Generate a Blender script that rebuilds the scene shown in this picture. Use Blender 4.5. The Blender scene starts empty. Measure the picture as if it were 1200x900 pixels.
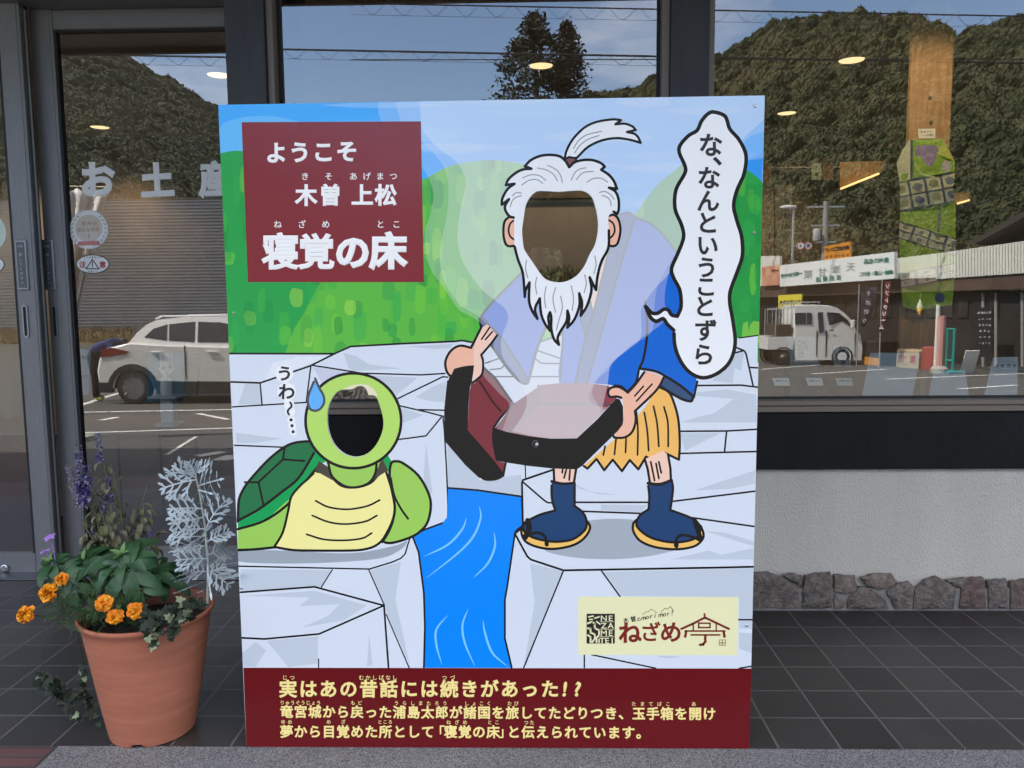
import bpy, math, random
import numpy as np
from mathutils import Vector, Matrix
from mathutils.geometry import delaunay_2d_cdt

random.seed(7)
SC = bpy.context.scene
COL = SC.collection
R = math.radians
PI = math.pi

# ------------------------------------------------------------------ camera
F_PX = 936.0                       # focal length for a 1200 px wide frame
PITCH, YAW, ROLL = R(5.81287), R(1.30931), R(-0.49890)
EYE = Vector((0.0, 0.0, 1.45))
_fw = Vector((0, math.cos(PITCH), -math.sin(PITCH)))
_up = Vector((0, math.sin(PITCH), math.cos(PITCH)))
_rt = Vector((1, 0, 0))
_rt2 = _rt * math.cos(ROLL) + _up * math.sin(ROLL)
_up2 = _up * math.cos(ROLL) - _rt * math.sin(ROLL)
_rz = Matrix.Rotation(YAW, 3, 'Z')
RT, UP, FW = _rz @ _rt2, _rz @ _up2, _rz @ _fw
cam_data = bpy.data.cameras.new('camera')
cam_data.sensor_width = 36.0
cam_data.lens = 36.0 * F_PX / 1200.0
cam_data.clip_start = 0.05
cam_data.clip_end = 5000
cam = bpy.data.objects.new('camera', cam_data)
COL.objects.link(cam)
cam.matrix_world = Matrix(((RT.x, UP.x, -FW.x, EYE.x), (RT.y, UP.y, -FW.y, EYE.y), (RT.z, UP.z, -FW.z, EYE.z), (0, 0, 0, 1)))
SC.camera = cam

# ------------------------------------------------------------------ world, sun, exposure
SUN = Vector((-0.58, 0.20, 0.79)).normalized()       # direction towards the sun
sun_elev = math.asin(SUN.z)
world = bpy.data.worlds.new('World')
SC.world = world
world.use_nodes = True
wn = world.node_tree
wn.nodes.clear()
w_out = wn.nodes.new('ShaderNodeOutputWorld')
w_bg = wn.nodes.new('ShaderNodeBackground')
w_sky = wn.nodes.new('ShaderNodeTexSky')
w_sky.sky_type = 'NISHITA'
w_sky.sun_disc = False
w_sky.sun_elevation = sun_elev
w_sky.sun_rotation = math.atan2(SUN.x, SUN.y)
w_sky.altitude = 600
w_sky.air_density = 1.0
w_sky.dust_density = 1.2
w_sky.ozone_density = 1.0
# thin clouds mixed over the sky
w_tc = wn.nodes.new('ShaderNodeTexCoord')
w_mp = wn.nodes.new('ShaderNodeMapping')
w_mp.inputs['Scale'].default_value = (1.4, 1.4, 4.5)
w_no = wn.nodes.new('ShaderNodeTexNoise')
w_no.inputs['Scale'].default_value = 2.2
w_no.inputs['Detail'].default_value = 7
w_no.inputs['Roughness'].default_value = 0.55
w_ra = wn.nodes.new('ShaderNodeValToRGB')
w_ra.color_ramp.elements[0].position = 0.50
w_ra.color_ramp.elements[0].color = (0.0, 0.0, 0.0, 1)
w_ra.color_ramp.elements[1].position = 0.80
w_ra.color_ramp.elements[1].color = (0.5, 0.5, 0.5, 1)
w_mx = wn.nodes.new('ShaderNodeMixRGB')
w_mx.inputs['Color2'].default_value = (11.0, 10.2, 9.4, 1)
wn.links.new(w_tc.outputs['Generated'], w_mp.inputs['Vector'])
wn.links.new(w_mp.outputs['Vector'], w_no.inputs['Vector'])
wn.links.new(w_no.outputs['Fac'], w_ra.inputs['Fac'])
w_sx = wn.nodes.new('ShaderNodeSeparateXYZ')
w_mr = wn.nodes.new('ShaderNodeMapRange')
w_mr.interpolation_type = 'SMOOTHSTEP'
w_mr.inputs['From Min'].default_value = 0.40
w_mr.inputs['From Max'].default_value = 0.62
w_mr.inputs['To Min'].default_value = 0.0
w_mr.inputs['To Max'].default_value = 0.52
w_ad = wn.nodes.new('ShaderNodeMath')
w_ad.operation = 'ADD'
w_ad.use_clamp = True
wn.links.new(w_tc.outputs['Generated'], w_sx.inputs['Vector'])
wn.links.new(w_sx.outputs['Z'], w_mr.inputs['Value'])
wn.links.new(w_mr.outputs['Result'], w_ad.inputs[0])
wn.links.new(w_ra.outputs['Color'], w_ad.inputs[1])
wn.links.new(w_ad.outputs['Value'], w_mx.inputs['Fac'])
wn.links.new(w_sky.outputs['Color'], w_mx.inputs['Color1'])
wn.links.new(w_mx.outputs['Color'], w_bg.inputs['Color'])
w_bg.inputs['Strength'].default_value = 0.15
wn.links.new(w_bg.outputs['Background'], w_out.inputs['Surface'])

sun_d = bpy.data.lights.new('sun', 'SUN')
sun_d.energy = 4.0
sun_d.angle = R(0.53)
sun_d.color = (1.0, 0.94, 0.84)
sun = bpy.data.objects.new('sun', sun_d)
COL.objects.link(sun)
sun.rotation_euler = (-SUN).to_track_quat('-Z', 'Y').to_euler()
sun.location = (0, 0, 30)

SC.view_settings.view_transform = 'Standard'
SC.view_settings.look = 'None'
SC.view_settings.exposure = 2.08
SC.view_settings.gamma = 1.0
SC.view_settings.use_curve_mapping = False
SC.cycles.use_denoising = True
SC.cycles.max_bounces = 8
SC.cycles.transparent_max_bounces = 12
SC.cycles.caustics_reflective = False
SC.cycles.caustics_refractive = False
SC.cycles.sample_clamp_indirect = 6.0

# ------------------------------------------------------------------ picture <-> place
def ray(u, v):
    return (FW + RT * ((u - 600) / F_PX) + UP * ((450 - v) / F_PX))

def at_y(u, v, y):
    d = ray(u, v)
    return EYE + d * ((y - EYE.y) / d.y)

def at_z(u, v, z):
    d = ray(u, v)
    return EYE + d * ((z - EYE.z) / d.z)

Y_BOARD = 2.479        # front of the cut-out board
Y_WALL = 3.679         # front of the shop wall
Y_PANE = 3.745         # glass of the fixed windows
Y_DOOR = 4.235         # glass of the sliding doors

def mir(u, v, y_real, pane=Y_PANE):
    """point of the place (in front of the shop) seen mirrored at pixel u, v"""
    p = at_y(u, v, 2 * pane - y_real)
    return Vector((p.x, y_real, p.z))

def mir_z(u, v, z, pane=Y_PANE):
    p = at_z(u, v, z)
    return Vector((p.x, 2 * pane - p.y, z))

# ------------------------------------------------------------------ materials
def lin1(c):
    c /= 255.0
    return c / 12.92 if c <= 0.04045 else ((c + 0.055) / 1.055) ** 2.4

def lin(r, g, b):
    return (lin1(r), lin1(g), lin1(b))

_mats = {}

def pm(name, color, rough=0.6, spec=0.5, metal=0.0, var=0.0, scale=20.0, bump=0.0, bscale=60.0, coat=0.0, color2=None, stretch=None, detail=4.0):
    """Principled material; var mixes the colour with a darker/other one through noise, bump adds noise relief"""
    if name in _mats:
        return _mats[name]
    m = bpy.data.materials.new(name)
    m.use_nodes = True
    nt = m.node_tree
    b = nt.nodes['Principled BSDF']
    b.inputs['Base Color'].default_value = (*color, 1)
    b.inputs['Roughness'].default_value = rough
    b.inputs['Specular IOR Level'].default_value = spec
    b.inputs['Metallic'].default_value = metal
    b.inputs['Coat Weight'].default_value = coat
    if var or bump or color2:
        tc = nt.nodes.new('ShaderNodeTexCoord')
        vec = tc.outputs['Object']
        if stretch:
            mp = nt.nodes.new('ShaderNodeMapping')
            mp.inputs['Scale'].default_value = stretch
            nt.links.new(vec, mp.inputs['Vector'])
            vec = mp.outputs['Vector']
    if var or color2:
        n = nt.nodes.new('ShaderNodeTexNoise')
        n.inputs['Scale'].default_value = scale
        n.inputs['Detail'].default_value = detail
        nt.links.new(vec, n.inputs['Vector'])
        rp = nt.nodes.new('ShaderNodeValToRGB')
        rp.color_ramp.elements[0].position = 0.32
        rp.color_ramp.elements[1].position = 0.68
        c2 = color2 if color2 else tuple(max(0.0, x * (1 - var)) for x in color)
        c1 = color if color2 else tuple(min(1.0, x * (1 + var * 0.6)) for x in color)
        rp.color_ramp.elements[0].color = (*c2, 1)
        rp.color_ramp.elements[1].color = (*c1, 1)
        nt.links.new(n.outputs['Fac'], rp.inputs['Fac'])
        nt.links.new(rp.outputs['Color'], b.inputs['Base Color'])
    if bump:
        n2 = nt.nodes.new('ShaderNodeTexNoise')
        n2.inputs['Scale'].default_value = bscale
        n2.inputs['Detail'].default_value = 5
        nt.links.new(vec, n2.inputs['Vector'])
        bp = nt.nodes.new('ShaderNodeBump')
        bp.inputs['Strength'].default_value = bump
        bp.inputs['Distance'].default_value = 0.02
        nt.links.new(n2.outputs['Fac'], bp.inputs['Height'])
        nt.links.new(bp.outputs['Normal'], b.inputs['Normal'])
    _mats[name] = m
    return m

def em(name, color, strength):
    if name in _mats:
        return _mats[name]
    m = bpy.data.materials.new(name)
    m.use_nodes = True
    b = m.node_tree.nodes['Principled BSDF']
    b.inputs['Base Color'].default_value = (*color, 1)
    b.inputs['Emission Color'].default_value = (*color, 1)
    b.inputs['Emission Strength'].default_value = strength
    _mats[name] = m
    return m

def glass_mat(name, ior, tint):
    m = bpy.data.materials.new(name)
    m.use_nodes = True
    nt = m.node_tree
    nt.nodes.clear()
    o = nt.nodes.new('ShaderNodeOutputMaterial')
    t = nt.nodes.new('ShaderNodeBsdfTransparent')
    t.inputs['Color'].default_value = (*tint, 1)
    g = nt.nodes.new('ShaderNodeBsdfGlossy')
    g.inputs['Roughness'].default_value = 0.0
    g.inputs['Color'].default_value = (1, 1, 1, 1)
    fr = nt.nodes.new('ShaderNodeFresnel')
    fr.inputs['IOR'].default_value = ior
    ge = nt.nodes.new('ShaderNodeNewGeometry')
    iv = nt.nodes.new('ShaderNodeMath')
    iv.operation = 'SUBTRACT'
    iv.inputs[0].default_value = 1.0
    mu = nt.nodes.new('ShaderNodeMath')
    mu.operation = 'MULTIPLY'
    mx = nt.nodes.new('ShaderNodeMixShader')
    nt.links.new(ge.outputs['Backfacing'], iv.inputs[1])
    nt.links.new(fr.outputs['Fac'], mu.inputs[0])
    nt.links.new(iv.outputs['Value'], mu.inputs[1])
    nt.links.new(mu.outputs['Value'], mx.inputs['Fac'])
    nt.links.new(t.outputs['BSDF'], mx.inputs[1])
    nt.links.new(g.outputs['BSDF'], mx.inputs[2])
    nt.links.new(mx.outputs['Shader'], o.inputs['Surface'])
    return m

# ------------------------------------------------------------------ mesh helpers
class MB:
    def __init__(s):
        s.v, s.f, s.m, s.c = [], [], [], []

    def add(s, vs, fs, mi=0):
        o = len(s.v)
        s.v += [tuple(p) for p in vs]
        s.f += [tuple(i + o for i in f) for f in fs]
        s.m += [mi] * len(fs)
        return s

    def box(s, x0, x1, y0, y1, z0, z1, mi=0):
        return s.add([(x0, y0, z0), (x1, y0, z0), (x1, y1, z0), (x0, y1, z0), (x0, y0, z1), (x1, y0, z1), (x1, y1, z1), (x0, y1, z1)],
                     [(0, 3, 2, 1), (4, 5, 6, 7), (0, 1, 5, 4), (1, 2, 6, 5), (2, 3, 7, 6), (3, 0, 4, 7)], mi)

    def bbox(s, x0, x1, y0, y1, z0, z1, b=0.005, mi=0):
        """box with chamfered edges"""
        b = min(b, (x1 - x0) * .45, (y1 - y0) * .45, (z1 - z0) * .45)
        vs, idx = [], {}
        for sx in (0, 1):
            for sy in (0, 1):
                for sz in (0, 1):
                    c = ((x0, x1)[sx], (y0, y1)[sy], (z0, z1)[sz])
                    d = (b * (1 - 2 * sx), b * (1 - 2 * sy), b * (1 - 2 * sz))
                    for a in range(3):
                        idx[(sx, sy, sz, a)] = len(vs)
                        vs.append(tuple(c[i] + (0 if i == a else d[i]) for i in range(3)))
        fs = []
        for a in range(3):
            i, j = [(1, 2), (2, 0), (0, 1)][a]
            for q in (0, 1):
                cor = []
                for (p, r) in ((0, 0), (1, 0), (1, 1), (0, 1)):
                    k = [0, 0, 0]
                    k[a], k[i], k[j] = q, p, r
                    cor.append(idx[(*k, a)])
                fs.append(tuple(cor if q else cor[::-1]))
            for p in (0, 1):
                for r in (0, 1):
                    k0 = [0, 0, 0]; k0[i], k0[j] = p, r
                    k1 = list(k0); k1[a] = 1
                    q4 = [idx[(*k0, i)], idx[(*k1, i)], idx[(*k1, j)], idx[(*k0, j)]]
                    fs.append(tuple(q4 if (p == r) else q4[::-1]))
        for sx in (0, 1):
            for sy in (0, 1):
                for sz in (0, 1):
                    t = [idx[(sx, sy, sz, a)] for a in range(3)]
                    fs.append(tuple(t if (sx + sy + sz) % 2 else t[::-1]))
        return s.add(vs, fs, mi)

    def prism(s, pts, axis, a0, a1, mi=0):
        """closed outline (two coordinates) pushed along an axis: 'x' -> pts are (y, z); 'y' -> (x, z); 'z' -> (x, y)"""
        def p3(p, a):
            return {'x': (a, p[0], p[1]), 'y': (p[0], a, p[1]), 'z': (p[0], p[1], a)}[axis]
        n = len(pts)
        vs = [p3(p, a0) for p in pts] + [p3(p, a1) for p in pts]
        fs = [tuple(range(n - 1, -1, -1)), tuple(range(n, 2 * n))] + [(i, (i + 1) % n, n + (i + 1) % n, n + i) for i in range(n)]
        return s.add(vs, fs, mi)

    def tube(s, pts, rad, n=8, mi=0, caps=True):
        pts = [Vector(p) for p in pts]
        if not isinstance(rad, (list, tuple)):
            rad = [rad] * len(pts)
        vs, prev = [], None
        for i, p in enumerate(pts):
            t = (pts[min(i + 1, len(pts) - 1)] - pts[max(i - 1, 0)])
            if t.length < 1e-9:
                t = Vector((0, 0, 1))
            t.normalize()
            if prev is None:
                a = Vector((0, 0, 1)) if abs(t.z) < 0.9 else Vector((1, 0, 0))
                nx = t.cross(a).normalized()
            else:
                nx = (prev - t * prev.dot(t))
                nx = nx.normalized() if nx.length > 1e-6 else t.orthogonal().normalized()
            prev = nx
            ny = t.cross(nx)
            for k in range(n):
                a = 2 * PI * k / n
                vs.append(p + (nx * math.cos(a) + ny * math.sin(a)) * rad[i])
        fs = []
        for i in range(len(pts) - 1):
            for k in range(n):
                k2 = (k + 1) % n
                fs.append((i * n + k, i * n + k2, (i + 1) * n + k2, (i + 1) * n + k))
        if caps:
            fs.append(tuple(range(n - 1, -1, -1)))
            fs.append(tuple((len(pts) - 1) * n + k for k in range(n)))
        return s.add(vs, fs, mi)

    def lathe(s, prof, c=(0, 0, 0), n=32, mi=0, axis='z', closed=False):
        """profile of (radius, height) turned round an axis through c"""
        vs, fs = [], []
        for (r, h) in prof:
            for k in range(n):
                a = 2 * PI * k / n
                x, y = r * math.cos(a), r * math.sin(a)
                vs.append({'z': (c[0] + x, c[1] + y, c[2] + h), 'y': (c[0] + x, c[1] + h, c[2] + y), 'x': (c[0] + h, c[1] + x, c[2] + y)}[axis])
        m = len(prof)
        for i in range(m - 1):
            for k in range(n):
                k2 = (k + 1) % n
                fs.append((i * n + k, i * n + k2, (i + 1) * n + k2, (i + 1) * n + k))
        if not closed:
            if prof[0][0] > 1e-6:
                fs.append(tuple(range(n - 1, -1, -1)))
            if prof[-1][0] > 1e-6:
                fs.append(tuple((m - 1) * n + k for k in range(n)))
        return s.add(vs, fs, mi)

    def ball(s, c, r, n=10, m=7, mi=0):
        if not isinstance(r, (tuple, list)):
            r = (r, r, r)
        vs = [(c[0], c[1], c[2] - r[2])]
        for i in range(1, m):
            p = PI * i / m
            for k in range(n):
                a = 2 * PI * k / n
                vs.append((c[0] + r[0] * math.sin(p) * math.cos(a), c[1] + r[1] * math.sin(p) * math.sin(a), c[2] - r[2] * math.cos(p)))
        vs.append((c[0], c[1], c[2] + r[2]))
        fs = [(0, 1 + (k + 1) % n, 1 + k) for k in range(n)]
        for i in range(m - 2):
            for k in range(n):
                k2 = (k + 1) % n
                fs.append((1 + i * n + k, 1 + i * n + k2, 1 + (i + 1) * n + k2, 1 + (i + 1) * n + k))
        t = len(vs) - 1
        fs += [(1 + (m - 2) * n + k, 1 + (m - 2) * n + (k + 1) % n, t) for k in range(n)]
        return s.add(vs, fs, mi)

    def build(s, name, mats, parent=None, smooth=False, angle=None):
        me = bpy.data.meshes.new(name)
        off = world_of(parent) if parent is not None else Vector((0, 0, 0))
        me.from_pydata(s.v, [], s.f)
        if not isinstance(mats, (list, tuple)):
            mats = [mats]
        for m in mats:
            me.materials.append(m)
        if len(mats) > 1:
            me.polygons.foreach_set('material_index', s.m)
        if smooth:
            me.polygons.foreach_set('use_smooth', [True] * len(s.f))
            if angle:
                me.set_sharp_from_angle(angle=R(angle))
        me.update()
        o = bpy.data.objects.new(name, me)
        COL.objects.link(o)
        if parent is not None:
            o.parent = parent
            o.location = -off
        return o

def world_of(o):
    t = Vector((0, 0, 0))
    while o is not None:
        t = t + Vector(o.location)
        o = o.parent
    return t

def tag(o, label=None, cat=None, group=None, kind=None):
    if label: o['label'] = label
    if cat: o['category'] = cat
    if group: o['group'] = group
    if kind: o['kind'] = kind
    return o

def thing(name, label, cat, loc=(0, 0, 0), group=None):
    o = bpy.data.objects.new(name, None)
    o.empty_display_size = 0.2
    COL.objects.link(o)
    o.location = loc
    return tag(o, label, cat, group)

def clone(o, loc, label=None, rotz=None):
    """a copy of a thing with copies of its parts and sub-parts"""
    def cp(x, par):
        c = x.copy()
        COL.objects.link(c)
        if par is not None:
            c.parent = par
        for ch in list(x.children):
            cp(ch, c)
        return c
    c = cp(o, None)
    c.location = loc
    if rotz is not None:
        c.rotation_euler = (0, 0, rotz)
    if label:
        c['label'] = label
    return c

# ------------------------------------------------------------------ lettering
_gl = {}

def glyph(ch, bold=0.0):
    """relief mesh of one character, em size 1, stroke fattened by bold: (verts, faces, (x0, x1, y0, y1))"""
    k = (ch, round(bold, 4))
    if k not in _gl:
        cu = bpy.data.curves.new('g', 'FONT')
        cu.body = ch
        cu.size = 1.0
        cu.bevel_depth = bold
        cu.bevel_resolution = 1
        cu.resolution_u = 3
        cu.fill_mode = 'BOTH' if bold else 'FRONT'
        o = bpy.data.objects.new('g', cu)
        COL.objects.link(o)
        bpy.context.view_layer.update()
        me = bpy.data.meshes.new_from_object(o.evaluated_get(bpy.context.evaluated_depsgraph_get()))
        z0 = -1e-6
        ok = [v.co.z >= z0 for v in me.vertices]
        vs = [(v.co.x, v.co.y, v.co.z) for v in me.vertices]
        fs = [tuple(p.vertices) for p in me.polygons if all(ok[i] for i in p.vertices)]
        bpy.data.objects.remove(o)
        bpy.data.curves.remove(cu)
        bpy.data.meshes.remove(me)
        use = sorted({i for f in fs for i in f})
        ren = {i: j for j, i in enumerate(use)}
        vs = [vs[i] for i in use]
        fs = [tuple(ren[i] for i in f) for f in fs]
        if vs:
            bb = (min(p[0] for p in vs), max(p[0] for p in vs), min(p[1] for p in vs), max(p[1] for p in vs))
        else:
            bb = (0, 0, 0, 0)
        _gl[k] = (vs, fs, bb)
    return _gl[k]

RELIEF = Vector((0, -1, 0))     # the way raised letters stand out of their sheet

def put_char(mb, ch, cx, cy, size, fn, bold=0.0, fit=None, rot=0.0, sx=1.0, mi=0, skew=0.0, out_dir=None, unit=0.00265):
    """character centred at (cx, cy) in picture-style units (y down); fn maps (u, v) to 3-D. fit='bbox' centres the drawn outline"""
    vs, fs, bb = glyph(ch, bold)
    if not vs:
        return
    if fit == 'bbox':
        ox, oy = (bb[0] + bb[1]) / 2, (bb[2] + bb[3]) / 2
    else:
        ox, oy = 0.5, 0.38
        if ord(ch) < 0x2000:
            ox, oy = (bb[0] + bb[1]) / 2, 0.36
    d = (out_dir or RELIEF) * (size * unit * 0.25)
    c, s_ = math.cos(rot), math.sin(rot)
    out = []
    for (x, y, z) in vs:
        dx, dy = (x - ox) * size * sx, -(y - oy) * size
        dx -= dy * skew
        out.append(fn(cx + dx * c - dy * s_, cy + dx * s_ + dy * c) + d * z)
    mb.add(out, fs, mi)

def put_row(mb, text, x0, x1, y0, y1, size, fn, bold=0.0, mi=0, **kw):
    n = max(1, len(text) - 1)
    for i, ch in enumerate(text):
        t = i / n if len(text) > 1 else 0.5
        if ch != ' ':
            put_char(mb, ch, x0 + (x1 - x0) * t, y0 + (y1 - y0) * t, size, fn, bold, mi=mi, **kw)

# ================================================================== THE CUT-OUT BOARD
# picture-style units of the printed sheet -> the board's plane
def bp(lift):
    y = Y_BOARD - lift
    return lambda u, v: at_y(u, v, Y_BOARD) + Vector((0, -lift, 0))

WREF = (232, 238, 250)

def ink(r, g, b):
    """printed ink: colour of the print relative to its paper white"""
    p = lin(r, g, b)
    w = lin(*WREF)
    return tuple(min(0.85, 0.80 * a / c) for a, c in zip(p, w))

def crv(pts, closed=False, n=5):
    """smooth line through pts; a point given twice in a row is a corner"""
    runs, cur = [], []
    P = list(pts)
    if closed:
        k0 = next((i for i in range(len(P)) if P[i] == P[i - 1]), None)
        if k0 is None:
            out = []
            m = len(P)
            for i in range(m):
                out += _cr(P[i - 1], P[i], P[(i + 1) % m], P[(i + 2) % m], n)
            return out
        P = P[k0:] + P[:k0]
        P.append(P[0])
    for p in P:
        if cur and p == cur[-1]:
            if len(cur) > 1:
                runs.append(cur)
            cur = [p]
        else:
            cur.append(p)
    if len(cur) > 1:
        runs.append(cur)
    out = []
    for r_ in runs:
        for i in range(len(r_) - 1):
            a = r_[i - 1] if i > 0 else (2 * r_[0][0] - r_[1][0], 2 * r_[0][1] - r_[1][1])
            d = r_[i + 2] if i + 2 < len(r_) else (2 * r_[-1][0] - r_[-2][0], 2 * r_[-1][1] - r_[-2][1])
            out += _cr(a, r_[i], r_[i + 1], d, n)
    if not closed:
        out.append(P[-1])
    return out

def _cr(a, b, c, d, n):
    o = []
    for k in range(n):
        t = k / n
        o.append(tuple(0.5 * (2 * b[i] + (c[i] - a[i]) * t + (2 * a[i] - 5 * b[i] + 4 * c[i] - d[i]) * t * t + (3 * b[i] - a[i] - 3 * c[i] + d[i]) * t ** 3) for i in (0, 1)))
    return o

SH = []          # shapes of the print, bottom first: (group, colour, alpha, polygon, clip name, own name)

def fill(g, col, pts, alpha=1.0, clip=None, name=None):
    SH.append((g, ink(*col) if len(col) == 3 else col, alpha, [tuple(p) for p in pts], clip, name))

def line(g, col, w, pts, clip=None, taper=False):
    c = ink(*col)
    P = [pts[0]]
    for p in pts[1:]:
        if math.dist(p, P[-1]) > 0.15:
            P.append(p)
    n = len(P)
    if n < 2:
        return
    h = w * .56
    def hw(i):
        if not taper:
            return h
        t = i / (n - 1)
        return h * max(0.12, math.sin(PI * min(1, max(0, t))) ** 0.6)
    nr = []
    for i in range(n - 1):
        dx, dy = P[i + 1][0] - P[i][0], P[i + 1][1] - P[i][1]
        l = math.hypot(dx, dy)
        nr.append((-dy / l, dx / l))
    for i in range(n - 1):
        ends = []
        for j, e in ((i, 0), (i + 1, 1)):
            o = nr[j - 1] if e == 0 else (nr[j] if j < n - 1 else None)
            if e == 0 and j == 0:
                o = None
            q = nr[i]
            hh = hw(j)
            if o is not None and o[0] * q[0] + o[1] * q[1] > 0.35:
                mx, my = o[0] + q[0], o[1] + q[1]
                k = 2 * hh / (mx * mx + my * my)
                ends.append((mx * k, my * k))
            else:
                ends.append((q[0] * hh, q[1] * hh))
                if not taper and hh > 0.5:
                    SH.append((g, c, 1.0, [(P[j][0] + hh * math.cos(PI * a / 4 + .2), P[j][1] + hh * math.sin(PI * a / 4 + .2)) for a in range(8)], clip, None))
        a, b = ends
        SH.append((g, c, 1.0, [(P[i][0] + a[0], P[i][1] + a[1]), (P[i + 1][0] + b[0], P[i + 1][1] + b[1]), (P[i + 1][0] - b[0], P[i + 1][1] - b[1]), (P[i][0] - a[0], P[i][1] - a[1])], clip, None))

def ring(c, rx, ry, n=40):
    return [(c[0] + rx * math.cos(2 * PI * k / n), c[1] + ry * math.sin(2 * PI * k / n)) for k in range(n)]

BLK = (18, 17, 22)
QUAD = [(256, 123), (896, 112), (878, 877), (289, 876)]
TOP_BAND = [(285.2, 782), (880.6, 783.2)]

# ---- sky
fill('sky_print', (62, 170, 255), [(256, 123), (896, 112), (887, 440), (270, 440)], name='sky')
rs = random.Random(3)
for k in range(46):
    u, v = rs.uniform(250, 900), rs.uniform(112, 260)
    w, h = rs.uniform(30, 95), rs.uniform(3, 11)
    cc = rs.choice([(255, 255, 255), (150, 215, 255), (40, 150, 250)])
    fill('sky_print', cc, [(u + w * math.cos(2 * PI * a / 12) * (1 + .12 * math.sin(a * 3 + k)), v + h * math.sin(2 * PI * a / 12)) for a in range(12)], rs.uniform(.07, .17), 'sky')
fill('sky_print', (120, 200, 255), crv([(258, 150), (275, 140), (300, 136), (330, 138), (360, 150), (300, 175), (262, 185)], True), .55, 'sky')
fill('sky_print', (20, 130, 235), [(866, 196), (880, 186), (897, 178), (895, 230), (860, 230)], .5, 'sky')
# ---- hills
HILL_L = crv([(255, 181), (260, 179.5), (273, 177), (290, 178), (330, 187), (380, 205), (430, 217), (480, 215), (495, 211), (510, 203), (525, 195.5), (543, 191), (570, 188), (592, 189), (620, 195), (660, 211), (700, 238), (728, 262), (745, 250), (757, 233), (771, 216), (788, 202), (802, 192), (830, 188), (855, 192), (872, 198), (881, 203), (890, 210), (898, 222), (898, 222), (890, 425), (890, 425), (262, 425), (262, 425)])
fill('hill_print', (32, 158, 74), HILL_L, name='hill')
fill('hill_print', (98, 188, 66), [(332, 420), (345, 385), (357, 366), (375, 330), (420, 280), (470, 232), (500, 206), (560, 180), (640, 180), (700, 215), (735, 300), (735, 420)], .8, 'hill')
fill('hill_print', (22, 146, 62), crv([(742, 262), (772, 240), (805, 225), (840, 215), (900, 216), (900, 216), (900, 420), (900, 420), (742, 420), (742, 420)], True), .6, 'hill')
for k in range(300):
    u, v = rs.uniform(255, 900), rs.uniform(180, 420)
    w, h = rs.uniform(3.5, 8), rs.uniform(7, 20)
    cc = rs.choice([(12, 140, 66), (20, 150, 75), (62, 178, 66), (112, 204, 62), (150, 215, 80), (40, 168, 80), (8, 130, 60)])
    q = []
    for a in range(10):
        an = 2 * PI * a / 10
        x = math.copysign(abs(math.cos(an)) ** .6, math.cos(an)) * w
        y = math.copysign(abs(math.sin(an)) ** .7, math.sin(an)) * h
        q.append((u + x + rs.uniform(-.7, .7), v + y + rs.uniform(-1.2, 1.2)))
    fill('hill_print', cc, q, rs.uniform(.28, .62), 'hill')
# ---- rocks
RK, SHD = (208, 219, 240), (184, 197, 217)
fill('rock_print', RK, [(268, 414.4), (391.8, 414.6), (411, 406), (467, 402.8), (533, 399.8), (541, 399), (553, 401), (600, 405), (632, 401), (647, 396), (660, 392), (760, 410), (866, 396), (888, 393), (881, 783), (285, 782)])

def shades(*polys):
    for p in polys:
        fill('rock_print', SHD, p, .85)
shades([(287.6, 449.6), (304, 450), (306.4, 474), (279.4, 474)], [(402.7, 413.3), (417, 417), (433, 427), (472, 432), (413, 434.7), (408, 430)],
       [(477, 406), (531, 402.7), (528, 408), (509, 409)], [(437, 440), (489, 442.7), (465, 462.7)],
       [(486.7, 465.3), (504, 454.7), (522.7, 446.7), (521.3, 472), (501.3, 469.3)], [(469.3, 477.3), (496, 486), (472.7, 496)],
       [(499.3, 518.3), (506.7, 576.7), (500, 583), (495, 580)], [(276, 507), (331, 514), (300, 519), (278, 519)],
       [(282, 666.7), (388.7, 668), (376.7, 687.5), (282, 692.5)], [(434, 668), (470, 658), (463.4, 702.7), (480.8, 781.4), (454, 720), (449, 706)],
       [(284.7, 698), (363.4, 700), (350, 710.2), (398, 708), (384.7, 721.4), (352.7, 735.5), (402.7, 726.7), (430, 709.4), (368.7, 692)],
       [(312.7, 750.7), (372.7, 745.4), (372.7, 777.4), (338, 781.4)], [(432.8, 741.4), (430, 780), (436.8, 780)], [(284, 765), (300, 752), (312, 762), (300, 781), (286, 781)],
       [(524, 513), (548, 540), (562, 563), (611, 556), (611.7, 581.6), (560, 574), (525, 571.5)],
       [(621, 660), (659, 669), (617, 779), (613.8, 781), (626.6, 705.3)], [(706, 670), (883, 665.7), (882, 736.5), (866, 736.5), (866, 699.7), (725.8, 698.3)],
       [(835, 446), (861.7, 414), (872, 412.5), (868, 435), (861, 431), (858.5, 449)], [(791, 462), (851.7, 456.3), (885.8, 462.5), (886.5, 495), (797, 495), (816, 489), (836.7, 484), (860, 467.5)],
       [(796.7, 507.5), (844, 507.5), (803, 528)], [(813.4, 574.6), (884.5, 551), (884.5, 566.7), (855.6, 572.9)], [(785.4, 655.4), (831, 644.9), (845, 650), (882.8, 642), (882.8, 655.4)],
       [(674, 567), (692, 576), (726, 580), (700, 579), (677, 572)], [(866, 741), (882, 742), (881, 765), (866, 760)], [(770, 768), (800, 769), (786, 771.5), (772, 770)],
       [(704, 591), (758, 592), (752, 600), (704, 598)], [(825, 622), (883, 640), (883, 634), (850, 624)])
fill('rock_print', (188, 193, 222), [(366.6, 429.5), (418, 437), (378, 450)], .7)
fill('rock_print', (226, 234, 250), [(320, 425), (350, 418), (388, 417), (362, 427), (310, 446)], .6)
fill('rock_print', (160, 173, 190), crv([(683, 611), (750, 610.5), (790, 640), (778, 648), (740, 654), (700, 655), (665, 652), (638, 644), (655, 630)], True))
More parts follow.
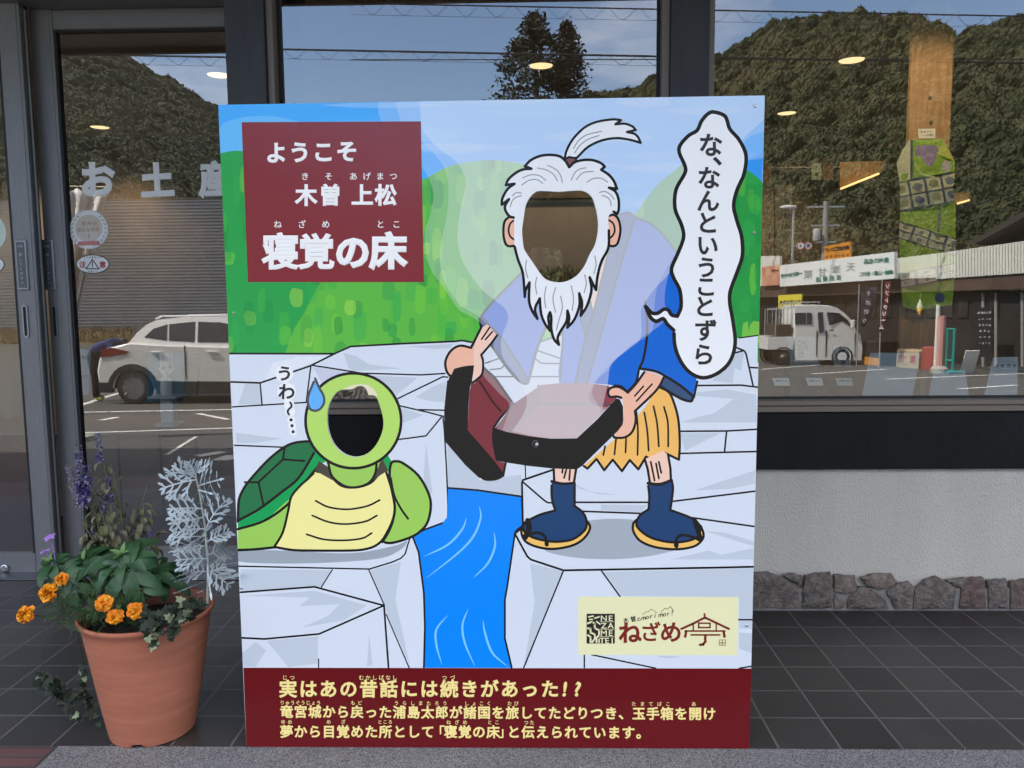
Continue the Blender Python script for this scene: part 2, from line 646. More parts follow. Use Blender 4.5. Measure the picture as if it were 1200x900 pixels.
fill('rock_print', (152, 165, 182), crv([(280, 645), (330, 645), (410, 648), (460, 640), (477, 634), (468, 645), (440, 655), (360, 660), (280, 658)], True))

def rl(*ls, w=1.7):
    for l in ls:
        line('rock_print', BLK, w, l)
rl([(268, 414.3), (391.8, 414.5)], [(271, 447.5), (305, 448.7), (363, 429), (365.4, 427.9), (391.8, 414.6), (411, 406), (466.7, 402.9), (533, 400), (541, 399), (553, 401)], w=2.0)
rl([(305, 448.7), (307.3, 474)], [(272.5, 476.8), (307, 474.7), (359.7, 471.5)], [(364.4, 429), (359, 471.5)], [(365.4, 428), (400, 433.3), (424, 437.3), (493.3, 439.3), (521.3, 437.6)],
   [(465, 467.6), (519.3, 441.3), (525, 442)], crv([(468, 475.3), (515, 486.6), (519.3, 491), (521.6, 518.7), (524.3, 571.7), (525, 604), (522, 611), (518, 613), (499, 620), (483, 627), (478, 638), (470, 654), (433, 666.7), (433, 666.7), (279, 663.3)], n=3),
   [(490.7, 480), (521.3, 480.7)], [(517.3, 488.7), (499.3, 510.7), (466.7, 515)], [(275, 521.7), (331.7, 524)], w=1.6)
rl([(282, 693.9), (368.7, 687.5), (450, 709.4), (374, 742.7), (310, 748.6), (283.3, 747.2)], [(450, 708), (455.4, 782)], w=2.0)
rl([(389.5, 667.5), (376.7, 688)], [(432.2, 667.5), (450, 708)], [(452.8, 720), (479.4, 782)], [(373.5, 772), (373.5, 782)], [(615.6, 545), (616, 560)], w=1.3)
# stream
WAT = [(525, 571.7), (560, 574.3), (611, 581.7), (612, 617), (604, 625), (594.3, 688), (591.7, 702.5), (591.7, 747.8), (599.7, 782.5), (496.8, 782.4), (498, 734.7), (496.8, 694.7), (490.7, 648), (484, 629), (499, 620), (518, 613), (525, 605)]
fill('stream_print', (0, 134, 252), WAT)
line('stream_print', BLK, 2, [(525, 571.7), (560, 574.3), (611, 581.7)])
line('stream_print', BLK, 2, [(518, 613), (499, 620), (483, 627), (490.7, 647), (496.8, 694.7), (498, 734.7), (496.8, 782)])
line('stream_print', BLK, 2, [(611.5, 581), (612.8, 617.8), (603.4, 625.3), (594.3, 688), (591.7, 702.5), (591.7, 747.8), (599.7, 782)])
WV = (120, 200, 250)
for l in ([(561.7, 593), (563.3, 606.7), (555, 628), (536.7, 648), (500, 677)], [(546.7, 606.7), (541.7, 620), (525, 638), (497, 652)], [(579, 623), (580, 640), (571.7, 660), (555, 676.7)],
          [(524.8, 720.8), (511.5, 737.4), (511.5, 756), (518, 778.7)], [(548.8, 713.4), (542, 732), (544.8, 753.4), (556.8, 781)], [(566, 726.6), (568.5, 742), (577, 764.8), (595, 781)]):
    line('stream_print', WV, 2.2, crv(l), taper=True)
rl([(647.4, 550.6), (612.8, 562.5), (611.7, 566), (612.8, 617)], crv([(603.4, 625.3), (606, 621), (614, 615), (614, 615)]), [(603.4, 625.3), (618, 652), (622, 655.5), (660.4, 668.2), (850, 664.8), (883, 664)], w=2.2)
rl([(612.8, 564.7), (638, 586.5), (642, 589), (647.4, 589)], [(673.4, 588.5), (759, 588.5)], [(682, 599), (750.3, 601.5)], [(788.3, 587.4), (884.5, 575.5)], [(809, 606.2), (883.7, 616.8)],
   [(863.3, 407.5), (871.7, 410.8), (874, 414), (882.5, 452.5)], [(861.7, 413.3), (871.7, 410.8)], [(879, 430.5), (887.5, 431)], [(816.7, 451.7), (868.3, 451.3), (888, 453.7)],
   [(796.7, 505.3), (851.7, 505), (886.7, 503)], [(851.3, 505.8), (849, 528.3)], [(796.8, 531.3), (886.3, 529)], w=1.9)
rl([(659.8, 669.8), (613.8, 782)], [(704.8, 668.7), (728, 701)], [(684.7, 767), (684.7, 782)], [(693.2, 767), (768.3, 782.8)], [(864.6, 726), (882.5, 726)], [(866, 783), (881, 780.4)], w=1.6)
rl([(629.4, 410.6), (659.4, 421)], [(626, 419.4), (633.8, 425.6), (659.4, 426.3)], [(568.8, 425.6), (585, 420)], [(574.4, 433), (586.9, 431.9), (591.3, 428)], [(580, 441.3), (657.5, 441.3)], [(632, 401), (647, 396), (662, 391)], [(866, 396), (888, 393)], w=1.4)

# ---- old man: robe (under the steam)
OM = 'old_man_print'
RB, RBD = (4, 100, 212), (14, 74, 148)
fill(OM, RBD, [(561.5, 374), (567, 372), (590, 396), (612, 436), (619, 444), (617, 449.5), (611, 448), (603, 441), (592, 428), (575, 403), (571, 382), (564, 386)])
fill(OM, RB, crv([(620, 312), (605, 327), (593, 338), (572, 360), (565, 372), (565, 372), (590, 398), (619, 445), (619, 445), (629, 410), (639, 385), (650, 360), (650, 360), (660, 330), (660, 330)], True, 3))
line(OM, BLK, 2.6, crv([(616, 315), (593, 338), (572, 360), (562, 374), (562, 374), (564, 386)]))
line(OM, BLK, 2, [(566, 373), (590, 398), (618, 443)])
line(OM, BLK, 2.6, crv([(574, 402), (592, 428), (603, 441), (611, 448), (617, 449.5), (620, 444), (629, 410), (640, 383)], n=3))
fill(OM, RB, crv([(656, 449), (659, 400), (662, 380), (670, 360), (690, 300), (715, 262), (727, 251), (737, 249), (744, 254), (760, 261), (772, 270), (783, 282.6), (792, 295), (806, 330), (818, 400), (818, 400), (816, 446.7), (816, 446.7), (813, 466), (810, 470), (797, 453), (797, 453), (780, 442), (768, 436), (749, 431.7), (749, 431.7), (745, 448), (735, 459), (735, 459), (720, 451.7), (690, 449), (690, 449)], True, 3))
fill(OM, (52, 80, 122), crv([(778, 441), (797, 452), (813, 464), (813, 464), (811, 469.5), (800, 468), (787, 461), (772, 452), (772, 452)], True, 3))
fill(OM, (250, 205, 185), [(714, 289), (700, 325), (692, 352), (694.5, 366), (705, 330)])
fill(OM, RBD, [(691, 353), (681, 370), (687, 395), (695, 369)])
fill(OM, RBD, crv([(713, 262), (727, 250.5), (737, 249), (745, 255), (745, 255), (724.4, 320), (702, 400), (688, 450), (688, 450), (674, 450), (674, 450), (685, 400), (694, 371.5), (714, 291)], True, 3))
for l in (crv([(726, 251), (737, 249), (744, 254), (760, 261), (772, 270), (783, 282.6), (792, 295)]), [(744, 256), (724.4, 320), (702, 400), (688, 449)], [(714, 291), (694, 371.5), (685, 400), (674, 449)], [(692, 354), (695, 369)], [(680, 372), (687, 397)], [(660, 388), (659, 405), (656, 447)]):
    line(OM, BLK, 1.9, l)
line(OM, BLK, 2.6, crv([(756, 352), (758, 375), (758, 395), (754, 420), (749, 431.7)]))
line(OM, BLK, 2.8, crv([(749, 431.7), (768, 435), (780, 441), (797, 451.7), (812, 464), (812, 464), (810, 470), (800, 468), (787, 461), (773, 452)]))
line(OM, BLK, 2.4, [(817, 447), (813, 466)])
line(OM, BLK, 2.4, crv([(720, 451.7), (728, 453), (735, 459), (735, 459), (745, 448), (749, 432)]))
# hakama
HK = crv([(722, 513), (755, 478), (768, 454), (768, 454), (776, 455), (783, 459), (790, 473), (795, 493), (796.5, 520), (795.5, 538.6), (795.5, 538.6)], n=4)[:-1] + [(795.5, 538.6), (777.5, 530), (769.5, 543), (757, 535), (748, 550), (738, 539), (728.8, 552), (718, 538.6), (708, 551), (699, 537.8), (688.4, 549), (684, 546)]
fill(OM, (250, 186, 104), HK)
line(OM, BLK, 2.6, crv([(768, 452), (783, 459), (790, 473), (795, 493), (796.5, 520), (795.5, 538.6), (795.5, 538.6)]))
line(OM, BLK, 2.6, [(795.5, 538.6), (777.5, 530), (769.5, 543), (757, 535), (748, 550), (738, 539), (728.8, 552), (718, 538.6), (708, 551), (699, 537.8), (688.4, 549), (684, 546)])
for l in ([(755, 483.3), (758.5, 505), (760, 528)], [(765.8, 475.8), (770, 496.7), (772, 523)], [(778, 476.7), (782.5, 495), (783, 523)], [(745.8, 483), (747.5, 505), (747, 533)], [(733.6, 514), (733, 530)], [(721.8, 515), (720, 532.5)], [(709, 523), (707, 533)]):
    line(OM, BLK, 2, crv(l))
# legs, boots, sandals
SK, SK2 = (236, 184, 165), (240, 202, 190)
fill(OM, SK2, [(648.5, 548), (675, 549), (672.5, 567), (649.6, 567)])
fill(OM, SK2, [(755.5, 538), (777, 528), (783, 533), (785.6, 549), (786, 567), (761.7, 567)])
for l in ([(648.8, 549), (649.6, 566)], [(675, 550), (672.5, 566)], [(755.5, 538), (759, 550), (761.7, 567)], [(782.7, 532), (785.6, 549), (786.2, 566)]):
    line(OM, BLK, 2.6, l)
for l in ([(659.3, 550), (658.9, 554)], [(663.7, 550), (661, 560)], [(668, 550.6), (667, 562.5)], [(762.5, 541), (767, 563)], [(768.7, 543), (772, 560.6)], [(772, 541), (774.8, 554)]):
    line(OM, BLK, 2, l)
SND, NV = (246, 192, 108), (22, 62, 112)
def shoe(sole, boot, cuff, straps):
    fill(OM, SND, crv(sole, True))
    line(OM, BLK, 2.6, crv(sole + sole[:1]))
    fill(OM, NV, crv(boot, True, 4))
    line(OM, BLK, 2.6, crv(boot, True, 4))
    line(OM, BLK, 2.4, cuff)
    for (w, l) in straps:
        line(OM, BLK, w, crv(l))
shoe([(610.6, 619), (612, 628), (618, 636), (633, 641.6), (650.7, 643), (672, 638.6), (685, 630), (691.4, 618.8), (688, 611), (680, 607), (640, 609), (617, 611)],
     [(646.3, 563.6), (646.3, 563.6), (659, 566.5), (673.4, 565.8), (673.4, 565.8), (673.4, 592.8), (673.4, 592.8), (683, 600.4), (687.5, 611), (685.3, 621), (672, 631.5), (656, 634.5), (642, 634), (624, 629.5), (614, 622), (615, 613), (631, 603.7), (650.7, 598), (650.7, 598), (646.8, 584)],
     crv([(646.3, 564.5), (659, 567), (673.4, 566)]), [(6, [(618.5, 610), (620, 620), (615, 630)]), (3, [(617, 628), (629, 624), (638, 628), (641, 637)]), (4.5, [(640.5, 636), (640.8, 638)])])
shoe([(742, 613), (742, 622), (750, 633.5), (767.8, 641), (792.4, 643.5), (813.5, 640), (823.5, 631), (823, 621), (815, 613), (780, 610), (750, 608)],
     [(759, 565.8), (759, 565.8), (773, 567), (787, 562.3), (787, 562.3), (788.5, 573.7), (785.4, 597.5), (785.4, 597.5), (808, 606), (818, 613), (820, 624), (812, 632), (788.9, 635.5), (763, 630), (748, 619), (746, 612), (750, 603.6), (760, 596.6), (760, 596.6), (760.8, 580.8)],
     crv([(759, 566.6), (773, 568), (787, 563)]), [(5, [(814, 609.5), (817, 619), (821, 632)]), (3, [(792, 639), (793, 631), (799, 627), (811, 629), (820, 633)]), (5, [(792.3, 637), (792.5, 639.5)])])

# ---- treasure box
BX = 'lacquer_box_print'
fill(BX, (122, 48, 60), [(553, 447), (562, 428), (567, 430), (580, 442.5), (600, 471), (602, 473), (586, 490), (578, 502), (577, 520), (581, 540), (592, 542), (589, 553), (576, 536), (548, 504), (550, 460)])
line(BX, (62, 22, 30), 2.4, [(562, 447), (577.5, 471), (587, 482)])
line(BX, BLK, 2.4, [(566, 430), (580, 442.5), (600, 471), (602, 473), (586, 490), (578, 502)])
fill(BX, (20, 18, 20), crv([(533, 431), (533, 431), (545, 429), (556, 427.5), (556, 427.5), (553, 447), (550, 460), (548, 504), (548, 504), (576, 536), (589, 553), (589, 553), (592, 541), (594, 542), (594, 542), (591, 558), (591, 558), (584, 562), (576, 563.5), (568, 563), (562, 559), (546, 544), (522, 516), (522, 516), (521.7, 480), (525, 446.7)], True, 3))
line(BX, BLK, 2, [(525, 446.7), (521.7, 480), (522, 516), (546, 544), (562, 559)])
BLACKBOX = [(578, 500), (594, 506), (620, 511), (646, 514), (676, 513.6), (700, 491), (722, 467), (726, 467.5), (730, 476), (730.5, 496), (726, 503), (682, 546), (676, 550), (648, 549), (620, 546), (594, 542), (581, 540), (577, 520), (576.5, 508)]
fill(BX, (17, 16, 18), BLACKBOX)
OPEN = [(580, 502), (602, 473), (617.5, 462.5), (633.8, 451), (656, 449), (690, 449), (713, 452), (723, 466), (700, 490), (676, 513.6), (646, 514), (620, 511), (594, 506)]
fill(BX, (140, 58, 74), OPEN)
fill(BX, (112, 40, 56), [(580, 502), (602, 473), (617.5, 462.5), (633.8, 451), (631, 472), (598, 506)], .6)
for l in ([(631, 452), (631.5, 473), (716, 474)], [(631.5, 473), (598, 505)]):
    line(BX, (96, 66, 84), 2.6, l)
fill(BX, (70, 70, 74), ring((627.5, 520), 4, 4.4, 14))
fill(BX, (17, 16, 18), ring((627, 520.4), 2.5, 3, 12))

# ---- steam rising from the box: three sheets of thin white, each inside the last
ST = 'steam_print'
fill(ST, (238, 242, 252), crv([(443, 118), (446, 140), (470, 168), (495, 197), (504, 213), (508, 230), (504, 252), (498, 273), (500, 302), (508, 321), (521, 338), (537, 362), (552, 371), (561, 377), (575, 392), (568, 420), (566, 438), (576, 451), (586, 462), (597, 474), (588, 490), (582, 502), (582, 502), (590, 508), (650, 516), (676, 514), (700, 491), (712, 478), (700, 476), (690, 466), (697, 447), (708, 434), (720, 422), (745, 400), (779, 376), (778.6, 350), (784, 320), (800, 290), (830, 240), (868, 192), (898, 179), (898, 105), (440, 110)], True, 4), .17, None, 'steam')
fill(ST, (238, 242, 252), crv([(463, 118), (472, 145), (496, 168), (515, 188), (525, 212), (524, 250), (516, 290), (517, 318), (525, 338), (540, 358), (561, 371), (578, 390), (578, 410), (574, 430), (580, 441), (600, 460), (598, 476), (589, 503), (589, 503), (596, 508), (650, 516), (676, 514), (704, 486), (694, 462), (700, 445), (712, 434), (722, 421), (740, 405), (764, 388), (767, 357), (772, 332), (795, 290), (825, 235), (872, 166), (898, 150), (898, 105), (460, 110)], True, 4), .19, None, 'steam')
fill(ST, (240, 243, 252), crv([(491, 117), (494, 145), (498, 157), (513, 173), (535, 190), (544.5, 207), (545, 221), (540, 243), (536, 273), (538.5, 296), (548, 317), (563, 337.5), (580, 352), (592, 362), (595.5, 373), (590, 389), (587, 401), (588, 414), (593, 425), (606, 442), (617, 464), (614, 484), (600, 505), (600, 505), (650, 516), (676, 514), (708, 482), (706, 478), (712, 450), (714, 434), (718, 424), (738, 408), (751, 395), (751, 365), (756, 354), (769, 336), (784, 320), (800, 285), (820, 230), (840, 195), (873, 160), (898, 135), (898, 105), (488, 108)], True, 4), .29, None, 'steam')
fill(BX, (17, 16, 18), [(578, 501), (594, 506), (620, 511), (646, 514), (676, 513.6), (700, 491), (722, 467), (726, 467.5), (730, 476), (726, 503), (682, 546), (594, 542), (581, 540), (577, 520)])
fill(BX, (70, 70, 74), ring((627.5, 520), 4, 4.4, 14))
fill(BX, (17, 16, 18), ring((627, 520.4), 2.5, 3, 12))

# ---- hands (over the box)
LH = [(571, 380), (571, 380), (582.5, 393), (582.5, 393), (575.6, 402.5), (564, 416), (564, 416), (566, 422.5), (566, 432.5), (563.8, 440), (558.8, 446), (553.8, 448.8), (553.8, 448.8), (555.6, 428), (555.6, 428), (544, 429), (532.5, 432), (532.5, 432), (528, 441), (528, 441), (523.5, 435), (521.9, 425), (525, 416), (531, 408.8), (540, 405), (552, 407.5), (552, 407.5), (563.8, 386)]
fill(OM, SK, crv(LH, True, 3))
fill(OM, SK2, crv([(571, 380), (571, 380), (582.5, 393), (582.5, 393), (575.6, 402.5), (564, 416), (564, 416), (566, 422.5), (566, 432.5), (558.8, 446), (553.8, 448.8), (555.6, 428), (555.6, 428), (555.5, 408), (563.8, 386)], True, 3))
line(OM, BLK, 2.6, crv([(563.8, 384), (552, 407.5), (552, 407.5), (540, 405), (531, 408.8), (525, 416), (521.9, 425), (523.5, 435), (528, 441)]))
line(OM, BLK, 2.4, crv([(582.5, 393), (575.6, 402.5), (564, 416), (564, 416), (566, 422.5), (566, 432.5), (563.8, 440), (553.8, 448.8)]))
for l in ([(573.8, 383.8), (564.4, 397.5)], [(576.9, 388.8), (568.8, 398)]):
    line(OM, BLK, 1.8, l)
RH = [(755.8, 435), (755.8, 435), (767, 437.5), (777.5, 442.5), (777.5, 442.5), (773, 451.7), (765, 461.7), (744, 481.7), (744, 481.7), (745, 490), (744, 498), (740, 507), (731.7, 512.5), (720.8, 512.5), (720, 510), (727, 501), (730, 495), (730.8, 476.7), (727.5, 465.8), (722, 464.5), (715, 465), (712.5, 460), (715, 455), (723, 453), (730, 455.8), (735.8, 460), (735.8, 460), (745, 450)]
fill(OM, SK, crv(RH, True, 3))
line(OM, BLK, 2.6, crv([(777.5, 442.5), (773, 451.7), (765, 461.7), (744, 481.7), (744, 481.7), (745, 490), (744, 498), (740, 507), (731.7, 512.5), (720.8, 512.8), (719, 511)]))
line(OM, BLK, 2.6, crv([(728, 466), (722, 464.5), (715, 465), (712.5, 460), (715, 455), (723, 453), (730, 455.8), (735.8, 460), (735.8, 460), (745, 450), (755, 436)]))
for l in ([(764, 450), (745.8, 470)], [(754, 452.5), (743.7, 464)]):
    line(OM, BLK, 1.8, l)

# ---- head: ears, hair, beard
for e, ia in (([(602.5, 253), (602.5, 253), (596.5, 254.5), (591, 260.5), (590, 274), (592, 284.5), (596, 288.5), (603, 288), (603, 288)], [(603, 258), (598, 262), (596, 270), (598, 277), (602.5, 281)]),
              ([(713, 253), (713, 253), (719.5, 252), (724.8, 257.5), (727, 270), (724, 284.5), (719, 288.5), (713, 287.5), (713, 287.5)], [(713.5, 258), (718.5, 262), (720.3, 270), (718, 276), (713.5, 280)])):
    fill(OM, SK, crv(e, True))
    line(OM, BLK, 2.6, crv(e))
    line(OM, BLK, 2, crv(ia))
TK = [(661.8, 186.5), (661.8, 186.5), (664, 176.5), (671.5, 163), (685, 149.5), (700, 142.8), (718, 140), (727.8, 141), (727.8, 141), (721, 145.8), (721, 145.8), (731.5, 145), (740.5, 148), (745, 152.5), (745, 152.5), (734.5, 154.8), (734.5, 154.8), (743.5, 157), (748, 161.5), (750.7, 167.5), (750.7, 167.5), (737.5, 163.8), (722.5, 162), (706, 164.5), (689.5, 172), (676, 185), (676, 185)]
WH = (232, 237, 250)
fill(OM, WH, crv(TK, True, 4))
line(OM, BLK, 2.6, crv(TK, True, 4))
fill(OM, (122, 80, 88), [(661.5, 187), (667, 184), (674.5, 185.5), (676, 190), (667, 197)])
line(OM, BLK, 2.2, [(661.5, 187), (667, 184), (674.5, 185.5), (676, 190)])
HAIR_L = [(602, 255), (597, 253.5), (592.5, 247), (592, 241), (596.5, 233.5), (596.5, 233.5), (588, 240), (588, 240), (589, 232), (595, 221.5), (603, 215.5), (603, 215.5), (592.8, 217), (592.8, 217), (596.5, 209.5), (605.5, 202), (614, 198.5), (622.8, 197.8), (622.8, 197.8), (615, 195), (615, 195), (622, 187.8), (632.5, 183), (644.5, 181.6), (655, 183), (661.8, 187.8), (667, 196), (667, 196), (673.8, 190), (685, 187.5), (695.5, 188), (704.5, 191.5), (708.7, 195.5), (708.7, 195.5), (704.5, 199), (704.5, 199), (713.5, 205), (719.5, 212.5), (723, 221.5), (723, 221.5), (713.5, 220), (713.5, 220), (721, 224.5), (724.8, 233.5), (725, 245.5), (723, 251), (723, 251), (719, 248), (719, 248)]
BEARD = [(713, 254), (713.5, 270), (712.8, 290.5), (704.5, 307), (700, 325), (698.5, 340), (698.5, 340), (691, 325), (691, 325), (693, 340), (688, 358), (680.5, 370), (680.5, 370), (682, 355), (678.7, 343.7), (678.7, 343.7), (679, 358), (673, 374.5), (664.8, 384), (664.8, 384), (667, 373), (665, 364), (665, 364), (664, 376), (657, 388), (653.5, 396), (655, 404), (655, 404), (649, 397), (646, 385), (646, 372), (644.5, 366), (644.5, 366), (642.5, 373), (645, 388), (645, 388), (638.5, 379), (634, 367), (632.5, 349.7), (632.5, 349.7), (627, 362), (629.8, 373.7), (629.8, 373.7), (623.5, 364), (620, 352), (620.5, 331), (620.5, 331), (616, 340), (615, 348), (615, 348), (613.8, 329.5), (612, 317.5), (607, 304), (603, 289), (602.5, 270)]
HEAD = HAIR_L + BEARD
fill(OM, WH, crv(HEAD, True, 4))
line(OM, BLK, 2.9, crv(HAIR_L))
line(OM, BLK, 2.9, crv(BEARD[1:-1]))
GRY = (150, 157, 168)
for l in ([(641.5, 193.8), (652, 199), (657, 206), (659, 214)], [(630, 197), (641, 199.5), (649, 205), (653, 212)], [(612.5, 208.5), (622, 205), (632, 206), (639.5, 211.5)], [(611.5, 216.8), (620, 211.5), (629, 210.5), (636, 215)],
          [(669.5, 211), (674, 202), (680, 198), (686.5, 196.8)], [(675.5, 210.5), (681, 204), (687, 201.5), (695.5, 201)], [(688, 213.5), (695, 209.5), (704, 209), (712, 213.5)], [(702.5, 225.5), (709, 224.5), (715, 228), (719.5, 233.5)],
          [(705.5, 229), (711, 231), (715, 235), (716, 241)], [(600.5, 229.5), (605, 226), (611, 226.5)], [(598, 242.5), (600, 236), (604, 231.5), (611, 229.5)], [(672, 174), (678, 165), (688, 158), (705, 154)], [(673.5, 179), (680, 170), (690, 163), (702, 159)],
          [(617, 305), (616, 315), (618.5, 325.5)], [(629, 325), (627.5, 334), (629, 344.5)], [(640, 336), (638, 348), (639.5, 361)], [(651, 337), (648, 350), (651, 366)], [(657, 347), (659, 360), (655, 375), (652, 387)],
          [(669.5, 335), (672, 350), (670.5, 364)], [(685, 322), (687, 332), (684.5, 343)], [(697, 300), (698.5, 310), (696, 321)]):
    line(OM, GRY, 1.2, crv(l))

# ---- turtle
TU = 'turtle_print'
fill(TU, (28, 112, 70), crv([(279, 611), (279, 611), (280, 587), (285, 574), (293.3, 562), (313.3, 540), (331.7, 525), (346.7, 518.5), (366.7, 517), (380, 520), (380, 520), (368, 530), (350, 560), (330, 577), (303.3, 597)], True, 4))
fill(TU, (0, 156, 84), crv([(279, 610), (279, 610), (303.3, 596.7), (330, 576.7), (350, 560), (368, 530), (376, 520), (384, 540), (384, 540), (373, 546), (360, 562), (338.3, 590), (310, 610), (279, 620), (279, 620)], True, 4))
fill(TU, (0, 156, 84), [(446.7, 540), (454.3, 533), (460, 542), (457, 556)])
AL = crv([(279, 620), (279, 620), (310, 610), (340, 584), (352, 580), (352, 580), (345, 610), (330, 640), (330, 640), (300, 643.5), (279, 644.5), (279, 644.5)], True, 3)
fill(TU, (150, 202, 92), AL)
for l in ([(279, 611), (280, 587), (285, 574), (293.3, 562), (313.3, 540), (331.7, 525), (346.7, 518.5), (366.7, 517), (372, 518)], [(279, 610), (303.3, 596.7), (330, 576.7), (350, 560), (368, 531)], [(279, 620), (310, 610), (338.3, 590), (360, 562), (373, 546)], [(279, 644.5), (300, 643.5), (324, 641)]):
    line(TU, BLK, 2.8, crv(l))
for l in ([(287, 565), (303, 565), (331.7, 538.3), (357, 540)], [(303, 565), (309, 591.7)], [(331.7, 538.3), (334, 523)]):
    line(TU, BLK, 2.2, l)
CH = [(341.7, 581.7), (352, 569), (361, 561), (370, 552), (370, 552), (385, 556), (400, 569), (417, 571), (434, 566), (444, 556), (452, 551), (452, 551), (460, 576.7), (462.7, 593.3), (460, 610), (450, 630), (441.7, 638.3), (430, 643), (410, 645), (360, 645), (340, 644), (321.7, 640.7), (321.7, 640.7), (331.7, 623.3), (338, 598)]
fill(TU, (242, 234, 160), crv(CH, True, 4))
line(TU, BLK, 2.6, crv(CH, True, 4))
fill(TU, (72, 66, 58), [(374, 540), (386, 548), (390, 563), (369, 551)])
fill(TU, (72, 66, 58), [(439, 545), (449, 539), (455, 551), (436, 563)])
NK = [(384, 536), (386, 548), (390, 559), (403, 569), (416.7, 571), (432, 566), (440, 554), (441.7, 536)]
fill(TU, (152, 202, 96), crv(NK, True, 3))
line(TU, BLK, 2.6, crv(NK))
AR = [(458.3, 543.3), (465, 540.5), (473.3, 543.3), (490, 556.7), (501.7, 576.7), (505, 593.3), (501, 612), (492, 623), (480, 630), (460, 636), (448.3, 635), (448.3, 635), (456, 622), (461, 608), (462.7, 593.3), (460, 578), (456.7, 560)]
fill(TU, (152, 204, 94), crv(AR, True, 4))
line(TU, BLK, 2.8, crv(AR, True, 4))
line(TU, BLK, 2.3, crv([(458, 560), (462, 580), (470, 596), (478.3, 607.7)]))
for l in ([(370, 586.7), (385, 594), (407, 596.7), (430, 593), (445, 586)], [(366, 604), (385, 611.5), (405, 614), (428, 611), (441.7, 604)], [(359.5, 626), (380, 632), (405, 633), (425, 630.5), (435.7, 624.5)]):
    line(TU, BLK, 2.0, crv(l))
fill(TU, (176, 218, 110), ring((414.2, 493), 56, 55.6, 56))
line(TU, BLK, 3.0, ring((414.2, 493), 56, 55.6, 56) + [(470.2, 493)])
fill(TU, (226, 220, 196), [(396, 459), (404, 455), (412, 451.5), (424, 450), (431, 451), (438, 456), (443, 463), (438, 466), (396, 466)])
DR = [(369.4, 443.5), (369.4, 443.5), (374, 454), (379, 463), (380, 471), (376, 478.5), (369.8, 481.3), (363.5, 479), (360.8, 471), (362, 462)]
fill(TU, (98, 176, 250), crv(DR, True, 5))
line(TU, (72, 78, 92), 2.6, crv(DR, True, 5))

# ---- speech bubble
SB = 'speech_bubble'
BUB = [(829.5, 133.5), (836.8, 131.5), (849.7, 136.5), (855, 151), (866, 164), (874, 182), (871.7, 204), (863.6, 222.7), (859.6, 241), (863.6, 259.3), (869, 277.7), (869.8, 299.7), (864, 318), (856, 340), (855, 354.7), (858.8, 376.7), (861.4, 402.4), (855, 424), (840.5, 437.5), (824, 442.7), (809, 437), (798, 424), (791, 406), (789.5, 387), (789.5, 387), (782, 380), (777, 373.5), (769, 376.5), (762, 371.5), (756.4, 359), (756.4, 359), (763.5, 366.5), (770.6, 367), (777.7, 362.5), (783, 363.5), (787, 369), (793.7, 370.6), (793.7, 370.6), (798, 359), (796.5, 340), (789, 325), (787, 314), (794.7, 296), (801, 277.7), (798.3, 263), (791, 244.7), (792, 222.7), (802, 204), (802.7, 195), (795.4, 175), (805.7, 160), (816.7, 153), (822, 142)]
fill(SB, (234, 239, 251), crv(BUB, True, 5))
line(SB, BLK, 4.0, crv(BUB, True, 5))
# ---- white halo of the small lettering, title panel, caption band, logo panel
HALO = 'rock_print'
for (x, y, r_) in ((333.4, 437.7, 10.5), (336, 459, 11), (339, 474, 6), (340, 482, 6), (341.3, 491.9, 4.6), (342.4, 498.8, 4.6), (343.7, 505.8, 4.6)):
    fill(HALO, (234, 239, 250), ring((x, y), r_, r_, 18))
MAR = (98, 13, 21)
fill('title_panel', (126, 38, 46), [(283.3, 143.3), (493.3, 142.3), (497, 330.7), (290.7, 330.7)])
fill('caption_band', MAR, [(285.3, 782.2), (880.7, 783.2), (878, 877), (289, 876)])
fill('logo_panel', (226, 228, 188), [(677.6, 699), (865.2, 699.7), (864, 767.8), (677.6, 767)])

# ---- the two face openings
FACE_MAN = crv([(628, 224.8), (637, 223.8), (655, 224.8), (676, 223.2), (685, 224.5), (691.8, 229), (696, 236.5), (700, 253), (700.8, 269.5), (697, 287.5), (691, 298), (685, 311.5), (676, 322.8), (664, 329.5), (653.5, 330.8), (643, 328.8), (635.5, 323.5), (625, 308.5), (615, 293.5), (613, 284.5), (611.8, 269.5), (613.8, 254.5), (616, 241), (620.5, 232)], True, 3)
FACE_TUR = crv([(399, 457), (412, 456), (419, 452.8), (425, 452.5), (430, 457), (432, 463), (432, 463), (440, 464), (445, 474.7), (449.3, 492), (448, 506), (441, 521), (430, 532), (417, 535.8), (404, 532.5), (393, 523), (386, 509), (383.3, 492), (385, 476), (391, 464)], True, 3)

# ---- planar map of the print: every outline cuts the sheet into cells, each cell takes the ink printed last over it
def inside(poly, X, Y):
    c = np.zeros(len(X), bool)
    n = len(poly)
    for i in range(n):
        (x0, y0), (x1, y1) = poly[i - 1], poly[i]
        if y0 == y1:
            continue
        m = (y0 > Y) != (y1 > Y)
        c ^= m & (X < (x1 - x0) * (Y - y0) / (y1 - y0) + x0)
    return c

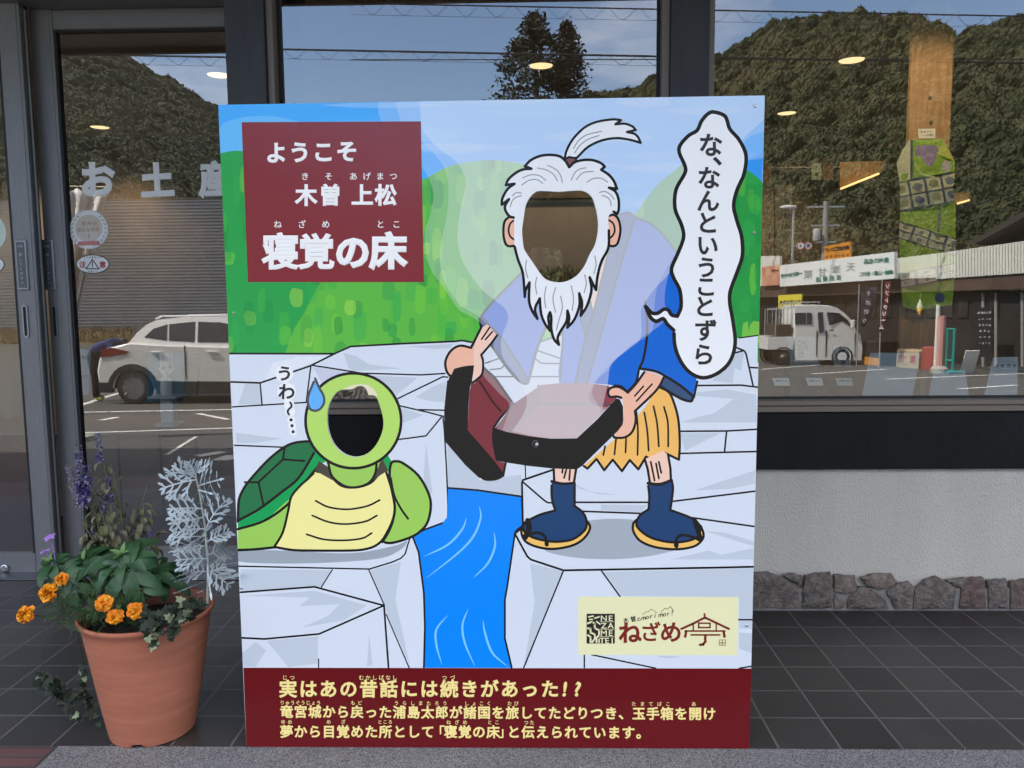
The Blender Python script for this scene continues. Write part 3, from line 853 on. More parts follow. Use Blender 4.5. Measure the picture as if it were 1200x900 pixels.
def planar(shapes, holes, outline=None, base=None):
    verts, edges, key = [], set(), {}
    def vid(p):
        k = (round(p[0], 2), round(p[1], 2))
        if k not in key:
            key[k] = len(verts)
            verts.append(Vector(k))
        return key[k]
    polys = [s[3] for s in shapes] + holes + [outline or QUAD]
    snapped = []
    for P in polys:
        f = [vid(p) for p in P]
        snapped.append([tuple(verts[i]) for i in f])
        for a, b in zip(f, f[1:] + f[:1]):
            if a != b and (b, a) not in edges:
                edges.add((a, b))
    ov, oe, of, _, _, _ = delaunay_2d_cdt(verts, list(edges), [], 0, 1e-4, False)
    T = np.array([[ov[i][0] for i in t] for t in of]).mean(1)
    U = np.array([[ov[i][1] for i in t] for t in of]).mean(1)
    keep = inside(snapped[-1], T, U)
    for h in snapped[len(shapes):-1]:
        keep &= ~inside(h, T, U)
    col = np.tile(np.array(base or ink(208, 219, 240)), (len(T), 1))
    gnames = sorted({s[0] for s in shapes})
    grp = np.full(len(T), gnames.index('rock_print') if 'rock_print' in gnames else 0)
    named = {}
    for (g, c, a, _, clip, nm), P in zip(shapes, snapped):
        xs, ys = [p[0] for p in P], [p[1] for p in P]
        ids = np.nonzero(keep & (T > min(xs)) & (T < max(xs)) & (U > min(ys)) & (U < max(ys)))[0]
        if not len(ids):
            continue
        ids = ids[inside(P, T[ids], U[ids])]
        if clip:
            ids = ids[named[clip][ids]]
        if nm:
            named.setdefault(nm, np.zeros(len(T), bool))[ids] = True
        col[ids] = col[ids] * (1 - a) + np.array(c) * a
        if a >= 1:
            grp[ids] = gnames.index(g)
    groups = {}
    for i in np.nonzero(keep)[0]:
        groups.setdefault(gnames[grp[i]], []).append((of[i], tuple(col[i])))
    return ov, groups

_pv, _pg = planar(SH, [FACE_MAN, FACE_TUR])

def print_mat():
    m = bpy.data.materials.new('printed_vinyl')
    m.use_nodes = True
    nt = m.node_tree
    b = nt.nodes['Principled BSDF']
    at = nt.nodes.new('ShaderNodeAttribute')
    at.attribute_name = 'ink'
    nt.links.new(at.outputs['Color'], b.inputs['Base Color'])
    b.inputs['Roughness'].default_value = 0.24
    b.inputs['Specular IOR Level'].default_value = 0.42
    tc = nt.nodes.new('ShaderNodeTexCoord')
    n1 = nt.nodes.new('ShaderNodeTexNoise')
    n1.inputs['Scale'].default_value = 3.0
    n1.inputs['Detail'].default_value = 2
    n2 = nt.nodes.new('ShaderNodeTexNoise')
    n2.inputs['Scale'].default_value = 420
    ad = nt.nodes.new('ShaderNodeMath')
    ad.operation = 'MULTIPLY_ADD'
    ad.inputs[1].default_value = 0.012
    bpn = nt.nodes.new('ShaderNodeBump')
    bpn.inputs['Strength'].default_value = 0.35
    bpn.inputs['Distance'].default_value = 0.01
    nt.links.new(tc.outputs['Object'], n1.inputs['Vector'])
    nt.links.new(tc.outputs['Object'], n2.inputs['Vector'])
    nt.links.new(n2.outputs['Fac'], ad.inputs[0])
    nt.links.new(n1.outputs['Fac'], ad.inputs[2])
    nt.links.new(ad.outputs['Value'], bpn.inputs['Height'])
    nt.links.new(bpn.outputs['Normal'], b.inputs['Normal'])
    return m

VINYL = print_mat()

board = thing('photo_board', 'tall face-in-hole photo board printed with a bearded old man and a turtle', 'photo board', (-0.12, Y_BOARD + 0.012, 0))
PANEL = None

def art_mesh(name, tris, parent):
    me = bpy.data.meshes.new(name)
    used = {}
    vs, fs, cols = [], [], []
    off = world_of(parent)
    fn = bp(0.0015)
    for t, c in tris:
        f = []
        for i in t:
            if i not in used:
                used[i] = len(vs)
                vs.append(fn(_pv[i].x, _pv[i].y) )
            f.append(used[i])
        # face the viewer
        a, b, d = (vs[k] for k in f[:3])
        if (b - a).cross(d - a).y > 0:
            f.reverse()
        fs.append(f)
        cols.append(c)
    me.from_pydata(vs, [], fs)
    at = me.attributes.new('ink', 'FLOAT_COLOR', 'CORNER')
    flat = []
    for f, c in zip(fs, cols):
        flat += [c[0], c[1], c[2], 1.0] * len(f)
    at.data.foreach_set('color', flat)
    me.materials.append(VINYL)
    o = bpy.data.objects.new(name, me)
    COL.objects.link(o)
    o.parent = parent
    o.location = -off
    return o

def panel_mesh():
    """the board itself: outline and the two openings, 12 mm thick"""
    verts, faces = [], []
    loops = [QUAD, FACE_MAN, FACE_TUR]
    cv, cf = [], []
    for l in loops:
        cf.append(list(range(len(cv), len(cv) + len(l))))
        cv += [Vector(p) for p in l]
    ov, oe, of, iv, _, src = delaunay_2d_cdt(cv, [], cf, 0, 1e-5, True)
    mb = MB()
    fr, bk = [], []
    for p in ov:
        q = at_y(p.x, p.y, Y_BOARD)
        fr.append(q)
        bk.append(q + Vector((0, 0.012, 0)))
    n = len(fr)
    fs = []
    for t, s in zip(of, src):
        if set(s) != {0}:
            continue
        t = list(t)
        if (fr[t[1]] - fr[t[0]]).cross(fr[t[2]] - fr[t[0]]).y > 0:
            t.reverse()
        fs.append(tuple(t))
        fs.append(tuple(n + k for k in reversed(t)))
    edge = {}
    for f in fs[::2]:
        for a, b in zip(f, f[1:] + f[:1]):
            if (b, a) in edge:
                del edge[(b, a)]
            else:
                edge[(a, b)] = 1
    for (a, b) in edge:
        fs.append((b, a, n + a, n + b))
    mb.add(fr + bk, fs)
    mb.m = [1 if min(f) >= n else 0 for f in fs]
    return mb

PANEL = panel_mesh().build('board_panel', [pm('board_core', (0.72, 0.73, 0.74), 0.5, var=.1, scale=30), pm('plywood_back', (.46, .33, .20), .7, var=.2, scale=4, stretch=(6, 6, .8))], board)
ART = {}
for g in ('sky_print', 'hill_print', 'rock_print', 'stream_print', OM, BX, TU, SB, 'title_panel', 'caption_band', 'logo_panel'):
    ART[g] = art_mesh(g, _pg.get(g, []), board)
print('ART', {k: len(v) for k, v in _pg.items()}, len(SH))

# ---- lettering on the board (each block a sheet 0.6 mm proud of its panel)
LIFT = bp(0.0021)
CREAM, PAPER, DARK = pm('cream_ink', ink(244, 222, 150), .3), pm('white_ink', ink(238, 241, 250), .3), pm('black_ink', ink(34, 32, 38), .3)

def lettering(name, parent, rows, mat):
    mb = MB()
    for r_ in rows:
        put_row(mb, *r_[:6], LIFT, r_[6] if len(r_) > 6 else 0.0, **(r_[7] if len(r_) > 7 else {}))
    return mb.build(name, mat, parent)

TP, CB = ART['title_panel'], ART['caption_band']
lettering('welcome_lettering', TP, [('ようこそ', 324, 406.7, 179, 177.3, 26, .036)], PAPER)
lettering('district_lettering', TP, [('木曽', 359, 387.3, 228.8, 228.5, 26, .036), ('上松', 424.7, 452.3, 228.5, 228.5, 26, .036)], PAPER)
lettering('headline_lettering', TP, [('寝', 329, 329, 294.5, 294.5, 44, .032), ('覚', 371, 371, 294.5, 294.5, 43, .034), ('の', 413.3, 413.3, 295, 295, 42, .048), ('床', 455, 455, 293.8, 293.8, 44, .046)], PAPER)
lettering('reading_lettering', TP, [('きそ', 357.7, 385.3, 206.7, 206.7, 9.5, .012), ('あげまつ', 414.3, 461.3, 206.7, 206.5, 9.5, .012)], PAPER)
lettering('reading_lettering', TP, [('ねざめ', 325.7, 382, 262.9, 262.7, 9.8, .012), ('とこ', 446, 464.7, 262.7, 262.7, 9.8, .012)], PAPER)
K = .030
S1, S2, S3 = 21.5, 15.6, 15.6
lettering('caption_lettering', CB, [('実はあの昔話には続きがあった', 337.8, 644.4, 806.8, 806.8, S1, K), ('!?', 662, 677, 806.8, 806.8, 23, .03, {'skew': .12})], CREAM)
lettering('caption_lettering', CB, [('竜宮城から戻った浦島太郎が諸国を旅してたどりつき、', 336, 732.5, 833.4, 835.5, S2, K), ('玉手箱を開け', 748.5, 831, 835.7, 836, S2, K)], CREAM)
lettering('caption_lettering', CB, [('夢から目覚めた所として', 336, 501.5, 856.8, 857, S3, K), ('「', 513.5, 513.5, 857, 857, 15, .02), ('寝覚の床', 528.2, 577.8, 857, 857.2, S3, K), ('」', 592, 592, 857.2, 857.2, 15, .02), ('と伝えられています。', 602, 753, 857.3, 858.2, S3, K)], CREAM)
lettering('reading_lettering', CB, [('じつ', 334, 342.6, 793.7, 793.7, 6.2, .01), ('むかしばなし', 423.6, 462.7, 793.7, 793.7, 6.2, .01), ('つづ', 521, 530.4, 793.7, 793.7, 6.2, .01)], CREAM)
lettering('reading_lettering', CB, [('りゅうぐうじょう', 331, 373.5, 823, 823.2, 5.6, .01), ('もど', 413.8, 421.8, 823.3, 823.3, 5.6, .01), ('うらしまたろう', 464.7, 521.4, 823.5, 823.8, 5.6, .01), ('しょこく', 547, 573, 824, 824, 5.6, .01), ('たび', 597.2, 605, 824, 824, 5.6, .01), ('たまてばこ', 742.7, 782.6, 824.4, 824.6, 5.6, .01), ('あ', 812.8, 812.8, 824.7, 824.7, 5.6, .01)], CREAM)
lettering('reading_lettering', CB, [('ゆめ', 332, 340, 845.6, 845.6, 5.6, .01), ('め', 385.4, 385.4, 845.6, 845.6, 5.6, .01), ('ざ', 402.3, 402.3, 845.6, 845.6, 5.6, .01), ('ところ', 445.3, 457.5, 845.6, 845.6, 5.2, .01), ('ねざめ', 525.8, 545, 846, 846, 5.6, .01), ('とこ', 574, 582.5, 846, 846, 5.6, .01), ('つた', 616.6, 623.5, 846.3, 846.3, 5.6, .01)], CREAM)
mb = MB()
for ch, x, y, s in (('な', 833, 170, 29), ('、', 840.5, 189, 30), ('な', 831, 208.5, 28), ('ん', 830, 235.5, 27.5), ('と', 829.5, 261, 27.5), ('い', 829.5, 288.2, 27), ('う', 827.7, 313.5, 26.5), ('こ', 827.3, 336.5, 26), ('と', 826, 359, 26.5), ('ず', 827, 387, 27), ('ら', 824.7, 415.3, 27)):
    put_char(mb, ch, x, y, s, LIFT, .026, fit='bbox', rot=.02)
mb.build('bubble_lettering', DARK, ART[SB])
mb = MB()
for ch, x, y, s, rt in (('う', 333.4, 437.7, 19, .05), ('わ', 336, 459, 20, .05), ('〜', 339.6, 478.6, 17, 1.75)):
    put_char(mb, ch, x, y, s, LIFT, .030, fit='bbox', rot=rt)
for (x, y) in ((341.3, 491.9), (342.4, 498.8), (343.7, 505.8)):
    mb.add([LIFT(x + 1.9 * math.cos(2 * PI * a / 12), y + 1.9 * math.sin(2 * PI * a / 12)) for a in range(12)], [tuple(range(12))])
mb.build('murmur_lettering', DARK, ART['rock_print'])

# logo panel: the black emblem and the red shop lettering
LIFT2 = bp(0.0027)
mb = MB()
mb.add([LIFT(*p) for p in ((687.4, 718.9), (720.4, 718.9), (720.4, 753.8), (687.4, 753.8))], [(0, 1, 2, 3)])
emblem = mb.build('emblem', DARK, ART['logo_panel'])
CRM2 = pm('cream_ground', ink(226, 228, 188), .3)
mb = MB()
def seg(mb, pts, w, fn, mi=0):
    for a, b in zip(pts, pts[1:]):
        dx, dy = b[0] - a[0], b[1] - a[1]
        l = math.hypot(dx, dy) or 1
        nx, ny, ex, ey = -dy / l * w / 2, dx / l * w / 2, dx / l * w / 2.2, dy / l * w / 2.2
        mb.add([fn(a[0] + nx - ex, a[1] + ny - ey), fn(b[0] + nx + ex, b[1] + ny + ey), fn(b[0] - nx + ex, b[1] - ny + ey), fn(a[0] - nx - ex, a[1] - ny - ey)], [(0, 1, 2, 3)], mi)
for i, t in enumerate(('NE', 'ZA', 'ME', 'TEI')):
    put_row(mb, t, 707.5 if len(t) == 2 else 705.5, 715.6 if len(t) == 2 else 717.3, 724 + i * 8.7, 724 + i * 8.7, 9.2, LIFT2, .012, sx=1.15)
    if i: seg(mb, [(703, 719.6 + i * 8.7), (719.4, 719.6 + i * 8.7)], .5, LIFT2)
for l in ([(689, 730), (694, 728), (697, 731), (697, 736), (702, 738), (702, 744), (699, 747), (699, 752)], [(689, 736), (692, 736), (692, 741), (697, 743), (697, 748), (694, 752)], [(689, 744), (692, 746), (692, 752)], [(702, 749), (702, 752.5)], [(690, 722.5), (695, 721.5)], [(697, 724), (702, 722.5)], [(699, 728), (703, 731)], [(691, 725.5), (694, 725.5)]):
    seg(mb, l, 2.1 if len(l) > 2 else 1.6, LIFT2)
mb.build('emblem_lettering', CRM2, emblem)
mb = MB()
for ch, x, y, s, rt in (('木', 733.3, 726.5, 6.4, -.22), ('曽', 742, 725, 7, -.22), ('の', 748.5, 725.3, 5, -.22)):
    put_char(mb, ch, x, y, s, LIFT, .02, rot=rt)
put_row(mb, 'mori', 754.3, 767.6, 723.3, 720.6, 7.6, LIFT, .012, rot=-.14, skew=.25)
put_row(mb, 'mor!', 774.3, 787.6, 719.8, 717.8, 7.6, LIFT, .012, rot=-.14, skew=.25)
for l in ([(753, 720), (757, 716.5), (759, 717), (763, 713.5), (770, 718)], [(774, 717.5), (779, 712.5), (782, 713.5), (785.5, 710.5), (789.5, 716)]):
    seg(mb, l, .55, LIFT)
mb.build('tagline_lettering', DARK, ART['logo_panel'])
mb = MB()
for ch, x, y, s, b_ in (('ね', 738.5, 741, 27, .03), ('ざ', 763.5, 739.5, 24, .02), ('め', 786, 740.5, 26, .026)):
    put_char(mb, ch, x, y, s, LIFT, b_, fit='bbox', sx=1.02)
def LP(x, y):
    return (665 + x / 5.4545, 690 + y / 5.4545)
for w, l in ((2.6, [(728, 254), (800, 222), (878, 182), (950, 216), (1030, 254)]), (2.2, [(875, 160), (877, 186)]), (1.8, [(838, 218), (910, 218), (910, 246), (838, 246), (838, 218)]), (1.6, [(803, 226), (803, 262)]), (1.6, [(950, 222), (950, 262)]),
             (1.9, [(752, 268), (1004, 268)]), (2.9, [(758, 270), (752, 303)]), (2.9, [(998, 270), (1002, 303)]), (1.9, [(790, 293), (972, 293)]), (2.9, [(880, 296), (880, 335), (866, 354), (848, 356)])):
    seg(mb, [LP(*p) for p in l], w, LIFT)
mb.build('shop_name_lettering', pm('brick_ink', ink(120, 34, 30), .3), ART['logo_panel'])
mb = MB()
for l in ([(842.7, 749.5), (850, 749.5), (850, 756), (842.7, 756), (842.7, 749.5)], [(843, 752.5), (850, 752.5)], [(846.3, 749.5), (846.3, 756)], [(844, 754), (849, 754)]):
    seg(mb, l, .7, LIFT)
mb.build('seal_mark', pm('pale_brick_ink', ink(160, 120, 96), .3), ART['logo_panel'])

# screws and the prop at the back
SCREW = pm('screw_paint', (0.16, 0.30, 0.16), .4, var=.2)
for (u, v) in ((274, 367), (884, 273), (884.5, 124), (875, 733), (283, 689), (629, 521)):
    p = at_y(u, v, Y_BOARD - 0.0016)
    MB().lathe([(0.0, -.0022), (.0035, -.002), (.0052, -.0008), (.0055, 0.0)], (p.x, p.y, p.z), 14, axis='y').build('screw', SCREW if v in (367, 273) else pm('screw_steel', (.5, .52, .55), .4, metal=.8), board, True)
WOOD = pm('plain_timber', (0.30, 0.19, 0.10), .7, var=.35, scale=6, stretch=(8, 8, 1))
BACKY = Y_BOARD + 0.0125
for x in (-0.86, -0.13, 0.60):
    MB().bbox(x - .02, x + .02, BACKY, BACKY + .03, 0.02, 2.02, .003).build('batten', WOOD, board)
for x in (-0.86, 0.60):
    mb = MB()
    mb.tube([(x, BACKY + .035, 1.5), (x, BACKY + .60, 0.02)], .018, 4)
    mb.tube([(x, BACKY + .03, .10), (x, BACKY + .58, .10)], .014, 4)
    mb.build('prop', WOOD, board)

# ================================================================== GROUND
def brickmat(name, c1, c2, mortar, bw, bh, mw, rough=0.5, off=0.0, bump=0.4, loc=(0, 0, 0), noise=0.25):
    m = bpy.data.materials.new(name)
    m.use_nodes = True
    nt = m.node_tree
    b = nt.nodes['Principled BSDF']
    tc = nt.nodes.new('ShaderNodeTexCoord')
    mp = nt.nodes.new('ShaderNodeMapping')
    mp.inputs['Location'].default_value = loc
    br = nt.nodes.new('ShaderNodeTexBrick')
    br.offset = off
    br.inputs['Scale'].default_value = 1.0
    br.inputs['Brick Width'].default_value = bw
    br.inputs['Row Height'].default_value = bh
    br.inputs['Mortar Size'].default_value = mw
    br.inputs['Mortar Smooth'].default_value = 0.15
    br.inputs['Bias'].default_value = 0.0
    br.inputs['Color1'].default_value = (*c1, 1)
    br.inputs['Color2'].default_value = (*c2, 1)
    br.inputs['Mortar'].default_value = (*mortar, 1)
    no = nt.nodes.new('ShaderNodeTexNoise')
    no.inputs['Scale'].default_value = 9
    no.inputs['Detail'].default_value = 8
    mr = nt.nodes.new('ShaderNodeMapRange')
    mr.inputs['To Min'].default_value = 1 - noise
    mr.inputs['To Max'].default_value = 1 + noise
    mx = nt.nodes.new('ShaderNodeMixRGB')
    mx.blend_type = 'MULTIPLY'
    mx.inputs['Fac'].default_value = 1.0
    bp_ = nt.nodes.new('ShaderNodeBump')
    bp_.inputs['Strength'].default_value = bump
    bp_.inputs['Distance'].default_value = 0.004
    bp_.invert = True
    no2 = nt.nodes.new('ShaderNodeTexNoise')
    no2.inputs['Scale'].default_value = 160
    ma = nt.nodes.new('ShaderNodeMath')
    ma.operation = 'MULTIPLY_ADD'
    ma.inputs[1].default_value = 0.12
    nt.links.new(tc.outputs['Object'], mp.inputs['Vector'])
    nt.links.new(mp.outputs['Vector'], br.inputs['Vector'])
    nt.links.new(tc.outputs['Object'], no.inputs['Vector'])
    nt.links.new(tc.outputs['Object'], no2.inputs['Vector'])
    nt.links.new(no.outputs['Fac'], mr.inputs['Value'])
    nt.links.new(br.outputs['Color'], mx.inputs['Color1'])
    nt.links.new(mr.outputs['Result'], mx.inputs['Color2'])
    nt.links.new(mx.outputs['Color'], b.inputs['Base Color'])
    nt.links.new(no2.outputs['Fac'], ma.inputs[0])
    nt.links.new(br.outputs['Fac'], ma.inputs[2])
    nt.links.new(ma.outputs['Value'], bp_.inputs['Height'])
    nt.links.new(bp_.outputs['Normal'], b.inputs['Normal'])
    mr2 = nt.nodes.new('ShaderNodeMapRange')
    mr2.inputs['To Min'].default_value = rough - .12
    mr2.inputs['To Max'].default_value = rough + .15
    nt.links.new(no.outputs['Fac'], mr2.inputs['Value'])
    nt.links.new(mr2.outputs['Result'], b.inputs['Roughness'])
    return m

def speckle(name, cols, scale=260, rough=0.6, big=0.2):
    """granite: crystal grains of several colours"""
    m = bpy.data.materials.new(name)
    m.use_nodes = True
    nt = m.node_tree
    b = nt.nodes['Principled BSDF']
    tc = nt.nodes.new('ShaderNodeTexCoord')
    vo = nt.nodes.new('ShaderNodeTexVoronoi')
    vo.inputs['Scale'].default_value = scale
    rp = nt.nodes.new('ShaderNodeValToRGB')
    rp.color_ramp.interpolation = 'CONSTANT'
    e = rp.color_ramp.elements
    e[0].position, e[0].color = 0.0, (*cols[0], 1)
    e[1].position, e[1].color = 1.0 / len(cols), (*cols[1], 1)
    for i, c in enumerate(cols[2:]):
        x = e.new((i + 2) / len(cols))
        x.color = (*c, 1)
    sp = nt.nodes.new('ShaderNodeSeparateColor')
    no = nt.nodes.new('ShaderNodeTexNoise')
    no.inputs['Scale'].default_value = 5
    no.inputs['Detail'].default_value = 6
    mr = nt.nodes.new('ShaderNodeMapRange')
    mr.inputs['To Min'].default_value = 1 - big
    mr.inputs['To Max'].default_value = 1 + big
    mx = nt.nodes.new('ShaderNodeMixRGB')
    mx.blend_type = 'MULTIPLY'
    mx.inputs['Fac'].default_value = 1
    bp_ = nt.nodes.new('ShaderNodeBump')
    bp_.inputs['Strength'].default_value = 0.3
    bp_.inputs['Distance'].default_value = 0.003
    nt.links.new(tc.outputs['Object'], vo.inputs['Vector'])
    nt.links.new(tc.outputs['Object'], no.inputs['Vector'])
    nt.links.new(vo.outputs['Color'], sp.inputs['Color'])
    nt.links.new(sp.outputs['Red'], rp.inputs['Fac'])
    nt.links.new(rp.outputs['Color'], mx.inputs['Color1'])
    nt.links.new(no.outputs['Fac'], mr.inputs['Value'])
    nt.links.new(mr.outputs['Result'], mx.inputs['Color2'])
    nt.links.new(mx.outputs['Color'], b.inputs['Base Color'])
    nt.links.new(sp.outputs['Green'], bp_.inputs['Height'])
    nt.links.new(bp_.outputs['Normal'], b.inputs['Normal'])
    b.inputs['Roughness'].default_value = rough
    return m

TILE = brickmat('porch_tile', (0.024, 0.0222, 0.0218), (0.043, 0.0395, 0.0385), (0.105, 0.098, 0.094), 0.2, 0.196, 0.0042, 0.36, loc=(-0.002, -2.48, 0), bump=.6, noise=.42)
RTILE = brickmat('red_grooved_tile', (0.13, 0.062, 0.062), (0.11, 0.055, 0.056), (0.055, 0.05, 0.052), 0.30, 0.055, 0.005, 0.55, bump=.8, loc=(.08, -2.475, 0))
GRAN = speckle('granite', [(0.20, 0.20, 0.21), (0.11, 0.11, 0.12), (0.16, 0.16, 0.17), (0.035, 0.036, 0.04), (0.14, 0.14, 0.15), (0.27, 0.27, 0.28)], 330, .6)
ASPH = speckle('asphalt', [(0.042, 0.041, 0.039), (0.07, 0.067, 0.06), (0.052, 0.05, 0.047), (0.10, 0.095, 0.085), (0.06, 0.057, 0.052)], 70, .85, .35)

tf = MB().box(-14, 14, 2.484, 4.06, -.12, 0.0).build('porch_floor', TILE)
tag(tf, kind='structure')
# granite edging slabs, butted with fine joints
mb = MB()
gx = -1.575
while gx < 9:
    mb.bbox(gx + .0015, gx + 3.5985, 2.16, 2.482, -.14, 0.0015, .004)
    gx += 3.6
tag(mb.build('granite_kerb', GRAN), kind='structure')
tag(MB().box(-9, -1.577, 2.0, 2.482, -.12, -.003).build('entrance_ramp', RTILE), kind='structure')
LOT = -0.24
PROF = [(2.155, -.14), (0.5, -.17), (-3, -.25), (-7, -.33), (-12, -.48), (-18, -.63), (-26, -.70), (-70, -.72)]
def lotz(y):
    for (a, za), (b, zb) in zip(PROF, PROF[1:]):
        if b <= y <= a:
            return za + (zb - za) * (a - y) / (a - b)
    return PROF[-1][1] if y < -70 else PROF[0][1]
mb = MB()
vs = [p for (y, z) in PROF for p in ((-70, y, z), (70, y, z))]
mb.add(vs, [(2 * i, 2 * i + 2, 2 * i + 3, 2 * i + 1) for i in range(len(PROF) - 1)])
tag(mb.build('parking_lot', ASPH), kind='structure')
EARTH = pm('earth', (0.07, 0.06, 0.035), .9, var=.5, scale=.6)
tag(MB().box(-900, 900, -900, 60, -2.2, -.80).build('ground', EARTH), kind='structure')

# ================================================================== THE SHOP
STUCCO = pm('stucco', (0.55, 0.515, 0.46), .9, var=.10, scale=2.2, bump=.6, bscale=170, stretch=(1.6, 1.6, .5), detail=9)
BEAM = pm('dark_beam', (0.0045, 0.0046, 0.0055), .6, spec=.22, var=.4, scale=5, bump=.10, bscale=30)
BRONZE = pm('bronze_aluminium', (0.175, 0.142, 0.118), .45, metal=.2, var=.08, scale=2)
POSTM = pm('black_post', (0.021, 0.021, 0.024), .5, var=.25, scale=4, stretch=(5, 5, 1), bump=.08, bscale=12)
DOORM = pm('door_aluminium', (0.20, 0.202, 0.212), .42, metal=.35, var=.08, scale=60, stretch=(3, 3, .2))
RUB = pm('black_gasket', (0.006, 0.006, 0.007), .6)
PANE = glass_mat('window_glass', 2.3, (.88, .90, .89))
SOFF = pm('soffit_boards', (0.24, 0.215, 0.18), .7, var=.2, scale=2, stretch=(1, 8, 8))
FASC = pm('fascia', (0.07, 0.055, 0.045), .6, var=.2)

shop = thing('gift_shop', 'souvenir shop front with stucco wall, stone base and large dark glass windows', 'shop', (0, Y_WALL, 0))

def X(u, v, y):
    return at_y(u, v, y).x

Z_SILL = at_y(1040, 467.6, Y_WALL).z
Z_BEAM1 = at_y(1040, 483, Y_WALL - .03).z
Z_BEAM0 = at_y(1040, 550, Y_WALL - .03).z
Z_STONE = at_y(1040, 680, Y_WALL).z
xp1, xp2 = X(786, 100, Y_WALL - .04), X(831, 100, Y_WALL - .04)        # post between the windows
xq1, xq2 = X(264, 60, Y_WALL - .04), X(310, 60, Y_WALL - .04)          # post beside the doors
XR = 7.5
# stucco wall below the windows, from the door post to the right
MB().box(xq1 + .01, XR, Y_WALL, Y_WALL + .16, 0.02, Z_BEAM0 + .01).build('stucco_wall', STUCCO, shop)
MB().bbox(xq1 + .02, XR, Y_WALL - .03, Y_WALL + .05, Z_BEAM0, Z_BEAM1, .006).build('wall_beam', BEAM, shop)

# rubble base: real stones of uneven outline set in mortar
MB().box(xq1 + .012, XR, Y_WALL - .025, Y_WALL + .02, 0.0, Z_STONE - .030).build('mortar_bed', pm('mortar', (0.20, 0.19, 0.18), .9, var=.2, bump=.4), shop)
STM = [pm('rubble_stone', (0.145, 0.120, 0.106), .85, var=.45, scale=38, bump=.7, bscale=70), pm('rubble_stone_pink', (0.195, 0.155, 0.13), .85, var=.4, scale=30, bump=.7, bscale=70), pm('rubble_stone_red', (0.135, 0.092, 0.08), .85, var=.4, scale=34, bump=.7, bscale=70)]
rs = random.Random(11)
def stone(mb, x0, x1, z0, z1, mi):
    """a hewn stone: wobbly outline, domed rough face"""
    n = 22
    cx, cz = (x0 + x1) / 2, (z0 + z1) / 2
    rx, rz = (x1 - x0) / 2, (z1 - z0) / 2
    ph = rs.uniform(0, 6)
    out = []
    for k in range(n):
        a = 2 * PI * k / n
        e = 0.30
        px = math.copysign(abs(math.cos(a)) ** e, math.cos(a)) * rx
        pz = math.copysign(abs(math.sin(a)) ** e, math.sin(a)) * rz
        w = 1.03 + .035 * math.sin(3 * a + ph) + .03 * math.sin(5 * a + ph * 2) + rs.uniform(-.02, .02)
        if pz < -rz * .8: w = min(w, 1.0)
        out.append((cx + px * w, cz + max(-rz, pz * w)))
    vs, fs = [], []
    for j, (sc, d) in enumerate(((1.0, 0.0), (.985, .013), (.94, .019), (.6, .023), (.25, .024))):
        for (px, pz) in out:
            vs.append((cx + (px - cx) * sc, Y_WALL - .012 - d - rs.uniform(0, .004) * (j > 1), cz + (pz - cz) * sc))
    for j in range(4):
        for k in range(n):
            k2 = (k + 1) % n
            fs.append((j * n + k, j * n + k2, (j + 1) * n + k2, (j + 1) * n + k))
    fs.append(tuple(4 * n + k for k in range(n)))
    mb.add(vs, fs, mi)
def hewn(mb, px, mi):
    """stone of a given outline (pixels): broken face with a few facets"""
    P = [at_y(u, v, Y_WALL - .02) for u, v in px]
    Q = []
    for i in range(len(P)):
        a, b_ = P[i], P[(i + 1) % len(P)]
        for k in range(4):
            q = a.lerp(b_, k / 4)
            Q.append((q.x + rs.uniform(-.003, .003), max(.003, q.z + rs.uniform(-.003, .003))))
    n = len(Q)
    cx, cz = sum(q[0] for q in Q) / n, sum(q[1] for q in Q) / n
    tx, tz = rs.uniform(-.06, .06), rs.uniform(-.05, .08)
    vs, fs = [], []
    for sc, d in ((1.0, 0.0), (.99, .013), (.95, .019), (.62, .023), (.28, .024)):
        for (qx, qz) in Q:
            x, z = cx + (qx - cx) * sc, cz + (qz - cz) * sc
            dd = d + ((x - cx) * tx + (z - cz) * tz + rs.uniform(-.003, .003) if d > .02 else 0)
            vs.append((x, Y_WALL - .014 - dd, z))
    for j in range(4):
        for k in range(n):
            k2 = (k + 1) % n
            fs.append((j * n + k, j * n + k2, (j + 1) * n + k2, (j + 1) * n + k))
    fs.append(tuple(4 * n + k for k in range(n)))
    mb.add(vs, fs, mi)
mb = MB()
A8 = lambda pts: [(880 + x / 3.75, 660 + y / 3.75) for x, y in pts]
A4 = lambda pts: [(880 + x / 2.047, 460 + y / 2.047) for x, y in pts]
for pts, mi in ((A8([(-40, 42), (75, 38), (132, 58), (207, 92), (213, 196), (-40, 198)]), 0), (A8([(137, 50), (180, 42), (228, 58), (224, 96), (206, 88), (162, 66)]), 0), (A8([(236, 52), (300, 40), (348, 40), (355, 70), (352, 196), (220, 198), (224, 104)]), 0),
                (A8([(364, 48), (455, 52), (463, 96), (442, 130), (402, 134), (360, 122)]), 1), (A8([(360, 132), (386, 140), (412, 168), (400, 196), (362, 194)]), 1), (A8([(470, 98), (520, 106), (582, 152), (604, 198), (418, 198), (414, 162), (452, 122)]), 0),
                (A8([(478, 60), (560, 42), (616, 44), (640, 76), (602, 106), (560, 116), (500, 88)]), 1), (A8([(590, 122), (642, 86), (690, 80), (712, 100), (708, 196), (630, 198)]), 0),
                (A4([(390, 472), (414, 448), (442, 438), (492, 466), (486, 518), (384, 518)]), 0), (A4([(464, 449), (512, 443), (506, 470), (484, 462)]), 0), (A4([(502, 450), (530, 441), (556, 442), (561, 518), (496, 518)]), 2), (A4([(564, 450), (610, 446), (614, 518), (566, 516)]), 0),
                (A4([(618, 452), (655, 447), (712, 452), (716, 518), (619, 518)]), 2)):
    hewn(mb, pts, mi)
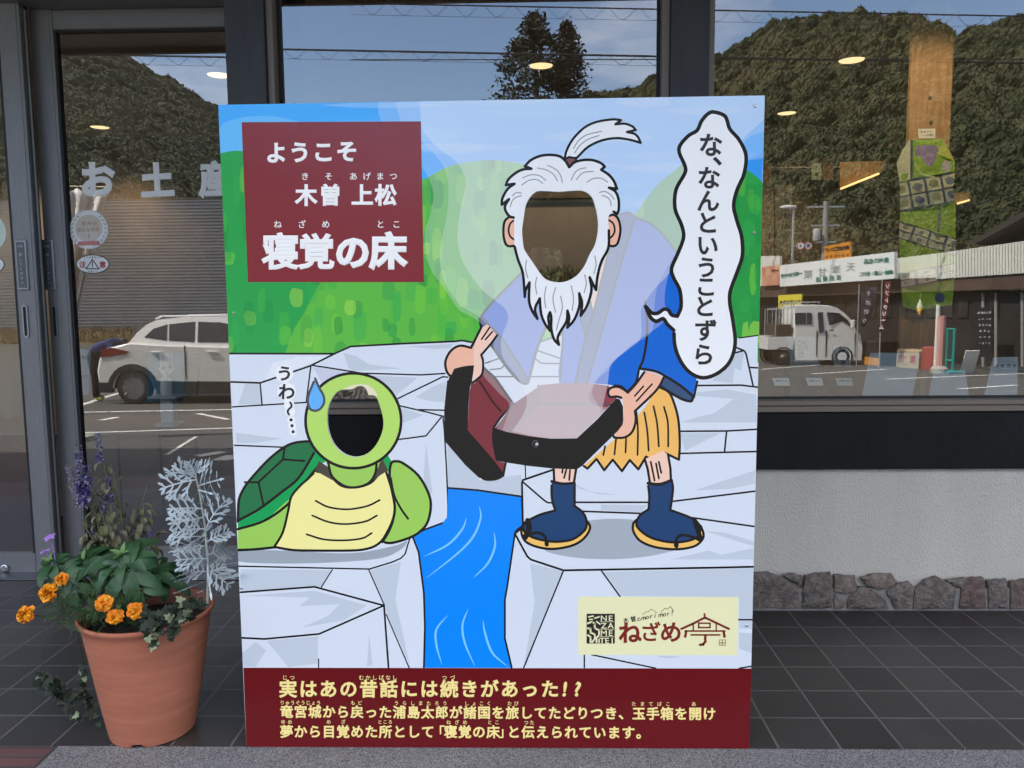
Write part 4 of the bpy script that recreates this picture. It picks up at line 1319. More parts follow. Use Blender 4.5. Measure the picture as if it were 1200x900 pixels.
for (s0, s1) in ((xq1 + .03, X(878, 700, Y_WALL)), (X(1239, 700, Y_WALL - .02), XR)):
    x = s0
    while x < s1 - .05:
        w = min(rs.uniform(.10, .26), s1 - x)
        if rs.random() < .35:
            h = rs.uniform(.055, .08)
            stone(mb, x + .004, x + w - .004, .004, h, rs.choice((0, 0, 1, 2)))
            stone(mb, x + .004, x + w - .004, h + .008, Z_STONE + rs.uniform(-.01, .02), rs.choice((0, 0, 1)))
        else:
            stone(mb, x + .004, x + w - .004, .004, Z_STONE + rs.uniform(-.02, .025), rs.choice((0, 0, 1, 2)))
        x += w
mb.build('stone_base', STM, shop, True, 50)

ZT = 2.95
# posts
for (a, b) in ((xp1, xp2), (xq1, xq2)):
    MB().bbox(a, b, Y_WALL - .04, Y_WALL + .14, .0 if a < 0 else Z_BEAM1 - .01, 4.0, .004).build('post', POSTM, shop)
MB().bbox(XR, XR + .3, Y_WALL - .04, Y_WALL + .2, 0, 4.0, .004).build('post', POSTM, shop)

def window(x0, x1, jl, jr):
    """fixed shop window between posts: bronze frame, sill, glass"""
    w = bpy.data.objects.new('window', None)
    COL.objects.link(w)
    w.parent = shop
    ZTW = 3.55
    MB().box(x0 + jl, x1 - jr, Y_PANE, Y_PANE + .008, Z_SILL - .02, ZTW).build('window_pane', PANE, w)
    fr = MB()
    fr.bbox(x0, x0 + jl, Y_WALL - .012, Y_PANE + .05, Z_BEAM1, ZTW + .05, .003)
    fr.bbox(x1 - jr, x1, Y_WALL - .012, Y_PANE + .05, Z_BEAM1, ZTW + .05, .003)
    fr.bbox(x0, x1, Y_WALL - .010, Y_PANE + .05, ZTW, ZTW + .07, .003)
    fr.build('window_frame', BRONZE, w)
    sl = MB()
    zm = (Z_BEAM1 + Z_SILL) / 2
    sl.bbox(x0 + jl, x1 - jr, Y_WALL - .035, Y_PANE + .05, Z_BEAM1 + .002, zm, .003)
    sl.bbox(x0 + jl, x1 - jr, Y_WALL - .018, Y_PANE + .05, zm + .001, Z_SILL - .004, .003)
    sl.build('window_sill', BRONZE, w)
    gk = MB()
    gk.box(x0 + jl, x0 + jl + .012, Y_PANE - .012, Y_PANE + .016, Z_SILL - .004, ZTW)
    gk.box(x1 - jr - .012, x1 - jr, Y_PANE - .012, Y_PANE + .016, Z_SILL - .004, ZTW)
    gk.box(x0 + jl + .012, x1 - jr - .012, Y_PANE - .012, Y_PANE + .016, Z_SILL - .004, Z_SILL + .006)
    gk.build('gasket', RUB, w)
    return w
window(xq2, xp1, .030, .034)
window(xp2, XR, .028, .03)
# wall over the windows up to the eave, header over the doors
MB().box(-9, XR, Y_WALL + .02, Y_WALL + .16, 3.62, 4.1).build('upper_wall', STUCCO, shop)

# deep eave in front, resting on the wall, with its beams
Y_EAVE, Z_EAVE = 0.9, 3.86
mb = MB()
mb.box(-14, 14, Y_EAVE, Y_WALL + .02, Z_EAVE + .02, Z_EAVE + .06)
mb.build('eave_soffit', SOFF, shop)
MB().bbox(-14, 14, Y_EAVE - .06, Y_EAVE, Z_EAVE - .03, Z_EAVE + .26, .006).build('fascia', FASC, shop)
mb = MB()
mb.prism([(Y_EAVE - .16, Z_EAVE + .24), (Y_EAVE - .16, Z_EAVE + .29), (9.2, 6.6), (9.2, 6.4), (Y_WALL + .3, 4.62), (Y_EAVE, Z_EAVE + .07)], 'x', -14.2, 14.2)
mb.build('roof', pm('roof_metal', (0.06, 0.062, 0.066), .4, metal=.3, var=.15, scale=3), shop)

# inside shell of the shop
DIM = pm('dim_wall', (0.21, 0.16, 0.12), .8, var=.3, scale=2)
CARP = pm('maroon_carpet', (0.055, 0.013, 0.018), .95, var=.35, scale=30, bump=.3, bscale=120)
MB().box(-9, XR + .2, 4.32, 10.3, -.1, 0.004).build('shop_floor', CARP, shop)
MB().box(-9, XR + .2, 10.3, 10.45, -.1, 4.0).build('back_wall', DIM, shop)
MB().box(-9.15, -9, 3.8, 10.45, -.1, 4.0).build('side_wall', DIM, shop)
MB().box(XR + .2, XR + .35, 3.8, 10.45, -.1, 4.0).build('side_wall', DIM, shop)
CEIL = pm('dim_ceiling', (0.42, 0.39, 0.34), .8, var=.15, scale=2)
Z_CEIL = 3.58
MB().box(-9, XR + .2, Y_WALL + .17, 10.45, Z_CEIL, Z_CEIL + .1).build('ceiling', CEIL, shop)

# ------------------------------------------------------------------ sliding glass doors
YF = Y_DOOR - .032       # face of the door stiles
def XD(u, v):
    return at_y(u, v, YF).x
zg_top = at_y(160, 25, YF).z
zr_top = at_y(20, 649, YF).z
zr_bot = at_y(20, 671.5, YF).z
DZ = .10                 # the right leaf slides behind the other
xs = [XD(6, 150), XD(31, 150), at_y(42.5, 150, YF + DZ).x, at_y(69, 150, YF + DZ).x]
xjr = X(262, 100, Y_DOOR)
MB().bbox(-9, xq1 + .2, YF - .05, YF + .10, zg_top + .10, 3.62, .004).build('door_header', DOORM, shop)
MB().bbox(-6, xq1 + .2, YF - .10, YF + .09, .0, zr_bot - .004, .003).build('door_track', pm('track_aluminium', (.22, .23, .25), .35, metal=.8, var=.1), shop)
MB().bbox(-9, -6, YF - .05, 14.0, 0, 4.0, .004).build('entrance_wall', STUCCO, shop)
MB().box(xq1 + .012, xq1 + .12, Y_WALL + .02, Y_DOOR + .2, 0, 4.0).build('return_wall', POSTM, shop)

SWM = pm('switch_plate', (0.10, 0.105, 0.115), .4, metal=.3)
SWE = pm('switch_edge', (0.30, 0.31, 0.33), .35, metal=.7)
TXT_GREY = pm('pale_lettering', (0.42, 0.43, 0.45), .5)
WHITE_FILM = pm('white_film', (0.80, 0.80, 0.80), .5)

def sliding_door(x0, x1, stile_left, stile_right, dz=0.0):
    """glass leaf between x0 and x1"""
    d = bpy.data.objects.new('sliding_door', None)
    COL.objects.link(d)
    d.parent = shop
    y0, y1 = YF + dz, YF + .05 + dz
    fr = MB()
    fr.bbox(x0, x0 + stile_left, y0, y1, zr_bot, zg_top + .11, .004)
    fr.bbox(x1 - stile_right, x1, y0, y1, zr_bot, zg_top + .11, .004)
    fr.bbox(x0 + stile_left, x1 - stile_right, y0 + .002, y1 - .002, zg_top, zg_top + .10, .004)
    fr.bbox(x0 + stile_left, x1 - stile_right, y0 + .002, y1 - .002, zr_bot, zr_top, .004)
    for xx, s_ in ((x0, stile_left), (x1 - stile_right, stile_right)):      # grooves in the extrusions
        fr.box(xx + s_ * .82, xx + s_ * .88, y0 - .0025, y0 + .002, zr_bot + .01, zg_top + .1)
    fr.build('door_frame', DOORM, d)
    gx0, gx1 = x0 + stile_left, x1 - stile_right
    MB().box(gx0, gx1, YF + .026 + dz, YF + .034 + dz, zr_top - .003, zg_top + .003).build('door_pane', PANE, d)
    g = MB()
    for a, b in ((gx0 - .001, gx0 + .012), (gx1 - .016, gx1 + .001)):
        g.box(a, b, YF + .008 + dz, YF + .045 + dz, zr_top, zg_top)
    g.box(gx0 + .016, gx1 - .016, YF + .008 + dz, YF + .045 + dz, zg_top - .012, zg_top + .001)
    g.build('gasket', RUB, d)
    return d

W_DOOR = .95
door_r = sliding_door(xs[2], xjr + .14, xs[3] - xs[2], .10, DZ)
door_l = sliding_door(xs[1] - 1.25, xs[1], .10, xs[1] - xs[0])

def fit_plate(door, u, v0, v1, wpx, YF):
    """touch switch plate with its lettering, and the pull below it"""
    p0, p1 = at_y(u, v0, YF), at_y(u, v1, YF)
    xm = (p0.x + p1.x) / 2
    w = wpx / F_PX * YF
    mb = MB()
    mb.bbox(xm - w / 2, xm + w / 2, YF - .010, YF + .002, p1.z, p0.z, .004, 1)
    mb.bbox(xm - w * .38, xm + w * .38, YF - .0125, YF - .008, p1.z + .012, p0.z - .012, .002, 0)
    pl = mb.build('switch_plate', [SWM, SWE], door)
    fn = lambda a, b: Vector((xm + a, YF - .0132, -b))
    t = MB()
    h = p0.z - p1.z
    for i, ch in enumerate('押してください'):
        put_char(t, ch, 0, -(p1.z + h * (.70 - i * .092)), .019, fn, .012, unit=1)
    for i, ch in enumerate('自動'):
        put_char(t, ch, (i - .5) * .016, -(p1.z + h * .87), .014, fn, .01, unit=1)
    put_row(t, 'PUSH', -.013, .013, -(p1.z + h * .065), -(p1.z + h * .065), .010, fn, .0, unit=1)
    t.build('switch_lettering', TXT_GREY, pl)
def pull(door, u, v0, v1, wpx, YF):
    p0, p1 = at_y(u, v0, YF), at_y(u, v1, YF)
    xm = (p0.x + p1.x) / 2
    w = wpx / F_PX * YF
    def loop(w, z0, z1, n=6):
        o = []
        for (cz, a0) in ((z1 - w / 2, 0), (z0 + w / 2, PI)):
            for k in range(n + 1):
                a = a0 + PI * k / n
                o.append((xm + w / 2 * math.cos(a), cz + w / 2 * math.sin(a)))
        return o
    A, B = loop(w, p1.z, p0.z), loop(w * .5, p1.z + w * .3, p0.z - w * .3)
    n = len(A)
    mb = MB()
    vs = [(x, YF - .006, z) for x, z in A] + [(x, YF - .006, z) for x, z in B] + [(x, YF + .001, z) for x, z in A] + [(x, YF - .0015, z) for x, z in B]
    fs = []
    for k in range(n):
        k2 = (k + 1) % n
        fs += [(k, k2, n + k2, n + k), (2 * n + k2, 2 * n + k, k, k2)[::-1], (n + k, n + k2, 3 * n + k2, 3 * n + k)]
    mb.add(vs, fs, 0)
    mb.add([(x, YF - .0015, z) for x, z in B], [tuple(range(n))], 1)
    mb.build('door_pull', [SWE, RUB], door)
fit_plate(door_l, 26.5, 281, 340, 13, YF)
fit_plate(door_r, 58, 281, 340, 13, YF + DZ)
pull(door_l, 30.3, 357, 396, 7, YF)
pull(door_r, 64.5, 357, 396, 7, YF + DZ)
p = at_y(6.5, 665.5, YF)
MB().lathe([(.0, -.016), (.013, -.016), (.016, -.012), (.021, -.010), (.023, -.002), (.023, .004)], (p.x, YF, p.z), 24, axis='y').build('door_lock', pm('lock_steel', (.4, .4, .42), .3, metal=.9), door_l, True, 40)
# the slot between the leaves
MB().box(xs[1] + .003, xs[2] - .003, YF + .045, YF + .065, zr_bot, zg_top + .1).build('door_seal', RUB, shop)
MB().bbox(xs[1] + .003, xs[1] + .014, YF + .030, YF + .044, zr_bot, zg_top + .08, .002).build('meeting_strip', DOORM, shop)

# lettering and stickers on the glass
YG = Y_DOOR - .032 + .026
gf = lambda u, v: at_y(u, v, YG + DZ - .0008)
t = MB()
for ch, x, y, s, rt in (('お', 115.5, 210, 46, -.03), ('土', 184, 210.5, 44, -.06), ('産', 252, 210, 44, -.03), ('品', 322, 210, 44, 0)):
    put_char(t, ch, x, y, s * .95, gf, .052, fit='bbox', rot=rt, unit=.0045, sx=.95)
t.build('window_lettering', pm('lettering_film', (0.82, 0.82, 0.82), .5), door_r)

def sticker(door, name, cx, cy, rx, ry, ground, rim, rimw, seed=0):
    y = YG - .001 + (DZ if door is door_r else 0)
    def F(l):
        return lambda u, v: at_y(u, v, y - l)
    n = 40
    mb = MB()
    mb.add([F(0)(cx + rx * math.cos(2 * PI * k / n), cy + ry * math.sin(2 * PI * k / n)) for k in range(n)], [tuple(range(n))], 0)
    vs = [F(.0003)(cx + rx * math.cos(2 * PI * k / n), cy + ry * math.sin(2 * PI * k / n)) for k in range(n)]
    vs += [F(.0003)(cx + (rx - rimw) * math.cos(2 * PI * k / n), cy + (ry - rimw) * math.sin(2 * PI * k / n)) for k in range(n)]
    mb.add(vs, [(k, (k + 1) % n, n + (k + 1) % n, n + k) for k in range(n)], 1)
    return mb.build(name, [ground, rim], door), F(.0006)
RED = pm('red_ink', (0.42, 0.04, 0.035), .4)
PINK = pm('faded_red_ink', (0.60, 0.22, 0.20), .5)
BEIGE = pm('faded_print', (0.62, 0.52, 0.42), .6, color2=(0.66, 0.60, 0.55), scale=14)
st, F = sticker(door_r, 'round_sticker', 104, 269, 22.8, 23, WHITE_FILM, pm('silver_rim', (.62, .62, .62), .5), 1.0)
t = MB()
n = 30
t.add([F(104 + 16 * math.cos(2 * PI * k / n), 267.5 + 16 * math.sin(2 * PI * k / n)) for k in range(n)], [tuple(range(n))])
t.build('sticker_centre', BEIGE, st)
F2 = lambda u, v: F(u, v) + Vector((0, -.0004, 0))
t = MB()
put_row(t, '信州の', 98, 111, 262, 262, 5.4, F2, .02, unit=.0045)
put_row(t, '安心なお店', 93, 114, 269.5, 268.5, 5.2, F2, .02, unit=.0045)
put_char(t, '3', 104, 276.5, 7, F2, .02, unit=.0045)
t.build('sticker_lettering', pm('faded_brown_ink', (.40, .25, .18), .5), st)
t = MB()
t.add([F2(*q) for q in ((92, 283), (116, 282), (118, 287), (90, 288))], [(0, 1, 2, 3)])
t.build('sticker_ribbon', PINK, st)
t = MB()
for s_ in (-1, 1):
    for k in range(9):
        a = PI / 2 + s_ * (0.35 + k * .26)
        c_ = (104 + 19.6 * math.cos(a), 269 + 19.6 * math.sin(a))
        d = (math.cos(a + 1.57 + .7 * s_), math.sin(a + 1.57 + .7 * s_))
        q = (-d[1], d[0])
        t.add([F2(c_[0] + d[0] * 2.6, c_[1] + d[1] * 2.6), F2(c_[0] + q[0], c_[1] + q[1]), F2(c_[0] - d[0] * 2.6, c_[1] - d[1] * 2.6), F2(c_[0] - q[0], c_[1] - q[1])], [(0, 1, 2, 3)])
t.build('sticker_wreath', pm('laurel_ink', (.45, .43, .36), .5), st)
st, F = sticker(door_r, 'caution_sticker', 108.5, 309.5, 19.6, 11.4, WHITE_FILM, DARK, 1.1)
F2 = lambda u, v: F(u, v) + Vector((0, -.0004, 0))
t = MB()
put_char(t, '注', 96.8, 310, 8.2, F2, .03, unit=.0045)
put_char(t, '意', 120.3, 310, 8.2, F2, .03, unit=.0045)
t.build('caution_lettering', RED, st)
t = MB()
for a, b in (((108.3, 304), (101, 315)), ((101, 315), (116, 315)), ((116, 315), (108.3, 304)), ((108.3, 307), (108.3, 311.5))):
    seg(t, [a, b], 1.2, F2)
t.add([F2(108.3 + .7 * math.cos(k), 313.3 + .7 * math.sin(k)) for k in (0, 1.05, 2.1, 3.15, 4.2, 5.25)], [tuple(range(6))])
put_row(t, 'ドアが開きます', 99, 118, 301.6, 301.6, 2.4, F2, .01, unit=.0045)
put_row(t, '自動ドア', 104, 113, 318, 318, 2.4, F2, .01, unit=.0045)
t.build('caution_mark', DARK, st)
st, F = sticker(door_l, 'round_sticker', -15, 273, 22.5, 23, pm('green_film', (.62, .74, .62), .5), pm('silver_rim', (.62, .62, .62), .5), 1.0)
st, F = sticker(door_l, 'caution_sticker', -14, 310, 19.5, 11.5, WHITE_FILM, DARK, 1.1)

# ================================================================== ACROSS THE CAR PARK (what the windows mirror)
VD = YF + .026 + DZ                     # mirror plane of the right-hand door
def onlot(u, v, pane=Y_PANE):
    """the point of the car park mirrored at pixel u, v"""
    d = ray(u, v)
    t0, t1 = 1.0, 400.0
    for _ in range(60):
        t = (t0 + t1) / 2
        p = EYE + d * t
        y = 2 * pane - p.y
        if p.z > lotz(min(2.155, y)):
            t0 = t
        else:
            t1 = t
    return Vector((p.x, y, lotz(y)))

PAINT = pm('road_paint', (0.62, 0.61, 0.57), .7, var=.3, scale=14)
mb = MB()
def stripe(a, b, w, pane):
    p, q = onlot(*a, pane), onlot(*b, pane)
    e = (q - p); e.z = 0
    p, q = p - e * .01, q + e * .3 if e.length > 2 else q
    n = Vector((-e.y, e.x, 0)).normalized() * w / 2
    k = 14
    vs = []
    for i in range(k + 1):
        c = p.lerp(q, i / k)
        for s_ in (-1, 1):
            r_ = c + n * s_
            vs.append((r_.x, r_.y, lotz(r_.y) + .006))
    mb.add(vs, [(2 * i, 2 * i + 1, 2 * i + 3, 2 * i + 2) for i in range(k)])
for a, b, w in (((86.6, 483.6), (271.7, 480.4), .12), ((87.5, 508), (272, 502), .10), ((95, 475), (136, 462), .12), ((192, 467.5), (271, 465), .12), ((118, 493), (138, 489), .12), ((232, 485), (268, 492), .10), ((196, 533), (230, 512), .05), ((232, 535), (262, 530), .16), ((258, 540), (275, 534), .2)):
    stripe(a, b, w, VD)
for a, b, w in (((1053, 425.5), (1191, 433), .14), ((1040, 444.5), (1191, 438.5), .14), ((1124, 456), (1191, 451.5), .14), ((893, 433), (956, 428), .14), ((952, 438.5), (1020, 434), .14)):
    stripe(a, b, w, Y_PANE)
tag(mb.build('parking_lines', PAINT), kind='structure')

# ---- hills: forest-covered slopes rising beyond the road
def forest_mat(name, cols, sc):
    m = bpy.data.materials.new(name)
    m.use_nodes = True
    nt = m.node_tree
    b = nt.nodes['Principled BSDF']
    b.inputs['Roughness'].default_value = .95
    b.inputs['Specular IOR Level'].default_value = .1
    tc = nt.nodes.new('ShaderNodeTexCoord')
    vo = nt.nodes.new('ShaderNodeTexVoronoi')
    vo.inputs['Scale'].default_value = sc
    rp = nt.nodes.new('ShaderNodeValToRGB')
    e = rp.color_ramp.elements
    e[0].color = (*cols[0], 1)
    e[1].color = (*cols[-1], 1)
    for i, c in enumerate(cols[1:-1]):
        x = e.new((i + 1) / (len(cols) - 1))
        x.color = (*c, 1)
    no = nt.nodes.new('ShaderNodeTexNoise')
    no.inputs['Scale'].default_value = sc * .12
    no.inputs['Detail'].default_value = 8
    sp = nt.nodes.new('ShaderNodeSeparateColor')
    ad = nt.nodes.new('ShaderNodeMath')
    ad.operation = 'MULTIPLY_ADD'
    ad.inputs[1].default_value = .45
    su = nt.nodes.new('ShaderNodeMath')
    su.operation = 'MULTIPLY_ADD'
    su.inputs[1].default_value = 1.0
    su.inputs[2].default_value = -.22
    nt.links.new(tc.outputs['Object'], vo.inputs['Vector'])
    nt.links.new(tc.outputs['Object'], no.inputs['Vector'])
    nt.links.new(vo.outputs['Color'], sp.inputs['Color'])
    nt.links.new(sp.outputs['Red'], ad.inputs[0])
    nt.links.new(no.outputs['Fac'], su.inputs[0])
    nt.links.new(su.outputs['Value'], ad.inputs[2])
    nt.links.new(ad.outputs['Value'], rp.inputs['Fac'])
    nt.links.new(rp.outputs['Color'], b.inputs['Base Color'])
    return m
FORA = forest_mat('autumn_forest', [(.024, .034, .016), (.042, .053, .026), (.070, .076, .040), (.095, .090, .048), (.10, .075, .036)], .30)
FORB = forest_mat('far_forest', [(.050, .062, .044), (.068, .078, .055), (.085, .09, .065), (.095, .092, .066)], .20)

def interp(tab, u):
    if u <= tab[0][0]: return tab[0][1]
    for (a, x), (b, y) in zip(tab, tab[1:]):
        if u <= b:
            t = (u - a) / (b - a)
            t = t * t * (3 - 2 * t) * .5 + t * .5
            return x + (y - x) * t
    return tab[-1][1]

def hills(name, ridge, d0, d1, pane, mat, nu, nv, crown, seed, z0=-1.0, clumps=0, csize=1.0):
    rng = np.random.RandomState(seed)
    us = np.linspace(ridge[0][0], ridge[-1][0], nu)
    pts = []
    for u in us:
        v = interp(ridge, u)
        dr = ray(u, v)
        base = EYE + dr * (d0 / dr.y)
        top = EYE + dr * (d1 / dr.y)
        pts.append((base.x, top.x, top.z))
    pts = np.array(pts)
    t = np.linspace(0, 1.25, nv)
    Xg = pts[:, 0][:, None] + (pts[:, 1] - pts[:, 0])[:, None] * t
    Yg = (d0 + (d1 - d0) * t)[None, :] + np.zeros((nu, 1))
    prof = np.where(t <= 1, t ** 1.12, 1 - (t - 1) * 1.2)
    Zg = z0 + (pts[:, 2] - z0)[:, None] * prof
    # folds and crowns
    fold = np.sin(Xg * .031 + Yg * .012 + seed) * np.sin(Xg * .013 - Yg * .02) * 5 + np.sin(Xg * .085 + seed * 2) * 1.6
    Zg = Zg + fold * np.minimum(1, t * 2) * (1 - np.clip(t, 0, 1) ** 3)
    Wg = np.sqrt((Zg - z0) ** 2 + (Yg - d0) ** 2)              # distance up the slope
    def bump(sz, sh, lift):
        """crowns: half balls strewn over the slope"""
        gx, gy = np.floor(Xg / sz).astype(int), np.floor(Wg / sz).astype(int)
        best = np.zeros(Xg.shape)
        for dx in (-1, 0, 1):
            for dy in (-1, 0, 1):
                hx, hy = gx + dx, gy + dy
                h = ((hx * 73856093) ^ (hy * 19349663) ^ (seed * 7919 + sh)) & 0xfffff
                jx, jy, ja = (h % 97) / 97., (h // 97 % 89) / 89., (h // 311 % 71) / 71.
                d = ((Xg - (hx + jx) * sz) ** 2 + (Wg - (hy + jy) * sz) ** 2) / (sz * (.50 + .35 * ja)) ** 2
                best = np.maximum(best, np.sqrt(np.clip(1 - d, 0, 1)) * (.5 + .5 * ja))
        return best * lift
    Bm = bump(crown, 1, crown * .8) + bump(crown * .45, 2, crown * .30) + bump(crown * .22, 3, crown * .15)
    Bm = Bm + rng.uniform(-.06, .06, Zg.shape) * crown
    Yg = Yg - Bm * .75
    Zg = Zg + Bm * .62 - crown * .35
    vs = [(float(x), float(2 * pane - y), float(z)) for x, y, z in zip(Xg.ravel(), Yg.ravel(), Zg.ravel())]
    fs = [(i * nv + j, i * nv + j + 1, (i + 1) * nv + j + 1, (i + 1) * nv + j) for i in range(nu - 1) for j in range(nv - 1)]
    mb = MB()
    mb.add(vs, fs)
    ob = tag(mb.build(name, mat), kind='structure')
    if clumps:                                     # twigs of the canopy, uncountable
        ii, jj = rng.randint(0, nu, clumps), rng.randint(0, int(nv * .82), clumps)
        P = np.stack([Xg[ii, jj], 2 * pane - Yg[ii, jj], Zg[ii, jj]], 1)
        P = P + rng.normal(0, csize * .35, P.shape) + np.array([0, csize * .25, csize * .2])
        a = rng.normal(0, 1, P.shape); a /= np.linalg.norm(a, axis=1)[:, None]
        c = np.cross(a, rng.normal(0, 1, P.shape)); c /= np.linalg.norm(c, axis=1)[:, None]
        s1 = (csize * rng.uniform(.3, .8, clumps))[:, None]
        s2 = (csize * rng.uniform(.2, .5, clumps))[:, None]
        V = np.stack([P - a * s1, P + c * s2, P + a * s1, P - c * s2], 1).reshape(-1, 3)
        me = bpy.data.meshes.new('forest_canopy')
        me.vertices.add(len(V))
        me.vertices.foreach_set('co', V.ravel().astype(np.float32))
        me.loops.add(len(V))
        me.loops.foreach_set('vertex_index', np.arange(len(V), dtype=np.int32))
        me.polygons.add(clumps)
        me.polygons.foreach_set('loop_start', np.arange(0, len(V), 4, dtype=np.int32))
        me.polygons.foreach_set('loop_total', np.full(clumps, 4, dtype=np.int32))
        me.update()
        me.validate()
        me.materials.append(mat)
        fo = bpy.data.objects.new('forest_canopy', me)
        COL.objects.link(fo)
        tag(fo, kind='stuff')
    return ob
hills('forested_hill', [(430, 330), (560, 250), (640, 165), (690, 114), (740, 108), (777, 89), (838, 71), (870, 53), (907, 31), (960, 24), (1032, 19), (1064, 23), (1088, 32), (1112, 44), (1136, 35), (1200, 26), (1300, 15), (1500, 60), (1800, 160)], 62, 190, Y_PANE, FORA, 620, 430, 3.7, 5, clumps=240000, csize=.38)
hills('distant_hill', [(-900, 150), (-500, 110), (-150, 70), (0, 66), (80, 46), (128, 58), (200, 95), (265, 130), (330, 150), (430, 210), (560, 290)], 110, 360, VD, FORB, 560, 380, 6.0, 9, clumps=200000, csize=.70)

# ---- two cedars
BARK = pm('bark', (0.06, 0.04, 0.028), .9, var=.4, scale=8)
CEDAR = pm('cedar_leaf', (0.035, 0.045, 0.022), .9, var=.5, scale=1.2)
def conifer(u, vtop, d, halfpx, label, seed):
    top = mir(u, vtop, 2 * Y_PANE - d)
    k = d / F_PX
    x, y, h = top.x, top.y, top.z + .7
    r_ = random.Random(seed)
    t = thing('cedar_tree', label, 'tree', (x, y, -.7), 'cedars beyond the road')
    MB().tube([(x, y, -.7), (x + .1, y, h * .5), (x, y, top.z - .5)], [.38, .25, .05], 8).build('trunk', BARK, t)
    mb = MB()
    W = halfpx * k
    def env(f):
        return W * min(1.25, .06 + 3.4 * f ** .92)
    for i in range(230):
        f = r_.random() ** 1.25 * .62
        z = top.z - f * h
        a = r_.uniform(0, 2 * PI)
        rr = env(f) * math.sqrt(r_.uniform(.05, 1)) * r_.uniform(.75, 1.08)
        c = Vector((x + rr * math.cos(a), y + rr * math.sin(a), z))
        s_ = r_.uniform(.35, .7) * (.55 + .9 * min(1, f * 3))
        for q in range(46):
            o = Vector((r_.gauss(0, 1), r_.gauss(0, 1), r_.gauss(0, .75))) * s_ * .5
            e1 = Vector((r_.gauss(0, 1), r_.gauss(0, 1), r_.gauss(0, .6))).normalized() * r_.uniform(.07, .15)
            e2 = Vector((r_.gauss(0, 1), r_.gauss(0, 1), r_.gauss(0, .8))).normalized() * r_.uniform(.06, .12)
            mb.add([c + o - e1, c + o + e2, c + o + e1, c + o - e2], [(0, 1, 2, 3)])
    mb.build('crown', CEDAR, t)
conifer(627, 18, 44, 60, 'taller of the two dark cedars mirrored in the middle window', 3)
conifer(664, 30, 45, 40, 'shorter cedar standing close beside the taller cedar in the middle window', 8)

# ---- overhead wires
WIRE = pm('black_wire', (.012, .012, .013), .6)
def wire(a, b, d, r_, label, coil, pane=Y_PANE, sag=.0):
    y = 2 * pane - d
    p, q = mir(*a, y, pane), mir(*b, y, pane)
    e = q - p
    p2, q2 = p - e * 1.2, q + e * 1.2
    n = 40
    pts = [p2.lerp(q2, i / n) + Vector((0, 0, -sag * (1 - (2 * i / n - 1) ** 2))) for i in range(n + 1)]
    t = thing('overhead_wire', label, 'wire', p2)
    mb = MB()
    mb.tube(pts, r_, 5)
    mb.build('cable', WIRE, t)
    if coil:
        m = MB()
        L = (q2 - p2).length
        k = int(L / coil)
        sp = []
        for i in range(k * 10 + 1):
            f = i / (k * 10)
            c = p2.lerp(q2, f)
            sp.append(c + Vector((0, .12 * math.cos(2 * PI * i / 10), -.17 + .17 * math.sin(2 * PI * i / 10))))
        m.tube(sp, min(.010, r_ * .3), 3)
        m.tube([p + Vector((0, 0, -.36)) for p in pts], min(.008, r_ * .25), 3)
        m.build('spiral_hanger', WIRE, t)
wire((322, 57.5), (775, 66), 32, .040, 'thick overhead cable with spiral hanger across the middle window', 1.25)
wire((838, 12), (1200, 19), 27, .025, 'thin overhead cable with wavy hanger at the top of the wide window', 1.0)
wire((838, 69.5), (1200, 69), 30, .02, 'plain thin overhead wire across the hill in the wide window', 0)
wire((1120, 247), (1200, 222), 24, .02, 'upper of two wires sloping up towards the gable roof', 0)
wire((1122, 262), (1200, 243), 24, .02, 'lower of two wires sloping up towards the gable roof', 0)

# ---- grey ribbed wall on its grassy bank, behind the white car
d = 48.0
yw = 2 * VD - d
zt, zb = mir(160, 237, yw, VD).z, mir(160, 386, yw, VD).z
xa, xb = -60.0, mir(520, 300, yw, VD).x
RIB = pm('ribbed_steel', (0.20, 0.205, 0.215), .5, metal=.2, var=.12, scale=1.5)
w = thing('ribbed_wall', 'long grey wall of horizontally ribbed steel sheet above a bank of dry grass', 'wall', (-20, yw, zb))
mb = MB()
prof, n = [], int((zt - zb) / .19)
for i in range(n + 1):
    z = zb + (zt - zb) * i / n
    prof += [(yw + .045, z), (yw + .045, z + .095), (yw, z + .105), (yw, z + .175)]
vs = [(x, p[0], p[1]) for p in prof for x in (xa, xb)]
mb.add(vs, [(2 * i, 2 * i + 1, 2 * i + 3, 2 * i + 2) for i in range(len(prof) - 1)])
mb.box(xa, xb, yw - .12, yw - .002, zb - .3, zt + .1)
mb.build('wall_sheet', RIB, w)
MB().bbox(xa, xb, yw - .16, yw + .05, zt + .10, zt + .18, .01).build('coping', pm('dark_coping', (.05, .045, .04), .6), w)
mb = MB()
mb.prism([(yw + 1.9, lotz(yw) - .05), (yw + .9, zb - .25), (yw + .03, zb), (yw - 3, zb), (yw - 3, lotz(yw) - .3)], 'x', xa - 8, xb)
r_ = random.Random(4)
for i in range(16000):
    t = r_.random()
    y = yw + .05 + 1.8 * t
    z = (zb - (zb - .25 - zb) * 0 - .25 * min(1, t * 1.9 / .9) if t * 1.85 < .87 else zb - .25 - (zb - .25 - lotz(yw)) * min(1, (t * 1.85 - .87) / 1.0))
    x = r_.uniform(-48, xb)
    h = r_.uniform(.12, .42)
    a = r_.uniform(0, PI)
    e = Vector((math.cos(a), math.sin(a), 0)) * .02
    b = Vector((x, y, z - .02))
    mb.add([b - e, b + e, b + Vector((r_.gauss(0, .06), r_.gauss(0, .06), h))], [(0, 1, 2)])
tag(mb.build('dry_grass_bank', pm('dry_grass', (0.19, 0.14, 0.07), .95, var=.45, scale=5)), kind='stuff')

